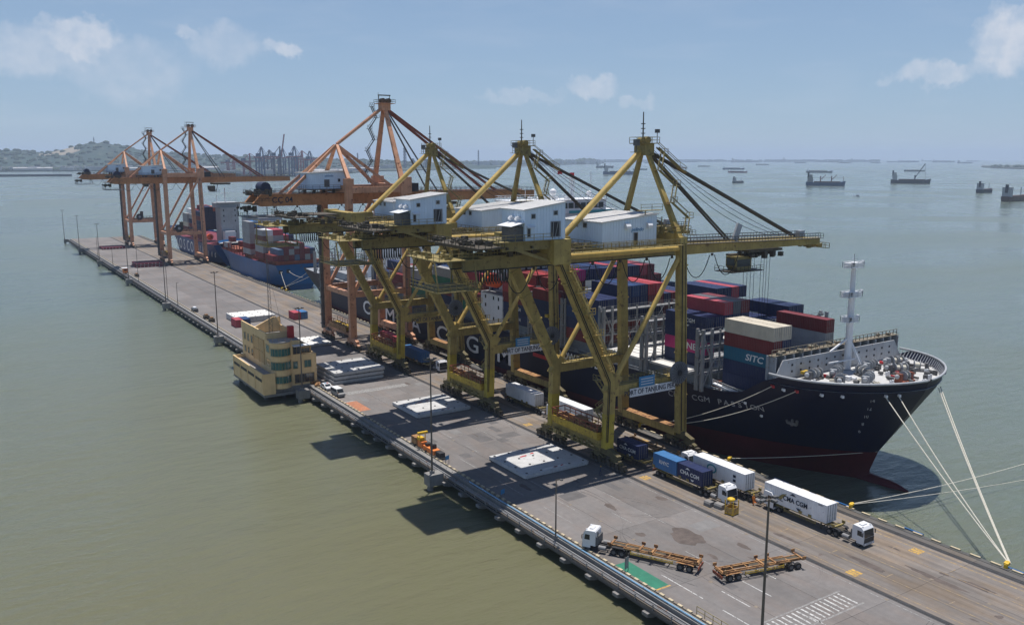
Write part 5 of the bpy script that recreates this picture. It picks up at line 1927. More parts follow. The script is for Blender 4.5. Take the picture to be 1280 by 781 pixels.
# ---- cargo of the navy ship
NV, DB, DR, BR, RR, BE, PG, WH, OR, TL, MB_, BN, MG, GB, DG, GR = ('navy blue', 'dark blue', 'dark red', 'bright red', 'rose red', 'beige', 'pale grey', 'white', 'orange', 'teal blue', 'mid blue', 'brown', 'magenta', 'grey blue', 'dark grey', 'green')
bays = [
    ('navy ship bow bay', 106.3, 52.0, 12.75, 40, {0: [NV, NV, TL, DR, BE], 1: [NV, NV, NV, NV, BE], 2: [NV, OR], 3: [NV, BR], 4: [NV, OR], 5: [NV, PG], 6: [NV, NV, PG, PG, DR], 7: [NV, DR], 8: [GB, GB]}),
    ('second bay from navy bow', 124.9, 48.6, 14.3, 40, {2: [NV, MG, NV, NV], 3: [NV, MG, NV, NV], 4: [NV, DR, NV, NV, RR], 5: [NV, DR, NV, NV, DG], 6: [NV, DR, NV, NV, DR], 7: [DR, NV], 8: [DR, OR],
                            9: [NV, NV, NV], 10: [NV, NV, NV], 11: [NV, NV, NV], 12: [NV, NV, DB, NV], 13: [NV, NV, DB, NV], 14: [DR, NV, OR]}),
    ('third bay from navy bow', 139.35, 48.6, 14.4, 40, {9: [DR, DR, NV, NV, NV], 10: [DR, DR, NV, DB, NV], 11: [NV, NV, DR, RR, RR], 12: [NV, NV, NV, NV, NV], 13: [NV, DR, NV], 14: [DR, NV]}),
    ('fourth bay from navy bow', 153.9, 48.6, 14.3, 40, {0: [DR, NV, DB, NV], 1: [DR, DR, NV, NV], 2: [DR, DR, NV, NV], 3: [DR, DR, NV, NV, NV], 4: [NV, DR, NV, NV, DB], 5: [NV, DR, NV, NV, NV], 6: [NV, DR, NV, DR, BR], 7: [NV, DR, NV, DR, RR],
                            8: [NV, GB, DR, NV], 9: [NV, DR, NV, DR], 10: [NV, DR, NV, NV], 11: [NV, DR, NV, NV], 12: [NV, NV, NV], 13: [NV, NV, DR], 14: [DR, NV, NV]}),
    ('fifth bay from navy bow', 168.4, 48.6, 14.0, 40, {0: [NV, NV, NV, DR], 1: [NV, NV, NV, DR, DR], 2: [NV, NV, NV, NV, DR, MG], 3: [NV, NV, DR, DR, NV, NV], 4: [NV, NV, DR, DR, NV, NV], 5: [NV, NV, DR, DR, NV, DB], 6: [NV, NV, DR, DR, DR, NV],
                            7: [NV, NV, DR, DR, DR, RR], 8: [NV, NV, NV, DR, TL, NV], 9: [NV, NV, NV, DR, DR, NV], 10: [NV, NV, NV, DR, DR, RR], 11: [NV, NV, NV, NV, DR, DR], 12: [NV, NV, NV, NV, DR], 13: [NV, NV, NV, GB], 14: [NV, NV, NV, NV]}),
    ('bay ahead of navy bridge', 182.6, 48.6, 14.0, 40, {0: [NV, NV, DR, BR], 1: [NV, DR, NV, DR, DR], 2: [NV, NV, DR, NV, BR], 3: [NV, NV, DR, NV, DR], 4: [NV, NV, DR, NV, NV], 5: [NV, NV, DR, NV, DB], 6: [NV, NV, DR, NV, RR], 7: [NV, NV, DR, NV, NV]}),
]
ship_name = 'the navy ship'
cargo = stow(bays, ship_name, 'containers stowed on the navy ship')
rc = random.Random(5)
aft = []
for nm, yf, top in (('bay behind navy bridge', 208.2, 4), ('second bay behind navy bridge', 222.6, 5), ('third bay behind navy bridge', 237.0, 4), ('fourth bay behind navy bridge', 251.4, 3), ('fifth bay behind navy bridge', 265.8, 3)):
    rows = {}
    for r in range(0, 13):
        h = max(0, top - rc.choice((0, 0, 1, 2)) - (1 if r < 1 else 0) - (2 if rc.random() < .2 else 0))
        if h:
            rows[r] = [rc.choice((NV, NV, DR, DR, DB, PG, BR, NV))] * 0 + [rc.choice((NV, NV, DR, DR, DB, PG, RR, GR)) for _ in range(h)]
    aft.append((nm, yf, 48.6, 14.0, 40, rows))
stow(aft, ship_name, 'containers stowed on the navy ship')


def side_logo(o, body, size, m, y=6.1, z=1.35, sx=1.0, shear=0.0, bold=0.0, swoosh=None):
    text(body, size, m, o, (-1.27, y, z), FACE_NX, 'lettering', .01, 'CENTER', sx, shear, bold)
    if swoosh:
        for (yy, zz, ln, bend) in ((y + .5, z + size * .72, size * 1.1, .22), (y - .7, z - size * .72, size * .9, -.22)):
            pts = [(-1.275, yy + ln * (.5 - i / 8), zz + bend * (1 - (2 * i / 8 - 1) ** 2)) for i in range(9)]
            mm = MB()
            vs = []
            for i, p in enumerate(pts):
                th = .16 * (1 - abs(2 * i / 8 - 1)) + .02
                vs += [(p[0], p[1], p[2] - th), (p[0], p[1], p[2] + th)]
            mm.add(vs, [(2 * i, 2 * i + 1, 2 * i + 3, 2 * i + 2) for i in range(8)])
            mm.obj('swoosh', swoosh, o)


def cma(o, m='letter_white', y=6.1, size=1.15):
    side_logo(o, 'CMA CGM', size, m, y, 1.3, 1.05, 0, .02, m)


side_logo(cargo[('navy ship bow bay', 0, 2)], 'SITC', 1.75, 'letter_white', 4.4, 1.2, 1.25, .18, .03)
cma(cargo[('second bay from navy bow', 2, 3)])
cma(cargo[('second bay from navy bow', 13, 3)], y=8.0)
cma(cargo[('fourth bay from navy bow', 0, 3)])
cma(cargo[('fourth bay from navy bow', 0, 2)])
cma(cargo[('bay ahead of navy bridge', 0, 0)])
cma(cargo[('bay ahead of navy bridge', 0, 1)])
side_logo(cargo[('second bay from navy bow', 2, 1)], 'ONE', 1.9, 'letter_white', 5, 1.2, 1.2, 0, .03)

# ================================================================== bright blue ship astern of it, and the COSCO ship beyond
def build_away(label, xc, half, y_stern, y_bow, deck, fore_len, fore_z, mats, rake):
    # built bow-first about y = 0 and turned by 180 degrees
    ln = y_bow - y_stern
    H = Hull(0, half, 0, ln, deck, rake, fore=(fore_z, fore_len, fore_len + 5), boot=(-1.3, -1.3), blunt=15, entry=36, run=26)
    t = thing('container_ship', label, 'container ship', (xc, y_bow, 0), pi)
    h = H.build(t, mats, .8)
    m = MB()
    v, f = H.deck_poly(.4, fore_len, fore_z - .3, .15, 12)
    m.add(v, f)
    m.obj('forecastle_deck', 'deck_grey', t)
    m = MB()
    v, f = H.deck_poly(fore_len + .2, ln - .2, deck - .1, .1, 16)
    m.add(v, f)
    m.obj('main_deck', 'hatch_red', t)
    return t, H, h, ln


sB, HB, hB, lnB = build_away('bright blue container ship moored stern-on behind the navy ship', 60.6, 13.0, 388.0, 492.0, 8.6, 12, 11.6, ['hull_blue', 'boot_red'], 7)
# in this ship's frame +y runs from bow to stern and +x is the quay side
def sB_box(m, name, mt):
    return m.obj(name, mt, sB)
m = MB().box(-9, 5, 38, 48, 8.5, 25).box(-11.8, 7, 38.5, 46, 25, 27.4).box(-9.5, 5.5, 38, 47, 27.4, 27.7)
supB = sB_box(m, 'accommodation', 'light_grey')
for x in (-7, -3.5, 0, 3.5):
    for z in (12, 15, 18, 21, 24):
        MB().box(x - .3, x + .3, 48.02, 48.08, z, z + 1).obj('window', 'glass', supB)
m = MB().box(-4, 4, 48.2, 53, 8.5, 24).box(-2.5, 2.5, 49, 52.5, 24, 27)
sB_box(m, 'funnel', 'light_grey')
m = MB().tube((0, 42, 27.7), (0, 42, 36), .3, 6).bar((-2, 42, 33), (2, 42, 33), .2, .2).tube((3, 40, 27.7), (3, 40, 33), .15, 5)
sB_box(m, 'radar_mast', 'ship_white')
m = MB()
for s in (-1, 1):
    m.rail([(s * 12.6, 18 + 8 * k, 8.6) for k in range(11)], 1.2, 2.2, .09)
m.rail([(-11, lnB - .4, 8.6), (11, lnB - .4, 8.6)], 1.2, 2, .09)
sB_box(m, 'deck_rail', 'red_brown')
m = MB().box(-10.5, 10.5, 16, 37, 8.5, 10.3).box(-10.5, 10.5, 54, 103, 8.5, 10.3)
for k in range(9):
    for s in (-1, 1):
        m.box(s * 11.6 - .2, s * 11.6 + .2, 18 + 5 * k, 18.4 + 5 * k, 8.5, 12.8)
sB_box(m, 'hatch_coaming', 'red_brown')
for x, z in ((9.2, 5.6), (5.6, 5.8)):
    MB().box(x - .9, x + .9, lnB - .02, lnB + .05, z - .8, z + .8).obj('mooring_port', 'dark', hB)
    MB().tube((x - .6, lnB + .02, z), (x - .6, lnB + .14, z), .3, 8).obj('port_light', 'ship_white', hB)


def stow_turned(ship_t, xc, y_bow, bays, nm_ship, group):
    """Deck cargo of the ships that lie bow away; rows counted from the quay side."""
    for (nm, ya, z0, ln, rows) in bays:
        for r in sorted(rows):
            st = rows[r]
            for k, c in enumerate(st):
                left = len(rows.get(r - 1, []))
                if c is None or not (k == len(st) - 1 or k >= left or nm.startswith('stern') or k >= 2):
                    continue
                d = len(st) - 1 - k
                if (r, d) in BURIED.get(nm, ()):
                    continue
                tier = 'topmost' if d == 0 else ('under topmost' if d == 1 else ORD[d] + ' below top')
                container(c, ln, xc + r * 2.5, ya, z0 + k * 2.65, f'{c} container {tier}, {ORD[r]} row from quay, {nm}', 2.62, group)


stow_turned(sB, 50.0, 497, [
    ('stern bay of bright blue ship', 389.6, 10.4, 40, {0: [DR], 1: [DR, GB], 2: [BN, DR, DR], 3: [DR, PG, DR], 4: [GB, DR, PG], 5: [DR, DR, DR], 6: [PG, DR], 7: [DR, NV]}),
    ('second bay of bright blue ship', 404.0, 10.4, 40, {0: [DR, PG, PG, BN, PG], 1: [PG, PG, PG, BE, WH], 2: [DR, PG, DR, PG, RR], 3: [DR, DR, PG, PG, RR], 4: [DR, PG, PG, RR], 5: [DR, DR, DR, NV], 6: [DR, DR, NV]}),
    ('third bay of bright blue ship', 424.5, 10.4, 40, {0: [PG, DR, PG, PG, PG, PG], 1: [DR, BR, DR, DB, DR, MB_], 2: [DR, DR, NV, DR, NV], 3: [DR, NV, DR, DR], 4: [DR, DR, NV]}),
    ('foremost bay of bright blue ship', 466.0, 10.4, 20, {0: [PG], 1: [DR, DR], 3: [DR], 4: [NV, DR]})], 'the bright blue ship', 'containers stowed on the bright blue ship')

sC, HC_, hC, lnC = build_away('blue COSCO container ship berthed farthest along the pier', 61.0, 13.3, 496.0, 612.0, 8.8, 13, 12.2, ['hull_cosco', 'boot_red'], 8)
m = MB().box(-5.5, 4.5, 96, 107, 8.7, 29).box(-7.5, 6.5, 97, 104, 29, 31.6).box(-6, 5, 96, 106, 31.6, 31.9)
supC = m.obj('accommodation', 'light_grey', sC)
for x in (-3.6, 2.8):
    for z in (15, 21, 24, 27):
        MB().box(x - .3, x + .3, 107.02, 107.08, z, z + 1).obj('window', 'glass', supC)
MB().tube((0, 101, 31.9), (0, 101, 40), .3, 6).bar((-2.4, 101, 37), (2.4, 101, 37), .2, .2).tube((5, 102, 31.9), (5, 102, 36), .15, 5).obj('radar_mast', 'ship_white', sC)
MB().box(-2, 4, 107.2, 112, 8.7, 16).obj('engine_casing', 'ship_white', sC)
m = MB()
vs = [(11.2 + r * cos(2 * pi * j / 10), y, 13 + r * sin(2 * pi * j / 10)) for y, r in ((104, .4), (105.4, 1.6), (108.5, 1.7), (110, .5)) for j in range(10)]
m.add(vs, [(i * 10 + j, (i + 1) * 10 + j, (i + 1) * 10 + (j + 1) % 10, i * 10 + (j + 1) % 10) for i in range(3) for j in range(10)], True)
m.obj('lifeboat', 'orange_boat', sC)
for word, y0, pitch, size, sx in (('COSCO', 34.0, 9.6, 9.0, 1.05), ('SHIPPING', 85.0, 4.0, 7.5, .5)):
    for i, ch in enumerate(word):          # from the bow aft, as read from the quay
        yl = y0 + i * pitch
        text(ch, size, 'letter_white', hC, (HC_.b(yl, 4.2) + .12, yl, 4.2), (pi / 2, 0, pi / 2), 'lettering', .03, 'CENTER', sx, bold=.06)
MB().add([(HC_.b(4.5, 5) + .1, 4.5, 3), (HC_.b(9, 5) + .1, 9, 1), (HC_.b(9, 9) + .1, 7.5, 8), (HC_.b(5, 9) + .1, 5, 9)], [(0, 1, 2, 3)]).obj('bow_flash', 'letter_white', hC)
stow_turned(sC, 50.0, 618, [
    ('bay beyond COSCO ship bridge', 520.5, 10.4, 40, {0: [DR, DR, NV, NV, DR, NV], 1: [DR, DR, NV, NV, NV, NV, NV], 2: [NV, DR, NV, NV, NV, NV, NV], 3: [NV, DR, NV, NV, NV, NV, OR], 4: [NV, DR, NV, DR, NV, DR, RR], 5: [NV, DR, NV, DR, DR, NV, GB], 6: [NV, DR, NV, DR, DR, NV, DR]}),
    ('middle bay of COSCO ship', 536, 10.4, 40, {0: [DR, NV, DR, NV, PG], 1: [NV, DR, DR, DR, NV, DR], 2: [NV, DR, DR, DR, PG, NV, DR], 3: [NV, DR, DR, DR, PG, DR, DR], 4: [NV, DR, NV, PG, DR, DR], 5: [DR, DR, NV, NV, DR, DR]}),
    ('foremost bay of COSCO ship', 552, 10.4, 40, {0: [NV, DR, BE, PG, PG], 1: [NV, DR, DR, BE, PG, WH], 2: [NV, DR, DR, BR, BE, DR], 3: [NV, DR, DR, PG, WH], 4: [NV, DR, DR, PG, DR]})], 'the COSCO ship', 'containers stowed on the COSCO ship')
for k, (z, ch) in enumerate(((15.2, '14'), (13.4, '12'), (11.6, '10'), (9.8, '8'), (8.0, '6'))):
    y_ = A.stem(z) + 3.2
    text(ch, .9, 'letter_shaded', hA, (67.5 - A.b(y_, z) - .15, y_, z), (pi / 2, 0, -pi / 2 + .9), 'draught_mark', .02)
print('containers on ships', N_BOX[0])
# ------------------------------------------------------------------ trucks on the quay
def wheel_pair(par, x, y, z=0.0, r=.5, name='wheel'):
    for s in (-1, 1):
        w_ = MB().tube((s * .78, 0, 0), (s * 1.18, 0, 0), r, 14).obj(name, 'rubber', par, (x, y, z + r))
        MB().tube((s * 1.17, 0, 0), (s * 1.2, 0, 0), r * .55, 12).obj('rim', 'steel', w_)


def tractor(label, x, y, rz, cab='cab_white', cat='truck'):
    """Cab-over terminal tractor; the front faces local -Y, the fifth wheel lies towards +Y."""
    t = thing('tractor_unit', label, cat, (x, y, 0), rz, 'tractor units on the quay')
    m = MB()
    m.box(-.45, -.2, -1.0, 5.2, .75, 1.0).box(.2, .45, -1.0, 5.2, .75, 1.0)
    for yy in (.9, 2.2, 4.9):
        m.box(-.2, .2, yy - .1, yy + .1, .78, .97)
    m.obj('chassis', 'dark', t)
    b = MB()
    prof = [(-1.32, .55), (-1.38, 1.55), (-1.18, 2.75), (-.85, 3.12), (.55, 3.18), (.68, 3.0), (.68, .9), (-.1, .9), (-.1, .55)]
    b.prism(prof, 'x', -1.22, 1.22)
    c = b.obj('cab', cab, t)
    # windscreen lies 2 cm proud of the raked front
    MB().add([(-1.14, -1.40, 1.6), (1.14, -1.40, 1.6), (1.08, -1.215, 2.74), (-1.08, -1.215, 2.74)], [(0, 1, 2, 3)]).obj('windscreen', 'glass', c)
    MB().box(-1.14, 1.14, -1.42, -1.36, .82, 1.55).obj('grille', 'dark', c)
    MB().box(-1.2, 1.2, -1.46, -1.3, .42, .8).obj('bumper', 'light_grey', c)
    for s in (-1, 1):
        MB().box(min(s * .75, s * 1.1), max(s * .75, s * 1.1), -1.48, -1.45, .55, .72).obj('headlight', 'ship_white', c)
        MB().add([(s * 1.235, -1.05, 1.75), (s * 1.235, -.2, 1.75), (s * 1.235, -.2, 2.55), (s * 1.235, -.92, 2.55)], [(0, 1, 2, 3) if s > 0 else (3, 2, 1, 0)]).obj('side_window', 'glass', c)
        MB().bar((s * 1.22, -1.2, 2.5), (s * 1.55, -1.3, 2.5), .05, .05).box(s * 1.5 - .08, s * 1.5 + .08, -1.36, -1.28, 1.9, 2.5).obj('mirror', 'dark', c)
    MB().box(-.55, .55, -.5, .1, 3.17, 3.3).box(-1.0, -.8, -.9, -.7, 3.1, 3.25).box(.8, 1.0, -.9, -.7, 3.1, 3.25).obj('roof_hatch', 'ship_white', c)
    MB().tube((-1.05, 1.2, .8), (-1.05, 2.3, .8), .34, 12).tube((1.05, 1.2, .8), (1.05, 2.3, .8), .34, 12).obj('fuel_tank', 'pipe_grey', t)
    MB().box(-1.1, 1.1, .72, 1.0, 1.0, 2.3).tube((.9, .95, 1.0), (.9, .95, 3.1), .1, 8).obj('air_filter', 'steel', t)
    MB().prism([(3.0, 1.0), (4.9, 1.0), (4.6, 1.2), (3.3, 1.25)], 'x', -.5, .5).obj('fifth_wheel', 'machinery', t)
    for s in (-1, 1):
        MB().prism([(2.9, 1.05), (3.2, 1.25), (4.9, 1.25), (5.2, 1.05), (5.2, 1.1), (4.9, 1.32), (3.2, 1.32), (2.9, 1.1)], 'x', s * .98 - .25, s * .98 + .25).obj('mudguard', 'dark', t)
    wheel_pair(t, 0, -.45)
    wheel_pair(t, 0, 3.5)
    wheel_pair(t, 0, 4.75)
    return t


def trailer(label, x, y, rz, ln=12.4, paint='rust_orange', cat='trailer', bolsters=True):
    """Skeletal container trailer; nose at local y = 0, tail at +ln."""
    t = thing('skeletal_trailer', label, cat, (x, y, 0), rz, 'skeletal trailers on the quay')
    m = MB()
    for s in (-1, 1):
        m.box(s * .48 - .09, s * .48 + .09, 0, ln, 1.05, 1.42)
        m.box(s * .86 - .06, s * .86 + .06, 2.2, ln, 1.22, 1.4)
    m.obj('frame_rail', paint, t)
    MB().box(-.38, .38, .3, ln * .62, 1.3, 1.34).obj('spine_plate', 'machinery', t)
    n = int(ln / 2.1)
    for i in range(n + 1):
        yy = .15 + (ln - .3) * i / n
        MB().box(-.95, .95, yy - .08, yy + .08, 1.18, 1.36).obj('cross_member', paint, t)
    if bolsters:
        for yy in (.2, ln * .34, ln * .48, ln - .3):
            b = MB().box(-1.25, 1.25, yy - .14, yy + .14, 1.36, 1.5)
            for s in (-1, 1):
                b.prism([(yy - .3, 1.5), (yy + .3, 1.5), (yy + .3, 1.92), (yy - .3, 1.92)], 'x', s * 1.28 - .05, s * 1.28 + .05)
            b.obj('bolster', paint, t)
    m = MB()
    for s in (-1, 1):
        m.box(s * .75 - .06, s * .75 + .06, 2.6, 2.8, .15, 1.1)
    m.box(-.8, .8, 2.62, 2.78, .5, .6)
    m.obj('landing_leg', 'machinery', t)
    m = MB()
    for s in (-1, 1):
        m.box(s * 1.16 - .03, s * 1.16 + .03, 3.4, ln - 3.6, .75, .85).box(s * 1.16 - .03, s * 1.16 + .03, 3.4, ln - 3.6, 1.0, 1.08)
        for k in range(5):
            yy = 3.5 + (ln - 7.2) * k / 4
            m.box(s * 1.16 - .04, s * 1.16 + .04, yy - .04, yy + .04, .7, 1.2)
    m.obj('side_guard', 'yellow_new' if paint == 'rust_orange' else 'olive', t)
    for yy in (ln - 2.6, ln - 1.25):
        wheel_pair(t, 0, yy)
        MB().box(-.9, .9, yy - .08, yy + .08, .42, .58).obj('axle', 'machinery', t)
    for s in (-1, 1):
        MB().prism([(ln - 3.2, 1.02), (ln - 2.9, 1.12), (ln - .95, 1.12), (ln - .65, 1.02), (ln - .65, 1.06), (ln - .95, 1.17), (ln - 2.9, 1.17), (ln - 3.2, 1.06)], 'x', s * .99 - .24, s * .99 + .24).obj('mudguard', paint, t)
    MB().box(-1.15, 1.15, ln - .05, ln + .06, .55, 1.0).box(-1.2, -1.0, ln + .06, ln + .1, .7, .9).box(1.0, 1.2, ln + .06, ln + .1, .7, .9).obj('rear_bumper', 'red_brown', t)
    return t


# white container lorry in the foreground
tractor('white tractor unit pulling the white CMA CGM container, nearest lorry on the ship side', 36.0, 74.6, 0)
trailer('trailer under the white CMA CGM container in the foreground', 36.0, 78.4, 0, 13.2, 'olive')
k = container('white', 40, 36.0, 79.9, 1.52, 'white CMA CGM container on the nearest lorry beside the quay cope', 2.9, 'containers on lorries', 0, 1.02)
cma(k, 'ink', 5.9, .98)
lf = MB()
lf.add([(-1.27, 9.3, .95), (-1.27, 8.7, .85), (-1.27, 8.1, 1.5), (-1.27, 7.6, 2.0), (-1.27, 8.5, 1.75), (-1.27, 9.0, 1.35)], [(0, 1, 2, 3, 4, 5)])
lf.obj('leaf_mark', 'olive', k)
MB().add([(-1.272, 9.6, .8), (-1.272, 8.3, .62), (-1.272, 8.3, .72), (-1.272, 9.6, .92)], [(0, 1, 2, 3)]).obj('leaf_line', 'ink', k)
side_logo(k, 'CMAU', .34, 'ink', 1.1, 2.35)
# white reefer lorry behind it
trailer('trailer under the plain white container behind the nearest lorry', 35.6, 94.6, 0, 13.0, 'olive')
k = container('white', 40, 35.6, 96.0, 1.52, 'white container with round green emblem on its side, second lorry on the ship side', 2.9, 'containers on lorries')
e = MB()
e.add([(-1.27, 7.6 + 1.15 * cos(2 * pi * i / 20), 1.5 + .72 * sin(2 * pi * i / 20)) for i in range(20)] + [(-1.27, 7.6 + .85 * cos(2 * pi * i / 20), 1.5 + .5 * sin(2 * pi * i / 20)) for i in range(20)], [(i, (i + 1) % 20, 20 + (i + 1) % 20, 20 + i) for i in range(20)])
e.obj('emblem', 'teal', k)
MB().box(-1.275, -1.262, 2.0, 2.6, 1.5, 1.9).box(-1.275, -1.262, 2.0, 2.6, .8, 1.2).obj('label_plate', 'ink', k)
tractor('dark tractor cab hidden between the two white container lorries', 35.6, 91.2, 0, 'cab_white')
# blue pair
tractor('white tractor unit pulling the two short blue containers', 30.9, 96.8, 0)
trailer('trailer under the two short blue containers', 30.9, 100.0, 0, 13.6, 'olive')
k = container('mid blue', 20, 30.9, 107.5, 1.52, 'lighter blue short container, rear one of the blue pair on a trailer', 2.6, 'containers on lorries')
side_logo(k, 'KHYC', .95, 'letter_white', 3.2, 1.4, 1.0, .1, .02)
k = container('navy blue', 20, 30.9, 101.2, 1.52, 'navy CMA CGM short container, front one of the blue pair on a trailer', 2.6, 'containers on lorries')
cma(k, 'letter_white', 3.0, .95)
# cab beside the waterside sill
tractor('white-roofed tractor with dark cab front waiting under the waterside leg of the nearest yellow crane', 37.4, 112.4, 0)
trailer('rusty empty trailer stopped beside the waterside sill of the nearest yellow crane', 37.4, 116.2, 0, 13.0, 'rust_orange')
# navy container under the crane
trailer('trailer under the navy container inside the nearest yellow crane', 30.6, 115.9, 0, 9.0, 'olive')
k = container('navy blue', 20, 30.6, 117.4, 1.52, 'navy CMA CGM container parked beneath the nearest yellow crane, behind the blue pair', 2.6, 'containers on lorries')
cma(k, 'letter_white', 3.0, .95)
# white ones further along
container('white', 40, 36.6, 141.5, 1.52, 'white container seen through the legs of the nearest yellow crane', 2.7, 'containers on lorries')
trailer('trailer of the white container behind the nearest yellow crane', 36.6, 140.4, 0, 13.4, 'olive')
tractor('white tractor unit facing the camera between the first and second yellow cranes', 34.6, 152.0, 0)
trailer('trailer under the pale container midway between the yellow cranes', 34.6, 155.6, 0, 14.0, 'olive')
container('white', 40, 34.6, 157.2, 1.52, 'pale container on the lorry midway between two yellow cranes', 2.8, 'containers on lorries')
# third crane
tractor('white tractor unit in front of the blue container under the third yellow crane', 34.2, 203.2, 0)
trailer('trailer under the blue container inside the third yellow crane', 32.8, 207.4, 0, 14.0, 'olive')
container('mid blue', 40, 32.8, 209.4, 1.52, 'blue container standing under the third yellow crane', 2.8, 'containers on lorries')
trailer('trailer under the rose red container behind the third yellow crane', 36.6, 231.6, 0, 13.0, 'olive')
container('rose red', 40, 36.6, 232.9, 1.52, 'rose red container between the third yellow and the orange crane', 2.6, 'containers on lorries')
# empty rig in the open: tractor turned away with two skeletal trailers end to end
ang = atan2(10.2 - 2.6, 95.4 - 81.4)       # bearing of the first trailer
tr_ = trailer('yellow and rusty empty skeletal trailer coupled to the lone white tractor', 3.0, 93.0, -(pi - ang), 13.4)
tractor('lone white tractor unit on the open quay with two empty trailers behind', 1.5, 95.2, -(pi - ang) + .04)
# tail to tail: the second one lies across
tr2_ = trailer('second empty skeletal trailer lying across the quay, behind the first', 22.6, 75.0, 1.335, 13.4)
wheel_pair(tr2_, 0, 1.0)
wheel_pair(tr2_, 0, 2.2)

# ------------------------------------------------------------------ hatch covers set down on the quay
def hatch(label, x0, x1, y0, y1, z0, th=.75, top='white', red=True, group='ship hatch covers landed on the quay'):
    t = thing('hatch_cover', label, 'hatch cover', ((x0 + x1) / 2, (y0 + y1) / 2, z0), 0, group)
    wx, wy = (x1 - x0) / 2, (y1 - y0) / 2
    m = MB().box(-wx, wx, -wy, wy, .18, th)
    body = m.obj('panel', 'hatch_grey', t)
    m = MB()
    for i in range(8):
        x = -wx + .5 + (2 * wx - 1) * i / 7
        for s in (-1, 1):
            m.box(x - .12, x + .12, min(s * wy, s * (wy + .12)), max(s * wy, s * (wy + .12)), .1, th - .05)
    m.box(-wx + .2, wx - .2, -wy + .2, wy - .2, 0, .18)
    m.obj('edge_stiffener', 'hatch_grey', t)
    for i in range(5):
        for j in range(4):
            MB().box(-.16, .16, -.16, .16, 0, .14).obj('lashing_socket', 'steel', t, (-wx + .8 + (2 * wx - 1.6) * i / 4, -wy + .7 + (2 * wy - 1.4) * j / 3, th))
    if top == 'white':
        MB().box(-wx * .45, wx * .35, -wy * .93, -wy * .8, th, th + .012).obj('sunlit_strip', 'hatch_white', t)  # band of sunlight painted on the cover as a paler sheet
        if red:
            for (a, b, w_, d_) in ((-.35, .42, .22, .05), (0.02, .5, .12, .05), (-.05, -.86, .14, .045), (.18, -.85, .1, .045)):
                MB().add([(wx * a, wy * (b - d_), th + .018), (wx * (a + w_), wy * (b - d_ + .03), th + .018), (wx * (a + w_), wy * (b + d_), th + .018), (wx * a, wy * (b + d_ - .03), th + .018)], [(0, 1, 2, 3)]).obj('red_stencil', 'red_paint', t)
    elif top == 'all':
        MB().box(-wx * .97, wx * .97, -wy * .97, wy * .97, th, th + .02).obj('bleached_paint', 'hatch_white', t)
    elif top == 'red':
        body.data.materials[0] = MATS['hatch_red']
    for sx_ in (-1, 1):
        for sy_ in (-1, 1):
            MB().box(-.25, .25, -.25, .25, 0, .1).obj('foot', 'steel', t, (sx_ * (wx - .3), sy_ * (wy - .3), 0))
    return t


hatch('hatch cover with red stencils nearest the camera, beside the first yellow crane', 8.4, 22.8, 123.8, 136.2, 0, .8)
hatch('single hatch cover with red stencils lying beside the second yellow crane', 9.0, 22.6, 167.6, 180.4, 0, .8)
for i, (z, nm) in enumerate(((0, 'bottom'), (1.05, 'middle'), (2.1, 'top'))):
    hatch(f'{nm} hatch cover in the stack of three beside the tan building', 4.4 + .2 * i, 18.2 + .2 * i, 205.4, 218.6, z, .85, 'white' if i == 2 else '', False)
hatch('pale hatch cover lying beyond the tan building near the orange crane', 13.5, 22.2, 252, 264, 0, .8, 'all', False)
hatch('bleached white hatch cover on the quay behind the dark blue and red containers', 7.0, 21.0, 302.5, 315, .0, 2.0, 'all', False)
for (x0, x1, y0, y1, z, lb) in ((7.0, 21.0, 488, 500.5, 0, 'lower'), (7.2, 21.2, 488.2, 500.7, 1.25, 'upper')):
    hatch(f'{lb} dark red hatch cover in the pile beside the nearer far orange crane', x0, x1, y0, y1, z, 1.0, 'red', False)
hatch('dark red hatch cover lying beside the farthest orange crane', 6.5, 20.5, 597, 611, 0, 1.3, 'red', False)
container('rose red', 20, 6.2, 295.2, .05, 'rose red short container on the ground, left of the dark blue one, beyond the building', 2.6, 'containers standing on the quay')
container('dark blue', 20, 8.8, 295.4, .05, 'dark blue short container on the ground beside the rose red one, beyond the building', 2.6, 'containers standing on the quay')
container('rose red', 20, 27.6, 298.2, .05, 'rose red short container standing alone on the deck lane, left of a blue one', 2.6, 'containers standing on the quay')
container('mid blue', 20, 30.2, 298.4, .05, 'blue short container on the deck lane right of the rose red one', 2.6, 'containers standing on the quay')
# ------------------------------------------------------------------ tan control building on its own piles
bt = thing('control_building', 'tan three-storey building with round green-glazed corner tower, standing over the water', 'building', (-4.6, 221, 0))
OB = (-4.6, 221, 0)


def pb_(m, name, mt, par=None):
    m.v = [(a - OB[0], b - OB[1], c - OB[2]) for a, b, c in m.v]
    return m.obj(name, mt, par or bt)


# storeys: main block, wing on the quay, parapets
m = MB()
m.prism([(209.6, .2), (236.0, .2), (236.0, 11.4), (222.5, 11.4), (222.5, 11.8), (209.6, 11.8)], 'x', -9.5, -2.4)
blk = pb_(m, 'wall', 'tan_wall')
m = MB().box(-2.35, 1.6, 209.6, 226, .2, 7.9)
pb_(m, 'wing_wall', 'tan_wall')
m = MB().box(-2.35, 1.0, 211.4, 219, 7.95, 9.6)
pb_(m, 'penthouse_wall', 'tan_dark')
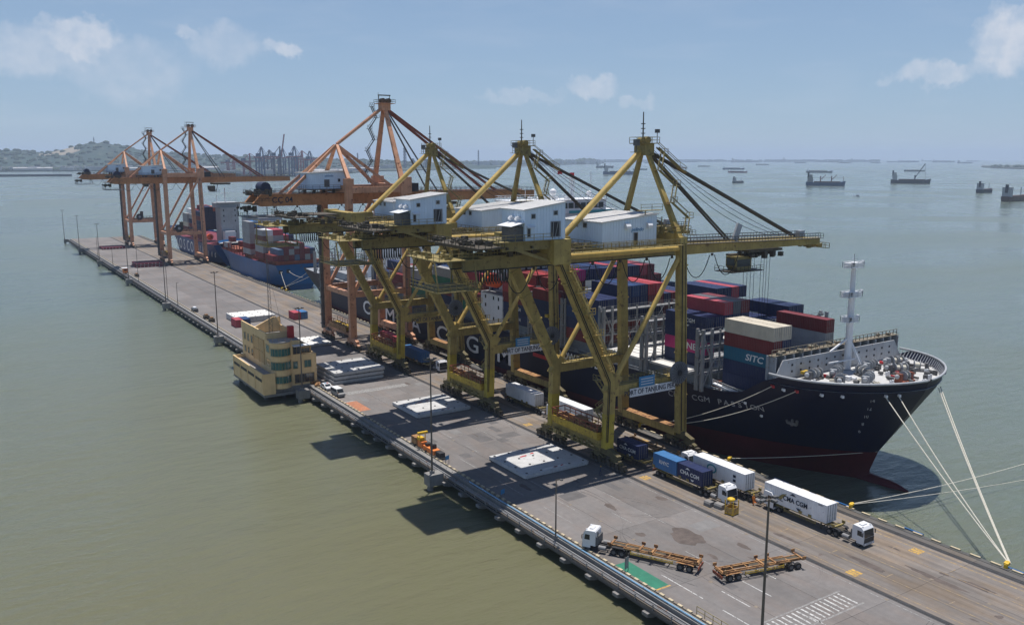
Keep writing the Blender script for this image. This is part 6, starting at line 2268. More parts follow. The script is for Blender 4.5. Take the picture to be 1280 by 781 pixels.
# parapet walls round the flat roof, a raked gable over the stair
m = MB()
m.box(-9.6, -9.25, 214.6, 236.1, 11.42, 13.4)
m.box(-9.6, -2.3, 214.4, 214.75, 11.82, 13.4)
m.prism([(-9.25, 11.42), (-2.3, 11.42), (-2.3, 13.4), (-3.6, 15.6), (-4.4, 15.6), (-9.25, 13.4)], 'y', 224.5, 224.9)
m.box(-2.65, -2.3, 214.76, 224.5, 11.42, 13.4)
m.prism([(224.9, 11.42), (236, 11.42), (236, 12.4), (224.9, 15.5)], 'x', -2.65, -2.3)
pb_(m, 'parapet', 'tan_wall')
m = MB().box(-9.2, -2.7, 214.8, 224.4, 11.45, 11.6).box(-9.2, -2.7, 225, 235.9, 11.45, 11.55).box(-9.4, -2.4, 209.7, 214.3, 11.85, 11.9)
pb_(m, 'roof', 'roof_grey')
m = MB().box(-9.0, -2.9, 215.2, 216.2, 12.9, 13.1)
pb_(m, 'roof_ledge', 'house_roof')
# round tower
tx, ty, tr = -7.4, 210.4, 2.5
m = MB().tube((tx, ty, .2), (tx, ty, 11.75), tr, 32)
tw = pb_(m, 'tower', 'tan_wall')
m = MB().tube((tx, ty, 11.76), (tx, ty, 12.05), tr + .12, 32)
pb_(m, 'tower_cap', 'roof_grey')
for z0, z1 in ((1.6, 3.3), (5.0, 6.9), (8.5, 10.3)):
    for i in range(9):
        a0 = pi * 1.03 + (pi * .94) * i / 9
        a1 = a0 + pi * .94 / 9 * .93
        m = MB()
        vs = [(tx + (tr + .04) * cos(a), ty + (tr + .04) * sin(a), z) for z in (z0, z1) for a in (a0, (a0 + a1) / 2, a1)]
        m.add(vs, [(0, 1, 4, 3), (1, 2, 5, 4)])
        pb_(m, 'window', 'green_glass')
    m = MB()
    for z in (z0 - .12, z1 + .12):
        m.path([(tx + (tr + .07) * cos(pi * 1.02 + pi * .96 * i / 24), ty + (tr + .07) * sin(pi * 1.02 + pi * .96 * i / 24), z) for i in range(25)], .07, 4)
    pb_(m, 'sill_band', 'tan_dark')


def bwin(x0, x1, y, z0, z1, n=1, m_='green_glass'):
    """Window in a wall facing -Y: frame proud, panes set in."""
    f = MB()
    f.box(x0 - .1, x1 + .1, y - .1, y - .02, z0 - .12, z0)
    f.box(x0 - .1, x1 + .1, y - .1, y - .02, z1, z1 + .12)
    f.box(x0 - .1, x0, y - .1, y - .02, z0, z1)
    f.box(x1, x1 + .1, y - .1, y - .02, z0, z1)
    fr = pb_(f, 'window', 'tan_dark')
    for i in range(n):
        a, b = x0 + (x1 - x0) * i / n, x0 + (x1 - x0) * (i + 1) / n
        pb_(MB().box(a + .03, b - .03, y - .06, y - .015, z0, z1), 'pane', m_, fr)


def lwin(y0, y1, x, z0, z1, n=2, m_='green_glass'):
    f = MB()
    f.box(x - .1, x - .02, y0 - .1, y1 + .1, z0 - .12, z0)
    f.box(x - .1, x - .02, y0 - .1, y1 + .1, z1, z1 + .12)
    f.box(x - .1, x - .02, y0 - .1, y0, z0, z1)
    f.box(x - .1, x - .02, y1, y1 + .1, z0, z1)
    fr = pb_(f, 'window', 'tan_dark')
    for i in range(n):
        a, b = y0 + (y1 - y0) * i / n, y0 + (y1 - y0) * (i + 1) / n
        pb_(MB().box(x - .06, x - .015, a + .03, b - .03, z0, z1), 'pane', m_, fr)


for z0, z1 in ((4.6, 6.4),):
    bwin(-4.5, -3.3, 209.6, z0, z1)
    bwin(-1.6, .2, 209.6, z0, z1, 2)
bwin(-4.4, -2.6, 209.6, 8.3, 10.2, 2, 'glass')
bwin(-1.6, .6, 211.4, 8.1, 9.2, 3, 'glass')
bwin(-4.2, .9, 209.6, .8, 3.0, 4, 'glass')
for z0, z1 in ((5.4, 7.0), (8.8, 10.6)):
    lwin(212.2, 214.8, -9.5, z0, z1, 2)
    for y in (226.2, 229.4, 232.4):
        lwin(y, y + 1.5, -9.5, z0, z1, 1, 'glass')
m = MB()
for y in (216.5, 220.6, 225.2):
    m.box(-9.72, -9.52, y - .2, y + .2, 5, 11.4)
m.box(-9.66, -9.53, 216.7, 220.4, 5.2, 8.0).box(-9.66, -9.53, 216.7, 220.4, 8.2, 11.2).box(-9.66, -9.53, 220.8, 225, 5.2, 8.0).box(-9.66, -9.53, 220.8, 225, 8.2, 11.2)
pb_(m, 'pilaster', 'tan_dark')
m = MB().prism([(209.55, 10.6), (207.9, 10.5), (207.9, 10.65), (209.55, 10.75)], 'x', -4.7, .6)
pb_(m, 'canopy', 'ship_white')
# cantilevered lower gallery over the water
m = MB()
m.box(-12.6, -9.6, 208.4, 234.6, -.9, -.55)
m.box(-12.6, -12.3, 208.4, 234.6, -.55, 4.4)
m.box(-12.3, -9.55, 208.4, 208.7, -.55, 4.4)
m.box(-12.3, -9.55, 234.3, 234.6, -.55, 4.4)
for k in range(5):
    y = 208.9 + 6.35 * k
    m.box(-12.72, -12.61, y - .16, y + .16, -.55, 4.3)
m.box(-12.75, -12.61, 208.4, 234.6, 4.1, 4.5)
pb_(m, 'gallery', 'tan_wall')
m = MB().box(-12.3, -9.55, 208.7, 234.3, 3.4, 3.55)
pb_(m, 'gallery_roof', 'roof_grey')
for k in range(4):
    for j in range(3):
        y = 209.6 + 6.35 * k + 1.8 * j
        pb_(MB().box(-12.68, -12.61, y, y + 1.5, 2.2, 2.9), 'louvre', 'dark')
m = MB()
m.box(-12.4, 0, 208.6, 236, -1.6, -.92)
m.box(-10.0, 1.6, 209.4, 236, -.9, .19)
pb_(m, 'floor_slab', 'concrete')
for x in (-11, -6.5):
    for y in (212, 220, 228, 234):
        pb_(MB().tube((x, y, -8), (x, y, -1.6), .5, 10), 'pile', 'concrete_dark')
# roof plant
m = MB().box(-4.4, -3.0, 212.2, 213.6, 11.9, 15.0)
pb_(m, 'red_tank', 'red_paint')
for x, y in ((-8.2, 217), (-6.6, 217.1), (-5.0, 217)):
    u = MB().box(x - .55, x + .55, y - .5, y + .5, 11.62, 12.7).tube((x, y, 12.7), (x, y, 12.78), .36, 12)
    pb_(u, 'cooling_unit', 'light_grey')
m = MB()
for dx, dy in ((-.5, -.4), (.5, -.4), (0, .5)):
    m.bar((-6 + dx, 222 + dy, 11.6), (-6 + dx * .4, 222 + dy * .4, 31), .07, .07)
for k in range(16):
    z = 12 + k * 1.2
    f_ = 1 - .6 * k / 16
    m.bar((-6 - .5 * f_, 222 - .4 * f_, z), (-6 + .5 * f_, 222 - .4 * f_, z + .6), .05, .05).bar((-6 + .5 * f_, 222 - .4 * f_, z + .6), (-6, 222 + .5 * f_, z + 1.2), .05, .05)
m.bar((-6, 222, 31), (-6, 222, 35), .06, .06)
m.bar((-6, 222, 29), (-1.2, 227, 12), .04, .04)
pb_(m, 'radio_mast', 'steel')
m = MB().rail([(-9.4, 209.8, 11.9), (-5.2, 208.0, 11.9)], .9, 1.2, .06)
pb_(m, 'roof_rail', 'tan_dark')

# ------------------------------------------------------------------ small things along the landward kerb
def van(label, x, y, rz):
    t = thing('parked_van', label, 'van', (x, y, 0), rz)
    m = MB().prism([(-2.3, .35), (-2.35, .95), (-1.7, 1.15), (-1.0, 1.95), (2.3, 1.98), (2.4, 1.2), (2.4, .35)], 'x', -.86, .86)
    b = m.obj('body', 'pipe_grey', t)
    MB().box(-.8, .8, -1.0, 2.2, 1.96, 2.02).obj('roof', 'ship_white', t)
    MB().add([(-.76, -1.72, 1.2), (.76, -1.72, 1.2), (.72, -1.08, 1.9), (-.72, -1.08, 1.9)], [(0, 1, 2, 3)]).obj('windscreen', 'glass', b)
    for s in (-1, 1):
        for y0, y1 in ((-.9, .1), (.2, 1.2), (1.3, 2.2)):
            MB().box(s * .875 - .012, s * .875 + .012, y0, y1, 1.25, 1.8).obj('side_window', 'glass', b)
    MB().box(-.7, .7, 2.36, 2.42, 1.25, 1.8).obj('rear_window', 'glass', b)
    for yy in (-1.5, 1.5):
        for s in (-1, 1):
            MB().tube((s * .68, 0, 0), (s * .9, 0, 0), .34, 12).obj('wheel', 'rubber', t, (0, yy, .34))
    return t


def sedan(label, x, y, rz):
    t = thing('parked_car', label, 'car', (x, y, 0), rz)
    m = MB().prism([(-2.2, .35), (-2.25, .75), (-1.2, .9), (-.5, 1.42), (1.0, 1.45), (1.75, .95), (2.2, .9), (2.22, .35)], 'x', -.85, .85)
    b = m.obj('body', 'cab_white', t)
    MB().add([(-.72, -1.16, .97), (.72, -1.16, .97), (.66, -.58, 1.4), (-.66, -.58, 1.4)], [(0, 1, 2, 3)]).obj('windscreen', 'glass', b)
    for s in (-1, 1):
        MB().add([(s * .86, -.85, .95), (s * .86, 1.2, .95), (s * .86, .8, 1.36), (s * .86, -.45, 1.36)], [(0, 1, 2, 3)]).obj('side_window', 'glass', b)
    MB().box(-.55, -.05, -.1, .25, 1.46, 1.58).obj('blue_beacon', 'pipe_blue', b)
    MB().box(.05, .55, -.1, .25, 1.46, 1.58).obj('red_beacon', 'red_paint', b)
    for yy in (-1.35, 1.35):
        for s in (-1, 1):
            MB().tube((s * .66, 0, 0), (s * .88, 0, 0), .32, 12).obj('wheel', 'rubber', t, (0, yy, .32))


van('grey passenger van parked on the kerb lane by the orange bay', 1.5, 195.2, .05)
sedan('white patrol car with roof beacons parked behind the grey van', 1.5, 202.8, .03)
g_ = thing('generator_set', 'orange generator trailer with yellow lifting frame at the pier edge', 'generator', (.9, 148, 0), .02)
MB().box(-.7, .7, -4.6, -.2, .35, 1.25).box(-.6, .6, .4, 2.2, .35, 1.6).obj('orange_housing', 'signal_orange', g_)
MB().box(-.65, .65, 2.6, 4.8, .35, 1.9).obj('rear_housing', 'rust_orange', g_)
MB().cbox((0, 2.0, 1.9), (1.0, 1.4, .6)).bar((-.6, 1.2, 1.6), (-.6, 1.2, 3.3), .14, .14).bar((.6, 1.2, 1.6), (.6, 1.2, 3.3), .14, .14).bar((-1.1, 1.2, 3.3), (1.1, 1.2, 3.3), .5, .35).obj('lifting_frame', 'bollard', g_)
MB().box(-.5, .5, -3.6, -2.8, 1.25, 2.1).box(-.55, .55, -6.8, -5.0, .3, 1.3).box(-.5, .5, -1.6, -.7, 1.25, 1.8).obj('engine', 'dark', g_)
MB().box(-.8, .8, -7, 5, .25, .35).obj('skid', 'steel', g_)
for yy in (-5.5, -1.5, 3):
    for s in (-1, 1):
        MB().tube((s * .72, 0, 0), (s * .9, 0, 0), .3, 10).obj('wheel', 'rubber', g_, (0, yy, .3))
p_ = thing('pallet_load', 'low heap of timber and drums at the pier edge behind the patrol car', 'pallet', (.9, 208, 0))
clutter(MB(), -.8, .6, -2.2, 2.6, 0, 12, 1.0, 90).obj('timber', 'rust_orange', p_)


def notice(label, x, y, h0, h1, wd, m='steel'):
    t = thing('notice_board', label, 'sign', (x, y, 0), .35)
    MB().bar((-wd / 2, 0, 0), (-wd / 2, 0, h1), .07, .07).bar((wd / 2, 0, 0), (wd / 2, 0, h1), .07, .07).obj('post', 'steel', t)
    MB().box(-wd / 2, wd / 2, -.04, .0, h0, h1).obj('board', m, t)


notice('grey notice board on two posts beside the green bay', .7, 86.8, .5, 2.2, .9, 'pipe_grey')
notice('small dark notice board by the orange generator', .6, 138.6, .9, 1.7, 1.0, 'sign_blue')
notice('low blue notice board between the second and third hatch covers', .8, 119.4, .5, 1.3, 1.1, 'sign_blue')
b_ = thing('guard_booth', 'white-roofed orange guard booth on the far pier edge', 'booth', (-1.2, 470, .1))
MB().box(-1.1, 1.1, -1.2, 1.2, 0, 2.3).obj('wall', 'signal_orange', b_)
MB().box(-1.5, 1.5, -1.6, 1.6, 2.3, 2.5).obj('roof', 'ship_white', b_)
MB().box(-.7, .7, -1.24, -1.205, 1.1, 1.9).obj('window', 'glass', b_)
for i, (x, y, s, nb) in enumerate(((1.0, 336, 2.2, 'midway along the bare quay'), (.8, 318, 1.4, 'just beyond the two blue and red containers'), (.9, 311, 1.2, 'closest to the tan building of the far ones'), (1.1, 452, 1.6, 'next to the guard booth'))):
    t = thing('machine_crate', 'small dark machine standing on the kerb, ' + nb, 'machine', (x, y, 0))
    MB().box(-.8, .8, -s, s, .2, 1.3).obj('housing', 'machinery' if i else 'steel', t)
    MB().box(-.5, .5, -s * .5, s * .6, 1.3, 1.75).obj('hood', 'ship_white' if i == 0 else 'rust_orange', t)
    for q in (-s * .7, s * .7):
        MB().tube((-.9, q, .3), (.9, q, .3), .3, 10).obj('wheel', 'rubber', t)
m_ = MB().rail([(0, 0, 0), (0, -5.6, 0), (1.6, -7.4, 0)], 1.15, 1.2, .06)
r_ = m_.obj('guard_railing', 'olive')
r_.location = (.55, 73, 0)
tag(r_, 'short handrail at the pier edge below the green bay', 'railing')
# yellow cage and concrete weights
t = thing('steel_cage', 'yellow steel cage pallet standing by the inner crane rail', 'cage', (28.2, 93.0, 0), .15)
m = MB()
for x in (-.75, .75):
    for y in (-.75, .75):
        m.box(x - .06, x + .06, y - .06, y + .06, 0, 2.4)
m.box(-.8, .8, -.8, .8, .1, .2)
m.obj('frame', 'bollard', t)
for s in (-1, 1):
    MB().box(-.7, .7, s * .77 - .03, s * .77 + .03, .25, 1.25).obj('side_panel', 'mark_yellow', t)
    MB().box(s * .77 - .03, s * .77 + .03, -.72, .72, .25, 1.25).obj('side_panel', 'mark_yellow', t)
MB().ball((0, .2, 2.4), .7, 10, 5, .45).obj('cover', 'bollard', t)
for i, (x, y, s) in enumerate(((27.6, 97.4, 1.0), (28.3, 95.7, 1.15))):
    o = MB().prism([(-.6, 0), (.6, 0), (.6, .5), (.45, .8), (-.45, .8), (-.6, .5)], 'y', -.7 * s, .7 * s).obj('concrete_weight', 'concrete')
    o.location = (x, y, 0)
    o.rotation_euler = (0, 0, .1 * i)
    tag(o, 'pale concrete weight block beside the cab, ' + ('the one nearer the yellow cage' if i else 'the one farther from the yellow cage'), 'weight', 'concrete weights beside the blue lorry')
o = MB().tube((0, 0, .04), (0, 0, .9), .28, 10, .04).box(-.32, .32, -.32, .32, 0, .05).obj('traffic_cone', 'signal_orange')
o.location = (35.2, 94.2, 0)
tag(o, 'orange traffic cone behind the nearest white container lorry', 'cone')

# ------------------------------------------------------------------ bollards, fenders, mooring lines
BOL = [58.4, 83.7, 110.5, 136, 366, 372, 500, 640]
first = None
NB_ = {58.4: 'holding the four bow lines of the navy ship', 83.7: 'behind the nearest white container lorry', 110.5: 'beside the white-roofed cab', 136: 'at the waterside leg of the nearest yellow crane',
       366: 'holding a stern line of the bright blue ship', 372: 'holding the stern lines of the navy ship', 500: 'between the bright blue and COSCO ships', 640: 'near the far end of the pier'}
for y in BOL:
    lab = 'yellow mooring bollard on the cope ' + NB_[y]
    t = thing('mooring_bollard', lab, 'bollard', (46.1, y, .06), 0, 'mooring bollards on the cope')
    MB().tube((0, 0, 0), (0, 0, .62), .3, 12, .24).obj('post', 'bollard', t)
    MB().bar((-.05, 0, .6), (.55, 0, .78), .62, .34).ball((.5, 0, .72), .3, 10, 6).obj('hook', 'bollard', t)
    MB().box(-.5, .5, -.6, .6, 0, .06).obj('base_plate', 'steel', t)
for i, y in enumerate([73.2, 86.0, 57.2, 44, 99, 362, 378]):
    NF = ['under the yellow marks opposite the lorry cab', 'behind the nearest white container lorry', 'beside the bollard with four lines', 'closest to the picture corner', 'under the bow flare of the navy ship', 'below the navy ship stern lines', 'below the bright blue ship stern']
    lab = 'blue panel fender on the quay face ' + NF[i]
    t = thing('quay_fender', lab, 'fender', (46.65, y, -1.4), 0, 'fenders along the quay face')
    MB().box(.5, .85, -1.6, 1.6, -1.3, 1.25).obj('panel', 'fender_blue', t)
    MB().tube((-.05, 0, 0), (.5, 0, 0), .6, 10).obj('rubber_cone', 'rubber', t)


def line_rope(name_lab, p, q, sag, r=.075, cat='mooring line', group=None):
    p, q = Vector(p), Vector(q)
    n = 16
    pts = []
    for i in range(n + 1):
        u = i / n
        c = p.lerp(q, u)
        c.z -= sag * 4 * u * (1 - u)
        pts.append(tuple(c - p))
    o = MB().path(pts, r, 5).obj('mooring_line', 'rope')
    o.location = p
    return tag(o, name_lab, cat, group or 'mooring lines of the ships')


def hp(y, z):
    return (67.5 - A.b(y, z) - .2, y, z)


BP = (46.6, 58.4, .75)
line_rope('bow line of the navy ship, leftmost of the four running to one bollard', hp(87.6, 16.3), BP, .5, .1)
line_rope('bow line of the navy ship, second from left of the four on one bollard', hp(86.6, 16.3), (46.6, 58.3, .7), .7, .1)
line_rope('bow line of the navy ship, third from left of the four on one bollard', (72.4, 85.8, 16.2), (46.6, 58.2, .7), .5, .1)
line_rope('bow line of the navy ship, rightmost of the four running to one bollard', (73.6, 86.2, 16.2), (46.7, 58.1, .72), .6, .1)
line_rope('upper spring line along the navy hull below the forecastle', hp(103, 16.2), (46.3, 136, .7), 1.6, .07)
line_rope('lower spring line along the navy hull below the forecastle', hp(98.3, 16.2), (46.4, 136, .7), 2.0, .07)
line_rope('slack line from the stem of the navy ship to the quay beside the white-roofed cab', (67.3, 93.6, 3.0), (46.3, 110.5, .7), .3, .06)
line_rope('long line leaving the nearest bollard behind the lorry towards open water, upper one', (46.6, 83.7, .8), (133.5, 77.4, 1.0), 1.6, .07)
line_rope('long line leaving the nearest bollard behind the lorry towards open water, lower one', (46.6, 83.6, .75), (134, 72, -2.8), 1.2, .06)
line_rope('stern line of the navy ship, left one in the gap before the bright blue ship', (52, 353.5, 9.5), (46.6, 372, .7), .3, .07)
line_rope('stern line of the navy ship, right one in the gap before the bright blue ship', (58, 354, 9.5), (46.6, 372.3, .7), .3, .07)
line_rope('stern line of the bright blue ship, from its lit mooring port to the quay', (51.4, 387.9, 5.8), (46.6, 366, .7), .4, .08)
line_rope('second stern line of the bright blue ship, crossing to the navy stern', (55.2, 387.9, 5.8), (50.5, 356, 7), .6, .08)
by = thing('mooring_buoy', 'mooring buoy out in the water right of the pier', 'buoy', (134, 75, WATER))
MB().tube((0, 0, -.4), (0, 0, 3.4), 2.2, 18).obj('drum', 'red_paint', by)
MB().tube((0, 0, 3.4), (0, 0, 4.2), .3, 8).obj('post', 'bollard', by)


# ------------------------------------------------------------------ people on the quay
def person(label, x, y, rz, shirt, step=.18):
    me = bpy.data.meshes.new('person')
    V = [(0, 0, .92), (0, 0, 1.18), (0, 0, 1.42), (0, 0, 1.52), (0, -.02, 1.64), (0, -.01, 1.76),
         (.10, 0, .90), (.11, -step, .48), (.11, -step * .6, .08), (.11, -step * .6 - .17, .04),
         (-.10, 0, .90), (-.11, step, .48), (-.11, step * 1.3, .08), (-.11, step * 1.3 - .17, .04),
         (.19, 0, 1.40), (.25, .08, 1.12), (.27, -.04, .86), (-.19, 0, 1.40), (-.25, -.08, 1.12), (-.27, -.16, .88)]
    E_ = [(0, 1), (1, 2), (2, 3), (3, 4), (4, 5), (0, 6), (6, 7), (7, 8), (8, 9), (0, 10), (10, 11), (11, 12), (12, 13), (2, 14), (14, 15), (15, 16), (2, 17), (17, 18), (18, 19)]
    R_ = [.15, .14, .16, .06, .10, .09, .095, .07, .05, .045, .095, .07, .05, .045, .065, .05, .04, .065, .05, .04]
    me.from_pydata(V, E_, [])
    o = bpy.data.objects.new('person', me)
    COL.objects.link(o)
    me.materials.append(MATS[shirt])
    md = o.modifiers.new('skin', 'SKIN')
    for i, r in enumerate(R_):
        me.skin_vertices[0].data[i].radius = (r, r)
    me.skin_vertices[0].data[0].use_root = True
    o.modifiers.new('sub', 'SUBSURF').levels = 1
    o.location = (x, y, .0)
    o.rotation_euler = (0, 0, rz)
    tag(o, label, 'person', 'people on the quay')
    h = MB().ball((0, -.02, 1.74), .115, 10, 6, 1.0).obj('hard_hat', 'bollard', o)
    MB().ball((0, -.055, 1.66), .085, 8, 6, 1.1).obj('face', 'skin', o)
    return o


person('person in dark clothing walking beside the landside bogies of the nearest yellow crane', 21.2, 118.2, .6, 'cloth_dark')
person('person in an orange vest standing behind the nearest white container lorry', 34.0, 93.6, 1.4, 'cloth_orange', .05)
# ------------------------------------------------------------------ far shore, far port, ships at anchor
CP = Vector(cam.location)
CR = cam.rotation_euler.to_matrix()


def ground_at(px, py, z=WATER):
    d = CR @ Vector(((px - 640) / 1090, (390.5 - py) / 1090, -1))
    return CP + d * ((z - CP.z) / d.z)


def bearing(px, dist):
    d = CR @ Vector(((px - 640) / 1090, (390.5 - 197) / 1090, -1))
    d.z = 0
    d.normalize()
    return Vector((CP.x, CP.y, 0)) + d * dist


def facing(p):                    # yaw that turns local +x across the line of sight
    d = Vector((p.x - CP.x, p.y - CP.y))
    return atan2(-d.x, d.y)


mat('far_hill', (0.022, 0.045, 0.035), 0.95, 0.5, 0.012, (0.11, 0.11, 0.075), 0.55)
mat('far_scar', (0.27, 0.235, 0.18), 0.95, 0.2, 0.01)
mat('far_flat', (0.06, 0.075, 0.055), 0.95, 0.3, 0.01, (0.12, 0.12, 0.11), 0.6)
mat('far_town', (0.42, 0.42, 0.42), 0.8, 0.3, 0.02)
mat('far_tree', (0.04, 0.06, 0.035), 0.95, 0.3, 0.03)
mat('far_steel', (0.03, 0.025, 0.06), 0.7, 0.2, 0.05)
mat('far_steel_red', (0.22, 0.05, 0.06), 0.7, 0.2, 0.05)
mat('far_steel_blue', (0.02, 0.045, 0.12), 0.7, 0.2, 0.05)
for n_, c_ in (('far_hull_blue', (0.02, 0.06, 0.14)), ('far_hull_dark', (0.03, 0.035, 0.05)), ('far_hull_red', (0.15, 0.035, 0.035)), ('far_hull_grey', (0.12, 0.14, 0.16)), ('far_hull_brown', (0.10, 0.06, 0.045))):
    mat(n_, c_, 0.6, 0.2, 0.1)


def vnoise(x, y, s):
    r = 0
    for k, (f, a) in enumerate(((1, 1), (2.1, .5), (4.3, .27), (8.7, .14))):
        r += a * (sin(x * f / s + 1.3 * k + s) * cos(y * f / s * .9 + 2.1 * k) + .6 * sin((x * .6 + y * .8) * f / s * 1.7 + k * 3.7))
    return r


# hills behind the left bank
m = MB()
nx, ny = 240, 40
vs = []
ridge = ((-260, 60), (-100, 92), (-40, 96), (0, 88), (30, 92), (62, 84), (92, 108), (112, 132), (134, 134), (160, 120), (182, 92), (205, 84), (240, 72), (300, 62), (380, 50), (470, 40), (560, 22), (620, 6))
for j in range(ny):
    for i in range(nx):
        px = -260 + 880 * i / (nx - 1)
        for (a, ha), (b, hb) in zip(ridge[:-1], ridge[1:]):
            if a <= px <= b:
                h0 = ha + (hb - ha) * (px - a) / (b - a)
        v = j / (ny - 1)
        p = bearing(px, 4700 + 2600 * v)
        prof = sin(pi * min(1, v * 1.15 + .02)) ** .8 if v < .86 else .15
        h = WATER + .3 + max(0, h0 * prof * (1 + .10 * vnoise(p.x, p.y, 170)))
        vs.append((p.x, p.y, h if 0 < j < ny - 1 else WATER - 2))
fs = [(j * nx + i, j * nx + i + 1, (j + 1) * nx + i + 1, (j + 1) * nx + i) for j in range(ny - 1) for i in range(nx - 1)]
HILL = list(vs)
m.add(vs, fs, True)
for k, f in enumerate(fs):
    i, j = k % (nx - 1), k // (nx - 1)
    px = -260 + 880 * i / (nx - 1)
    q_ = vs[f[0]]
    nz = vnoise(q_[0], q_[1], 60)
    v_ = j / (ny - 1)
    if (abs(px - 74) / 30) ** 2 + ((v_ - .27) / .09) ** 2 < .75 + .35 * nz or (abs(px + 20) / 34) ** 2 + ((v_ - .17) / .04) ** 2 < .6 + .4 * nz or nz > 1.75:
        m.mi[k] = 1
tag(m.obj('hills', ['far_hill', 'far_scar']), kind='structure')


def flat_land(pts, h, name='shore', mt='far_flat'):
    """pts: (px, near distance, far distance)."""
    m = MB()
    n = len(pts)
    a = [bearing(p, d0) for p, d0, d1 in pts]
    b = [bearing(p, d1) for p, d0, d1 in pts]
    vs = [(q.x, q.y, WATER - 1) for q in a] + [(q.x, q.y, WATER + h) for q in a] + [(q.x, q.y, WATER + h) for q in b]
    m.add(vs, [(i, i + 1, n + i + 1, n + i) for i in range(n - 1)] + [(n + i, n + i + 1, 2 * n + i + 1, 2 * n + i) for i in range(n - 1)])
    return tag(m.obj(name, mt), kind='structure')


flat_land([(-300, 4300, 4800), (-60, 4250, 4800), (40, 4350, 4850), (140, 4300, 4800), (230, 4150, 4800), (262, 4300, 4700)], 5)
flat_land([(262, 3300, 4800), (300, 2980, 5200), (340, 2900, 5200), (400, 2950, 5200), (430, 3400, 5200), (470, 3900, 6200), (540, 4300, 6800), (600, 5200, 8000), (690, 6800, 9500), (745, 8600, 10200)], 4)
flat_land([(740, 11500, 13000), (820, 12000, 13500), (900, 13000, 14500), (1000, 13500, 15000), (1100, 14000, 15500)], 10)
flat_land([(1228, 6200, 7000), (1250, 5600, 7400), (1300, 5200, 8000), (1420, 5000, 8000)], 5)
flat_land([(-200, 3330, 3350), (0, 3260, 3285), (88, 3200, 3225)], 6.5, 'jetty', 'far_hull_dark')
# towns, sheds and trees on those shores: far too many and too small to count
rt = random.Random(12)
mt_, mw, md_ = MB(), MB(), MB()
for _ in range(1700):
    px = rt.uniform(-250, 745)
    lo = 4350 if px < 262 else (3020 if px < 430 else (4000 if px < 470 else 4400 + (px - 470) * 14))
    p = bearing(px, lo + abs(rt.gauss(0, 330)) + 30)
    gk = 1 + max(0, (px - 430) / 160)
    if rt.random() < .62:
        mt_.ball((p.x, p.y, WATER + 6), rt.uniform(8, 22) * gk, 6, 4, rt.uniform(.5, .9))
    else:
        mw.cbox((p.x, p.y, WATER + 4 + rt.uniform(3, 8)), (rt.uniform(12, 70) * gk, rt.uniform(10, 30), rt.uniform(8, 22) * gk), facing(p) + rt.uniform(-.3, .3))
for _ in range(900):                      # scrub and trees over the hillsides
    px, v = rt.uniform(-240, 520), rt.uniform(.02, .5)
    i, j = (px + 260) / 880 * (nx - 1), v * (ny - 1)
    q = HILL[int(j) * nx + int(i)]
    mt_.ball((q[0], q[1], q[2] + 2), rt.uniform(8, 20), 5, 3, .6)
for _ in range(260):
    px = rt.uniform(-250, 330)
    p = bearing(px, rt.uniform(4760, 5150))
    mw.cbox((p.x, p.y, rt.uniform(4, 26)), (rt.uniform(12, 80), 20, rt.uniform(5, 11)), facing(p))
for _ in range(120):
    px = rt.uniform(1230, 1420)
    p = bearing(px, 5800 + rt.uniform(0, 500))
    mt_.ball((p.x, p.y, WATER + 6), rt.uniform(8, 17), 6, 4, .8)
for _ in range(160):
    px = rt.uniform(740, 1100)
    p = bearing(px, 12500 + rt.uniform(0, 900))
    md_.cbox((p.x, p.y, WATER + 14), (rt.uniform(20, 120), 20, rt.uniform(10, 40)), facing(p))
tag(mt_.obj('far_woodland', 'far_tree'), kind='stuff')
tag(mw.obj('far_town', 'far_town'), kind='stuff')
tag(md_.obj('far_shoreline', 'far_hull_grey'), kind='stuff')


def shed(label, px, dist, ln, h, mtl='far_town'):
    p = bearing(px, dist)
    t = thing('warehouse', label, 'building', (p.x, p.y, WATER + 4), facing(p), 'buildings on the far shore')
    MB().box(-ln / 2, ln / 2, -12, 12, 0, h * .7).obj('wall', mtl, t)
    MB().prism([(-13, h * .7), (13, h * .7), (0, h)], 'x', -ln / 2 - 1, ln / 2 + 1).obj('roof', 'far_town', t)


shed('long pale warehouse on the far left shore below the quarry hill', 40, 4380, 150, 14)
shed('long white-roofed warehouse on the far shore right of the far crane heads', 175, 4330, 190, 12)
shed('white warehouse on the far shore between the anchored cranes and the orange mast', 408, 3060, 120, 17)
shed('low white shed on the far shore just right of the orange crane mast', 452, 3900, 150, 14)
shed('dark block building at the left end of the far container port', 262, 3700, 60, 22, 'far_steel_blue')


def stack_tower(label, px, dist, h, wd, mtl='far_steel_blue'):
    p = bearing(px, dist)
    t = thing('chimney_tower', label, 'tower', (p.x, p.y, WATER + 3), facing(p), 'towers on the far shore')
    m = MB()
    for s in (-1, 1):
        for q in (-1, 1):
            m.bar((s * wd, q * wd, 0), (s * wd * .6, q * wd * .6, h), wd * .25, wd * .25)
    for k in range(7):
        z = h * (k + .5) / 7
        m.box(-wd, wd, -wd, wd, z, z + h * .02)
    m.obj('lattice', mtl, t)
    MB().tube((0, 0, 0), (0, 0, h * 1.04), wd * .45, 8).obj('shaft', mtl, t)


stack_tower('tall lattice chimney on the far shore right of the big orange crane mast', 506, 4700, 108, 9)
stack_tower('thin tower on the far shore behind the nearest yellow crane of the middle pair', 598, 5600, 100, 5)
stack_tower('short twin chimney beside the tall lattice chimney', 516, 4750, 50, 10)
stack_tower('short pylon beyond the far shore left of the big orange mast', 447, 5200, 80, 5)
stack_tower('slim radio tower on the crest of the far hill', 119, 6050, 175, 4)
stack_tower('stubby tank tower between the lattice chimney and the middle yellow crane', 533, 4800, 46, 16)


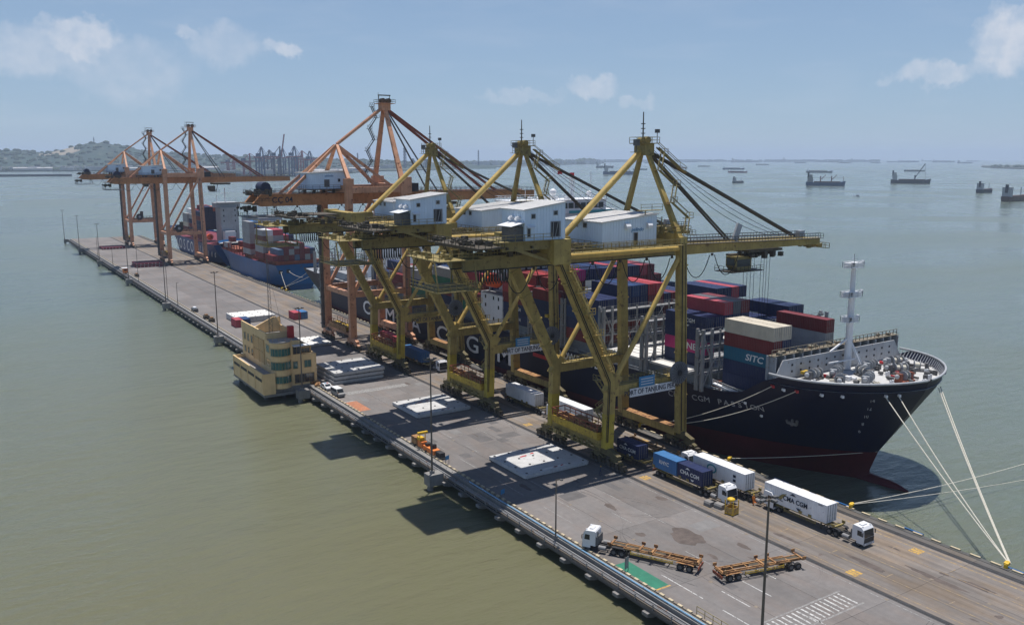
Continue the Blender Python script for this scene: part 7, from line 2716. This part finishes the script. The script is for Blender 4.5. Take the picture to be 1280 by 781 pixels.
def far_crane(label, px, dist, mtl, h=46, boom_up=False, rz=0.0):
    p = bearing(px, dist)
    t = thing('port_crane', label, 'container crane', (p.x, p.y, WATER + 3), facing(p) + rz, 'dark cranes of the far container port')
    m = MB()
    for x in (-10, 10):
        for y in (-9, 9):
            m.bar((x, y, 0), (x, y, h * .78), 3.8, 3.8)
        m.bar((x, -9, h * .35), (x, 9, h * .35), 2, 2)
    for y in (-9, 9):
        m.bar((-10, y, h * .35), (10, y, h * .35), 2, 2).bar((-10, y, h * .36), (10, y, h * .76), 1.4, 1.4)
    m.obj('portal', mtl, t)
    m = MB()
    for y in (-4, 4):
        m.bar((-32, y, h * .8), (14, y, h * .8), 3, 4.4)
        if boom_up:
            m.bar((14, y, h * .8), (26, y, h * 1.75), 2.2, 2.6)
        else:
            m.bar((14, y, h * .8), (62, y, h * .82), 3, 4)
    m.obj('boom', 'far_steel_red', t)
    m = MB()
    for y in (-7, 7):
        m.bar((10, y, h * .8), (11, y * .2, h * 1.25), 3, 3)
        m.bar((11, y * .2, h * 1.25), (-14, y, h * .82), 1.0, 1.0)
        if not boom_up:
            m.bar((11, y * .2, h * 1.25), (48, y * .5, h * .84), .9, .9)
    m.obj('mast', mtl, t)
    MB().box(-16, -4, -6, 6, h * .84, h * .97).obj('machinery_house', 'far_steel_blue', t)


WH_ = ['leftmost of the far port group', 'second from left in the far port group', 'third from left in the far port group', 'fourth from left in the far port group', 'in the middle of the far port group with its boom raised',
       'fourth from right in the far port group', 'third from right in the far port group', 'second from right in the far port group', 'rightmost of the far port group']
for i, (px, d, mtl, up, rz) in enumerate(((288, 3150, 'far_steel_red', False, .3), (308, 2960, 'far_steel_red', False, .2), (325, 2900, 'far_steel_blue', False, 1.1), (334, 3100, 'far_steel', False, .8), (346, 2900, 'far_steel', True, .2),
                                         (352, 3060, 'far_steel_blue', False, 1.2), (366, 2880, 'far_steel_blue', False, 1.1), (374, 3080, 'far_steel_red', False, .5), (386, 2940, 'far_steel_blue', False, 1.3))):
    far_crane('dark distant container crane, ' + WH_[i], px, d, mtl, (50, 56, 72, 66, 74, 70, 74, 64, 62)[i], up, rz)


def far_ship(label, px, py, lpx, hull='far_hull_dark', kind='cargo', turn=0.0):
    p = ground_at(px, py)
    dist = sqrt((p.x - CP.x) ** 2 + (p.y - CP.y) ** 2)
    ln = lpx * dist / 1107 / max(.25, abs(cos(turn)))
    t = thing('anchored_ship', label, 'ship', (p.x, p.y, WATER), facing(p) + turn, 'ships at anchor beyond the pier')
    b = ln * .085 + 1.5
    fr = (ln * .052 + .8) * (1.55 if kind in ('cargo', 'plain', 'crane') and lpx < 60 and py > 205 else 1)
    m = MB()
    st = [(-.5, .75, 1.15), (-.47, .95, 1.1), (-.3, 1, .95), (0, 1, .9), (.3, 1, .92), (.4, .75, 1.15), (.46, .4, 1.3), (.5, .03, 1.4)]
    vs = []
    for u, w_, h in st:
        for s in (-1, 1):
            vs += [(u * ln * (.96 if u > .4 else 1), s * b * w_ * .85, -1.0), (u * ln, s * b * w_, fr * h)]
    fs = []
    for i in range(len(st) - 1):
        a, c = i * 4, i * 4 + 4
        fs += [(a, c, c + 1, a + 1), (a + 2, a + 3, c + 3, c + 2), (a + 1, c + 1, c + 3, a + 3)]
    fs.append((0, 1, 3, 2))
    m.add(vs, fs)
    m.obj('hull', hull, t)
    if kind == 'barge':
        m = MB().box(-ln * .38, ln * .3, -b * .7, b * .7, fr * .93, fr * 1.35)
        m.obj('cargo', 'far_hull_brown', t)
        MB().box(-ln * .46, -ln * .40, -b * .5, b * .5, fr, fr * 2.2).obj('wheelhouse', 'ship_white', t)
        return t
    MB().box(-ln * .46, -ln * .34, -b * .8, b * .8, fr * 1.0, fr * 2.4).box(-ln * .44, -ln * .36, -b * .9, b * .9, fr * 2.4, fr * 3.1).obj('deckhouse', 'light_grey' if kind != 'cargo' else 'pipe_grey', t)
    MB().box(-ln * .47, -ln * .43, -b * .25, b * .25, fr * 1.9, fr * 3.7).obj('funnel', 'far_hull_dark', t)
    MB().box(-ln * .30, ln * .36, -b * .7, b * .7, fr * .9, fr * 1.25).obj('hatches', 'far_hull_brown', t)
    m = MB()
    if kind == 'cargo':
        for u in (-.14, .14):
            m.bar((u * ln, 0, fr), (u * ln, 0, fr * 2.7), ln * .022, ln * .022)
            m.bar((u * ln, 0, fr * 1.6), (u * ln + ln * .13, 0, fr * 3.0), ln * .014, ln * .014)
        m.bar((.44 * ln, 0, fr), (.44 * ln, 0, fr * 2.6), ln * .01, ln * .01)
        m.obj('deck_crane', 'far_hull_red', t)
    elif kind == 'crane':
        m.bar((.1 * ln, 0, fr), (.1 * ln, 0, fr * 2.4), ln * .03, ln * .03)
        m.bar((.1 * ln, 0, fr * 1.6), (.33 * ln, 0, fr * 5.6), ln * .02, ln * .02)
        m.bar((.33 * ln, 0, fr * 5.6), (.36 * ln, 0, fr * 1.2), ln * .006, ln * .006)
        m.obj('deck_crane', 'far_hull_dark', t)
    else:
        m.bar((.3 * ln, 0, fr), (.3 * ln, 0, fr * 3.0), ln * .012, ln * .012)
        m.obj('foremast', 'far_hull_grey', t)
    return t


FS = [
    ('blue cargo ship with red deck cranes, largest of those at anchor on the right', 1032, 232.5, 44, 'far_hull_blue', 'cargo', .15),
    ('low grey barge just behind the blue cargo ship with red cranes', 1024, 216, 30, 'far_hull_grey', 'barge', 0),
    ('dark crane vessel with raised jib at anchor on the right', 1138, 229.5, 42, 'far_hull_dark', 'crane', 0),
    ('low grey barge beyond the dark crane vessel', 1143, 214.5, 22, 'far_hull_grey', 'barge', 0),
    ('small ship seen bow-on, left of the brown one at the right edge', 1231, 241, 12, 'far_hull_dark', 'plain', 1.2),
    ('brown-decked ship seen bow-on at the right edge of the picture', 1268, 251.5, 18, 'far_hull_brown', 'plain', 1.2),
    ('small coaster seen end-on above the boom of the nearest yellow crane', 923, 229, 12, 'far_hull_grey', 'plain', .9),
    ('long dark barge upper one of the pair above the nearest boom', 917, 212, 26, 'far_hull_blue', 'barge', 0),
    ('long reddish barge lower one of the pair above the nearest boom', 922, 216, 23, 'far_hull_red', 'barge', 0),
    ('grey coaster far out right of the barge pair', 953, 206.5, 16, 'far_hull_grey', 'barge', 0),
    ('dark tanker with white house left of the nearest crane backstay, farther one', 756, 210, 22, 'far_hull_dark', 'plain', 0),
    ('long dark ship partly behind the nearest crane backstay', 774, 218.5, 40, 'far_hull_blue', 'plain', 0),
    ('low ship showing right of the nearest crane backstay', 800, 212.5, 18, 'far_hull_dark', 'barge', 0),
    ('reddish low barge between the nearest crane mast and its forestay', 850, 210.5, 18, 'far_hull_red', 'barge', 0),
    ('grey barge just beyond the reddish one near the forestay', 880, 208.5, 15, 'far_hull_grey', 'barge', 0)]
for a_ in FS:
    far_ship(*a_)
rf = random.Random(44)
for i in range(26):
    px = (700, 724, 745, 768, 792, 815, 838, 862, 884, 900, 926, 946, 968, 985, 1004, 1022, 1041, 1058, 1077, 1096, 1116, 1139, 1160, 1181, 1203, 1216)[i]
    far_ship('faint grey ship in the row of ships along the far horizon', px + rf.uniform(-4, 4), rf.choice((201.2, 202.0, 203.0, 204.2)), rf.uniform(10, 24), rf.choice(('far_hull_grey', 'far_hull_dark', 'far_hull_blue')), rf.choice(('barge', 'plain', 'plain')), rf.uniform(-.4, .4))
sp = ground_at(1071, 246)
bt_ = thing('speedboat', 'tiny speedboat trailing a wake left of the dark crane vessel', 'boat', (sp.x, sp.y, WATER), facing(sp) + pi)
MB().prism([(-5, -1.6), (2, -1.6), (6, 0), (2, 1.6), (-5, 1.6)], 'z', -.3, 1.2).obj('hull', 'ship_white', bt_)
MB().box(-3, 1, -1.1, 1.1, 1.2, 2.6).obj('cabin', 'dark', bt_)
wk = MB().add([(0, -.6, .05), (0, .6, .05), (110, 2.2, .05), (110, 1.0, .05)], [(0, 1, 2, 3)]).obj('wake', 'rope')
wk.location = (sp.x, sp.y, WATER)
wk.rotation_euler = (0, 0, facing(sp))
tag(wk, 'thin pale wake behind the tiny speedboat', 'wake')

# ------------------------------------------------------------------ haze over the strait
hz = bpy.data.materials.new('haze')
hz.use_nodes = True
ht = hz.node_tree
ht.nodes.clear()
ho = ht.nodes.new('ShaderNodeOutputMaterial')
hv = ht.nodes.new('ShaderNodeVolumePrincipled')
hv.inputs['Color'].default_value = (0.65, 0.775, 0.975, 1)
hv.inputs['Density'].default_value = 0.000082
hv.inputs['Anisotropy'].default_value = 0.0
ht.links.new(hv.outputs['Volume'], ho.inputs['Volume'])
MATS['haze'] = hz
hb = MB().box(-23500, 23500, -23500, 23500, WATER - 7.6, 240).obj('haze', 'haze')
hb['kind'] = 'stuff'
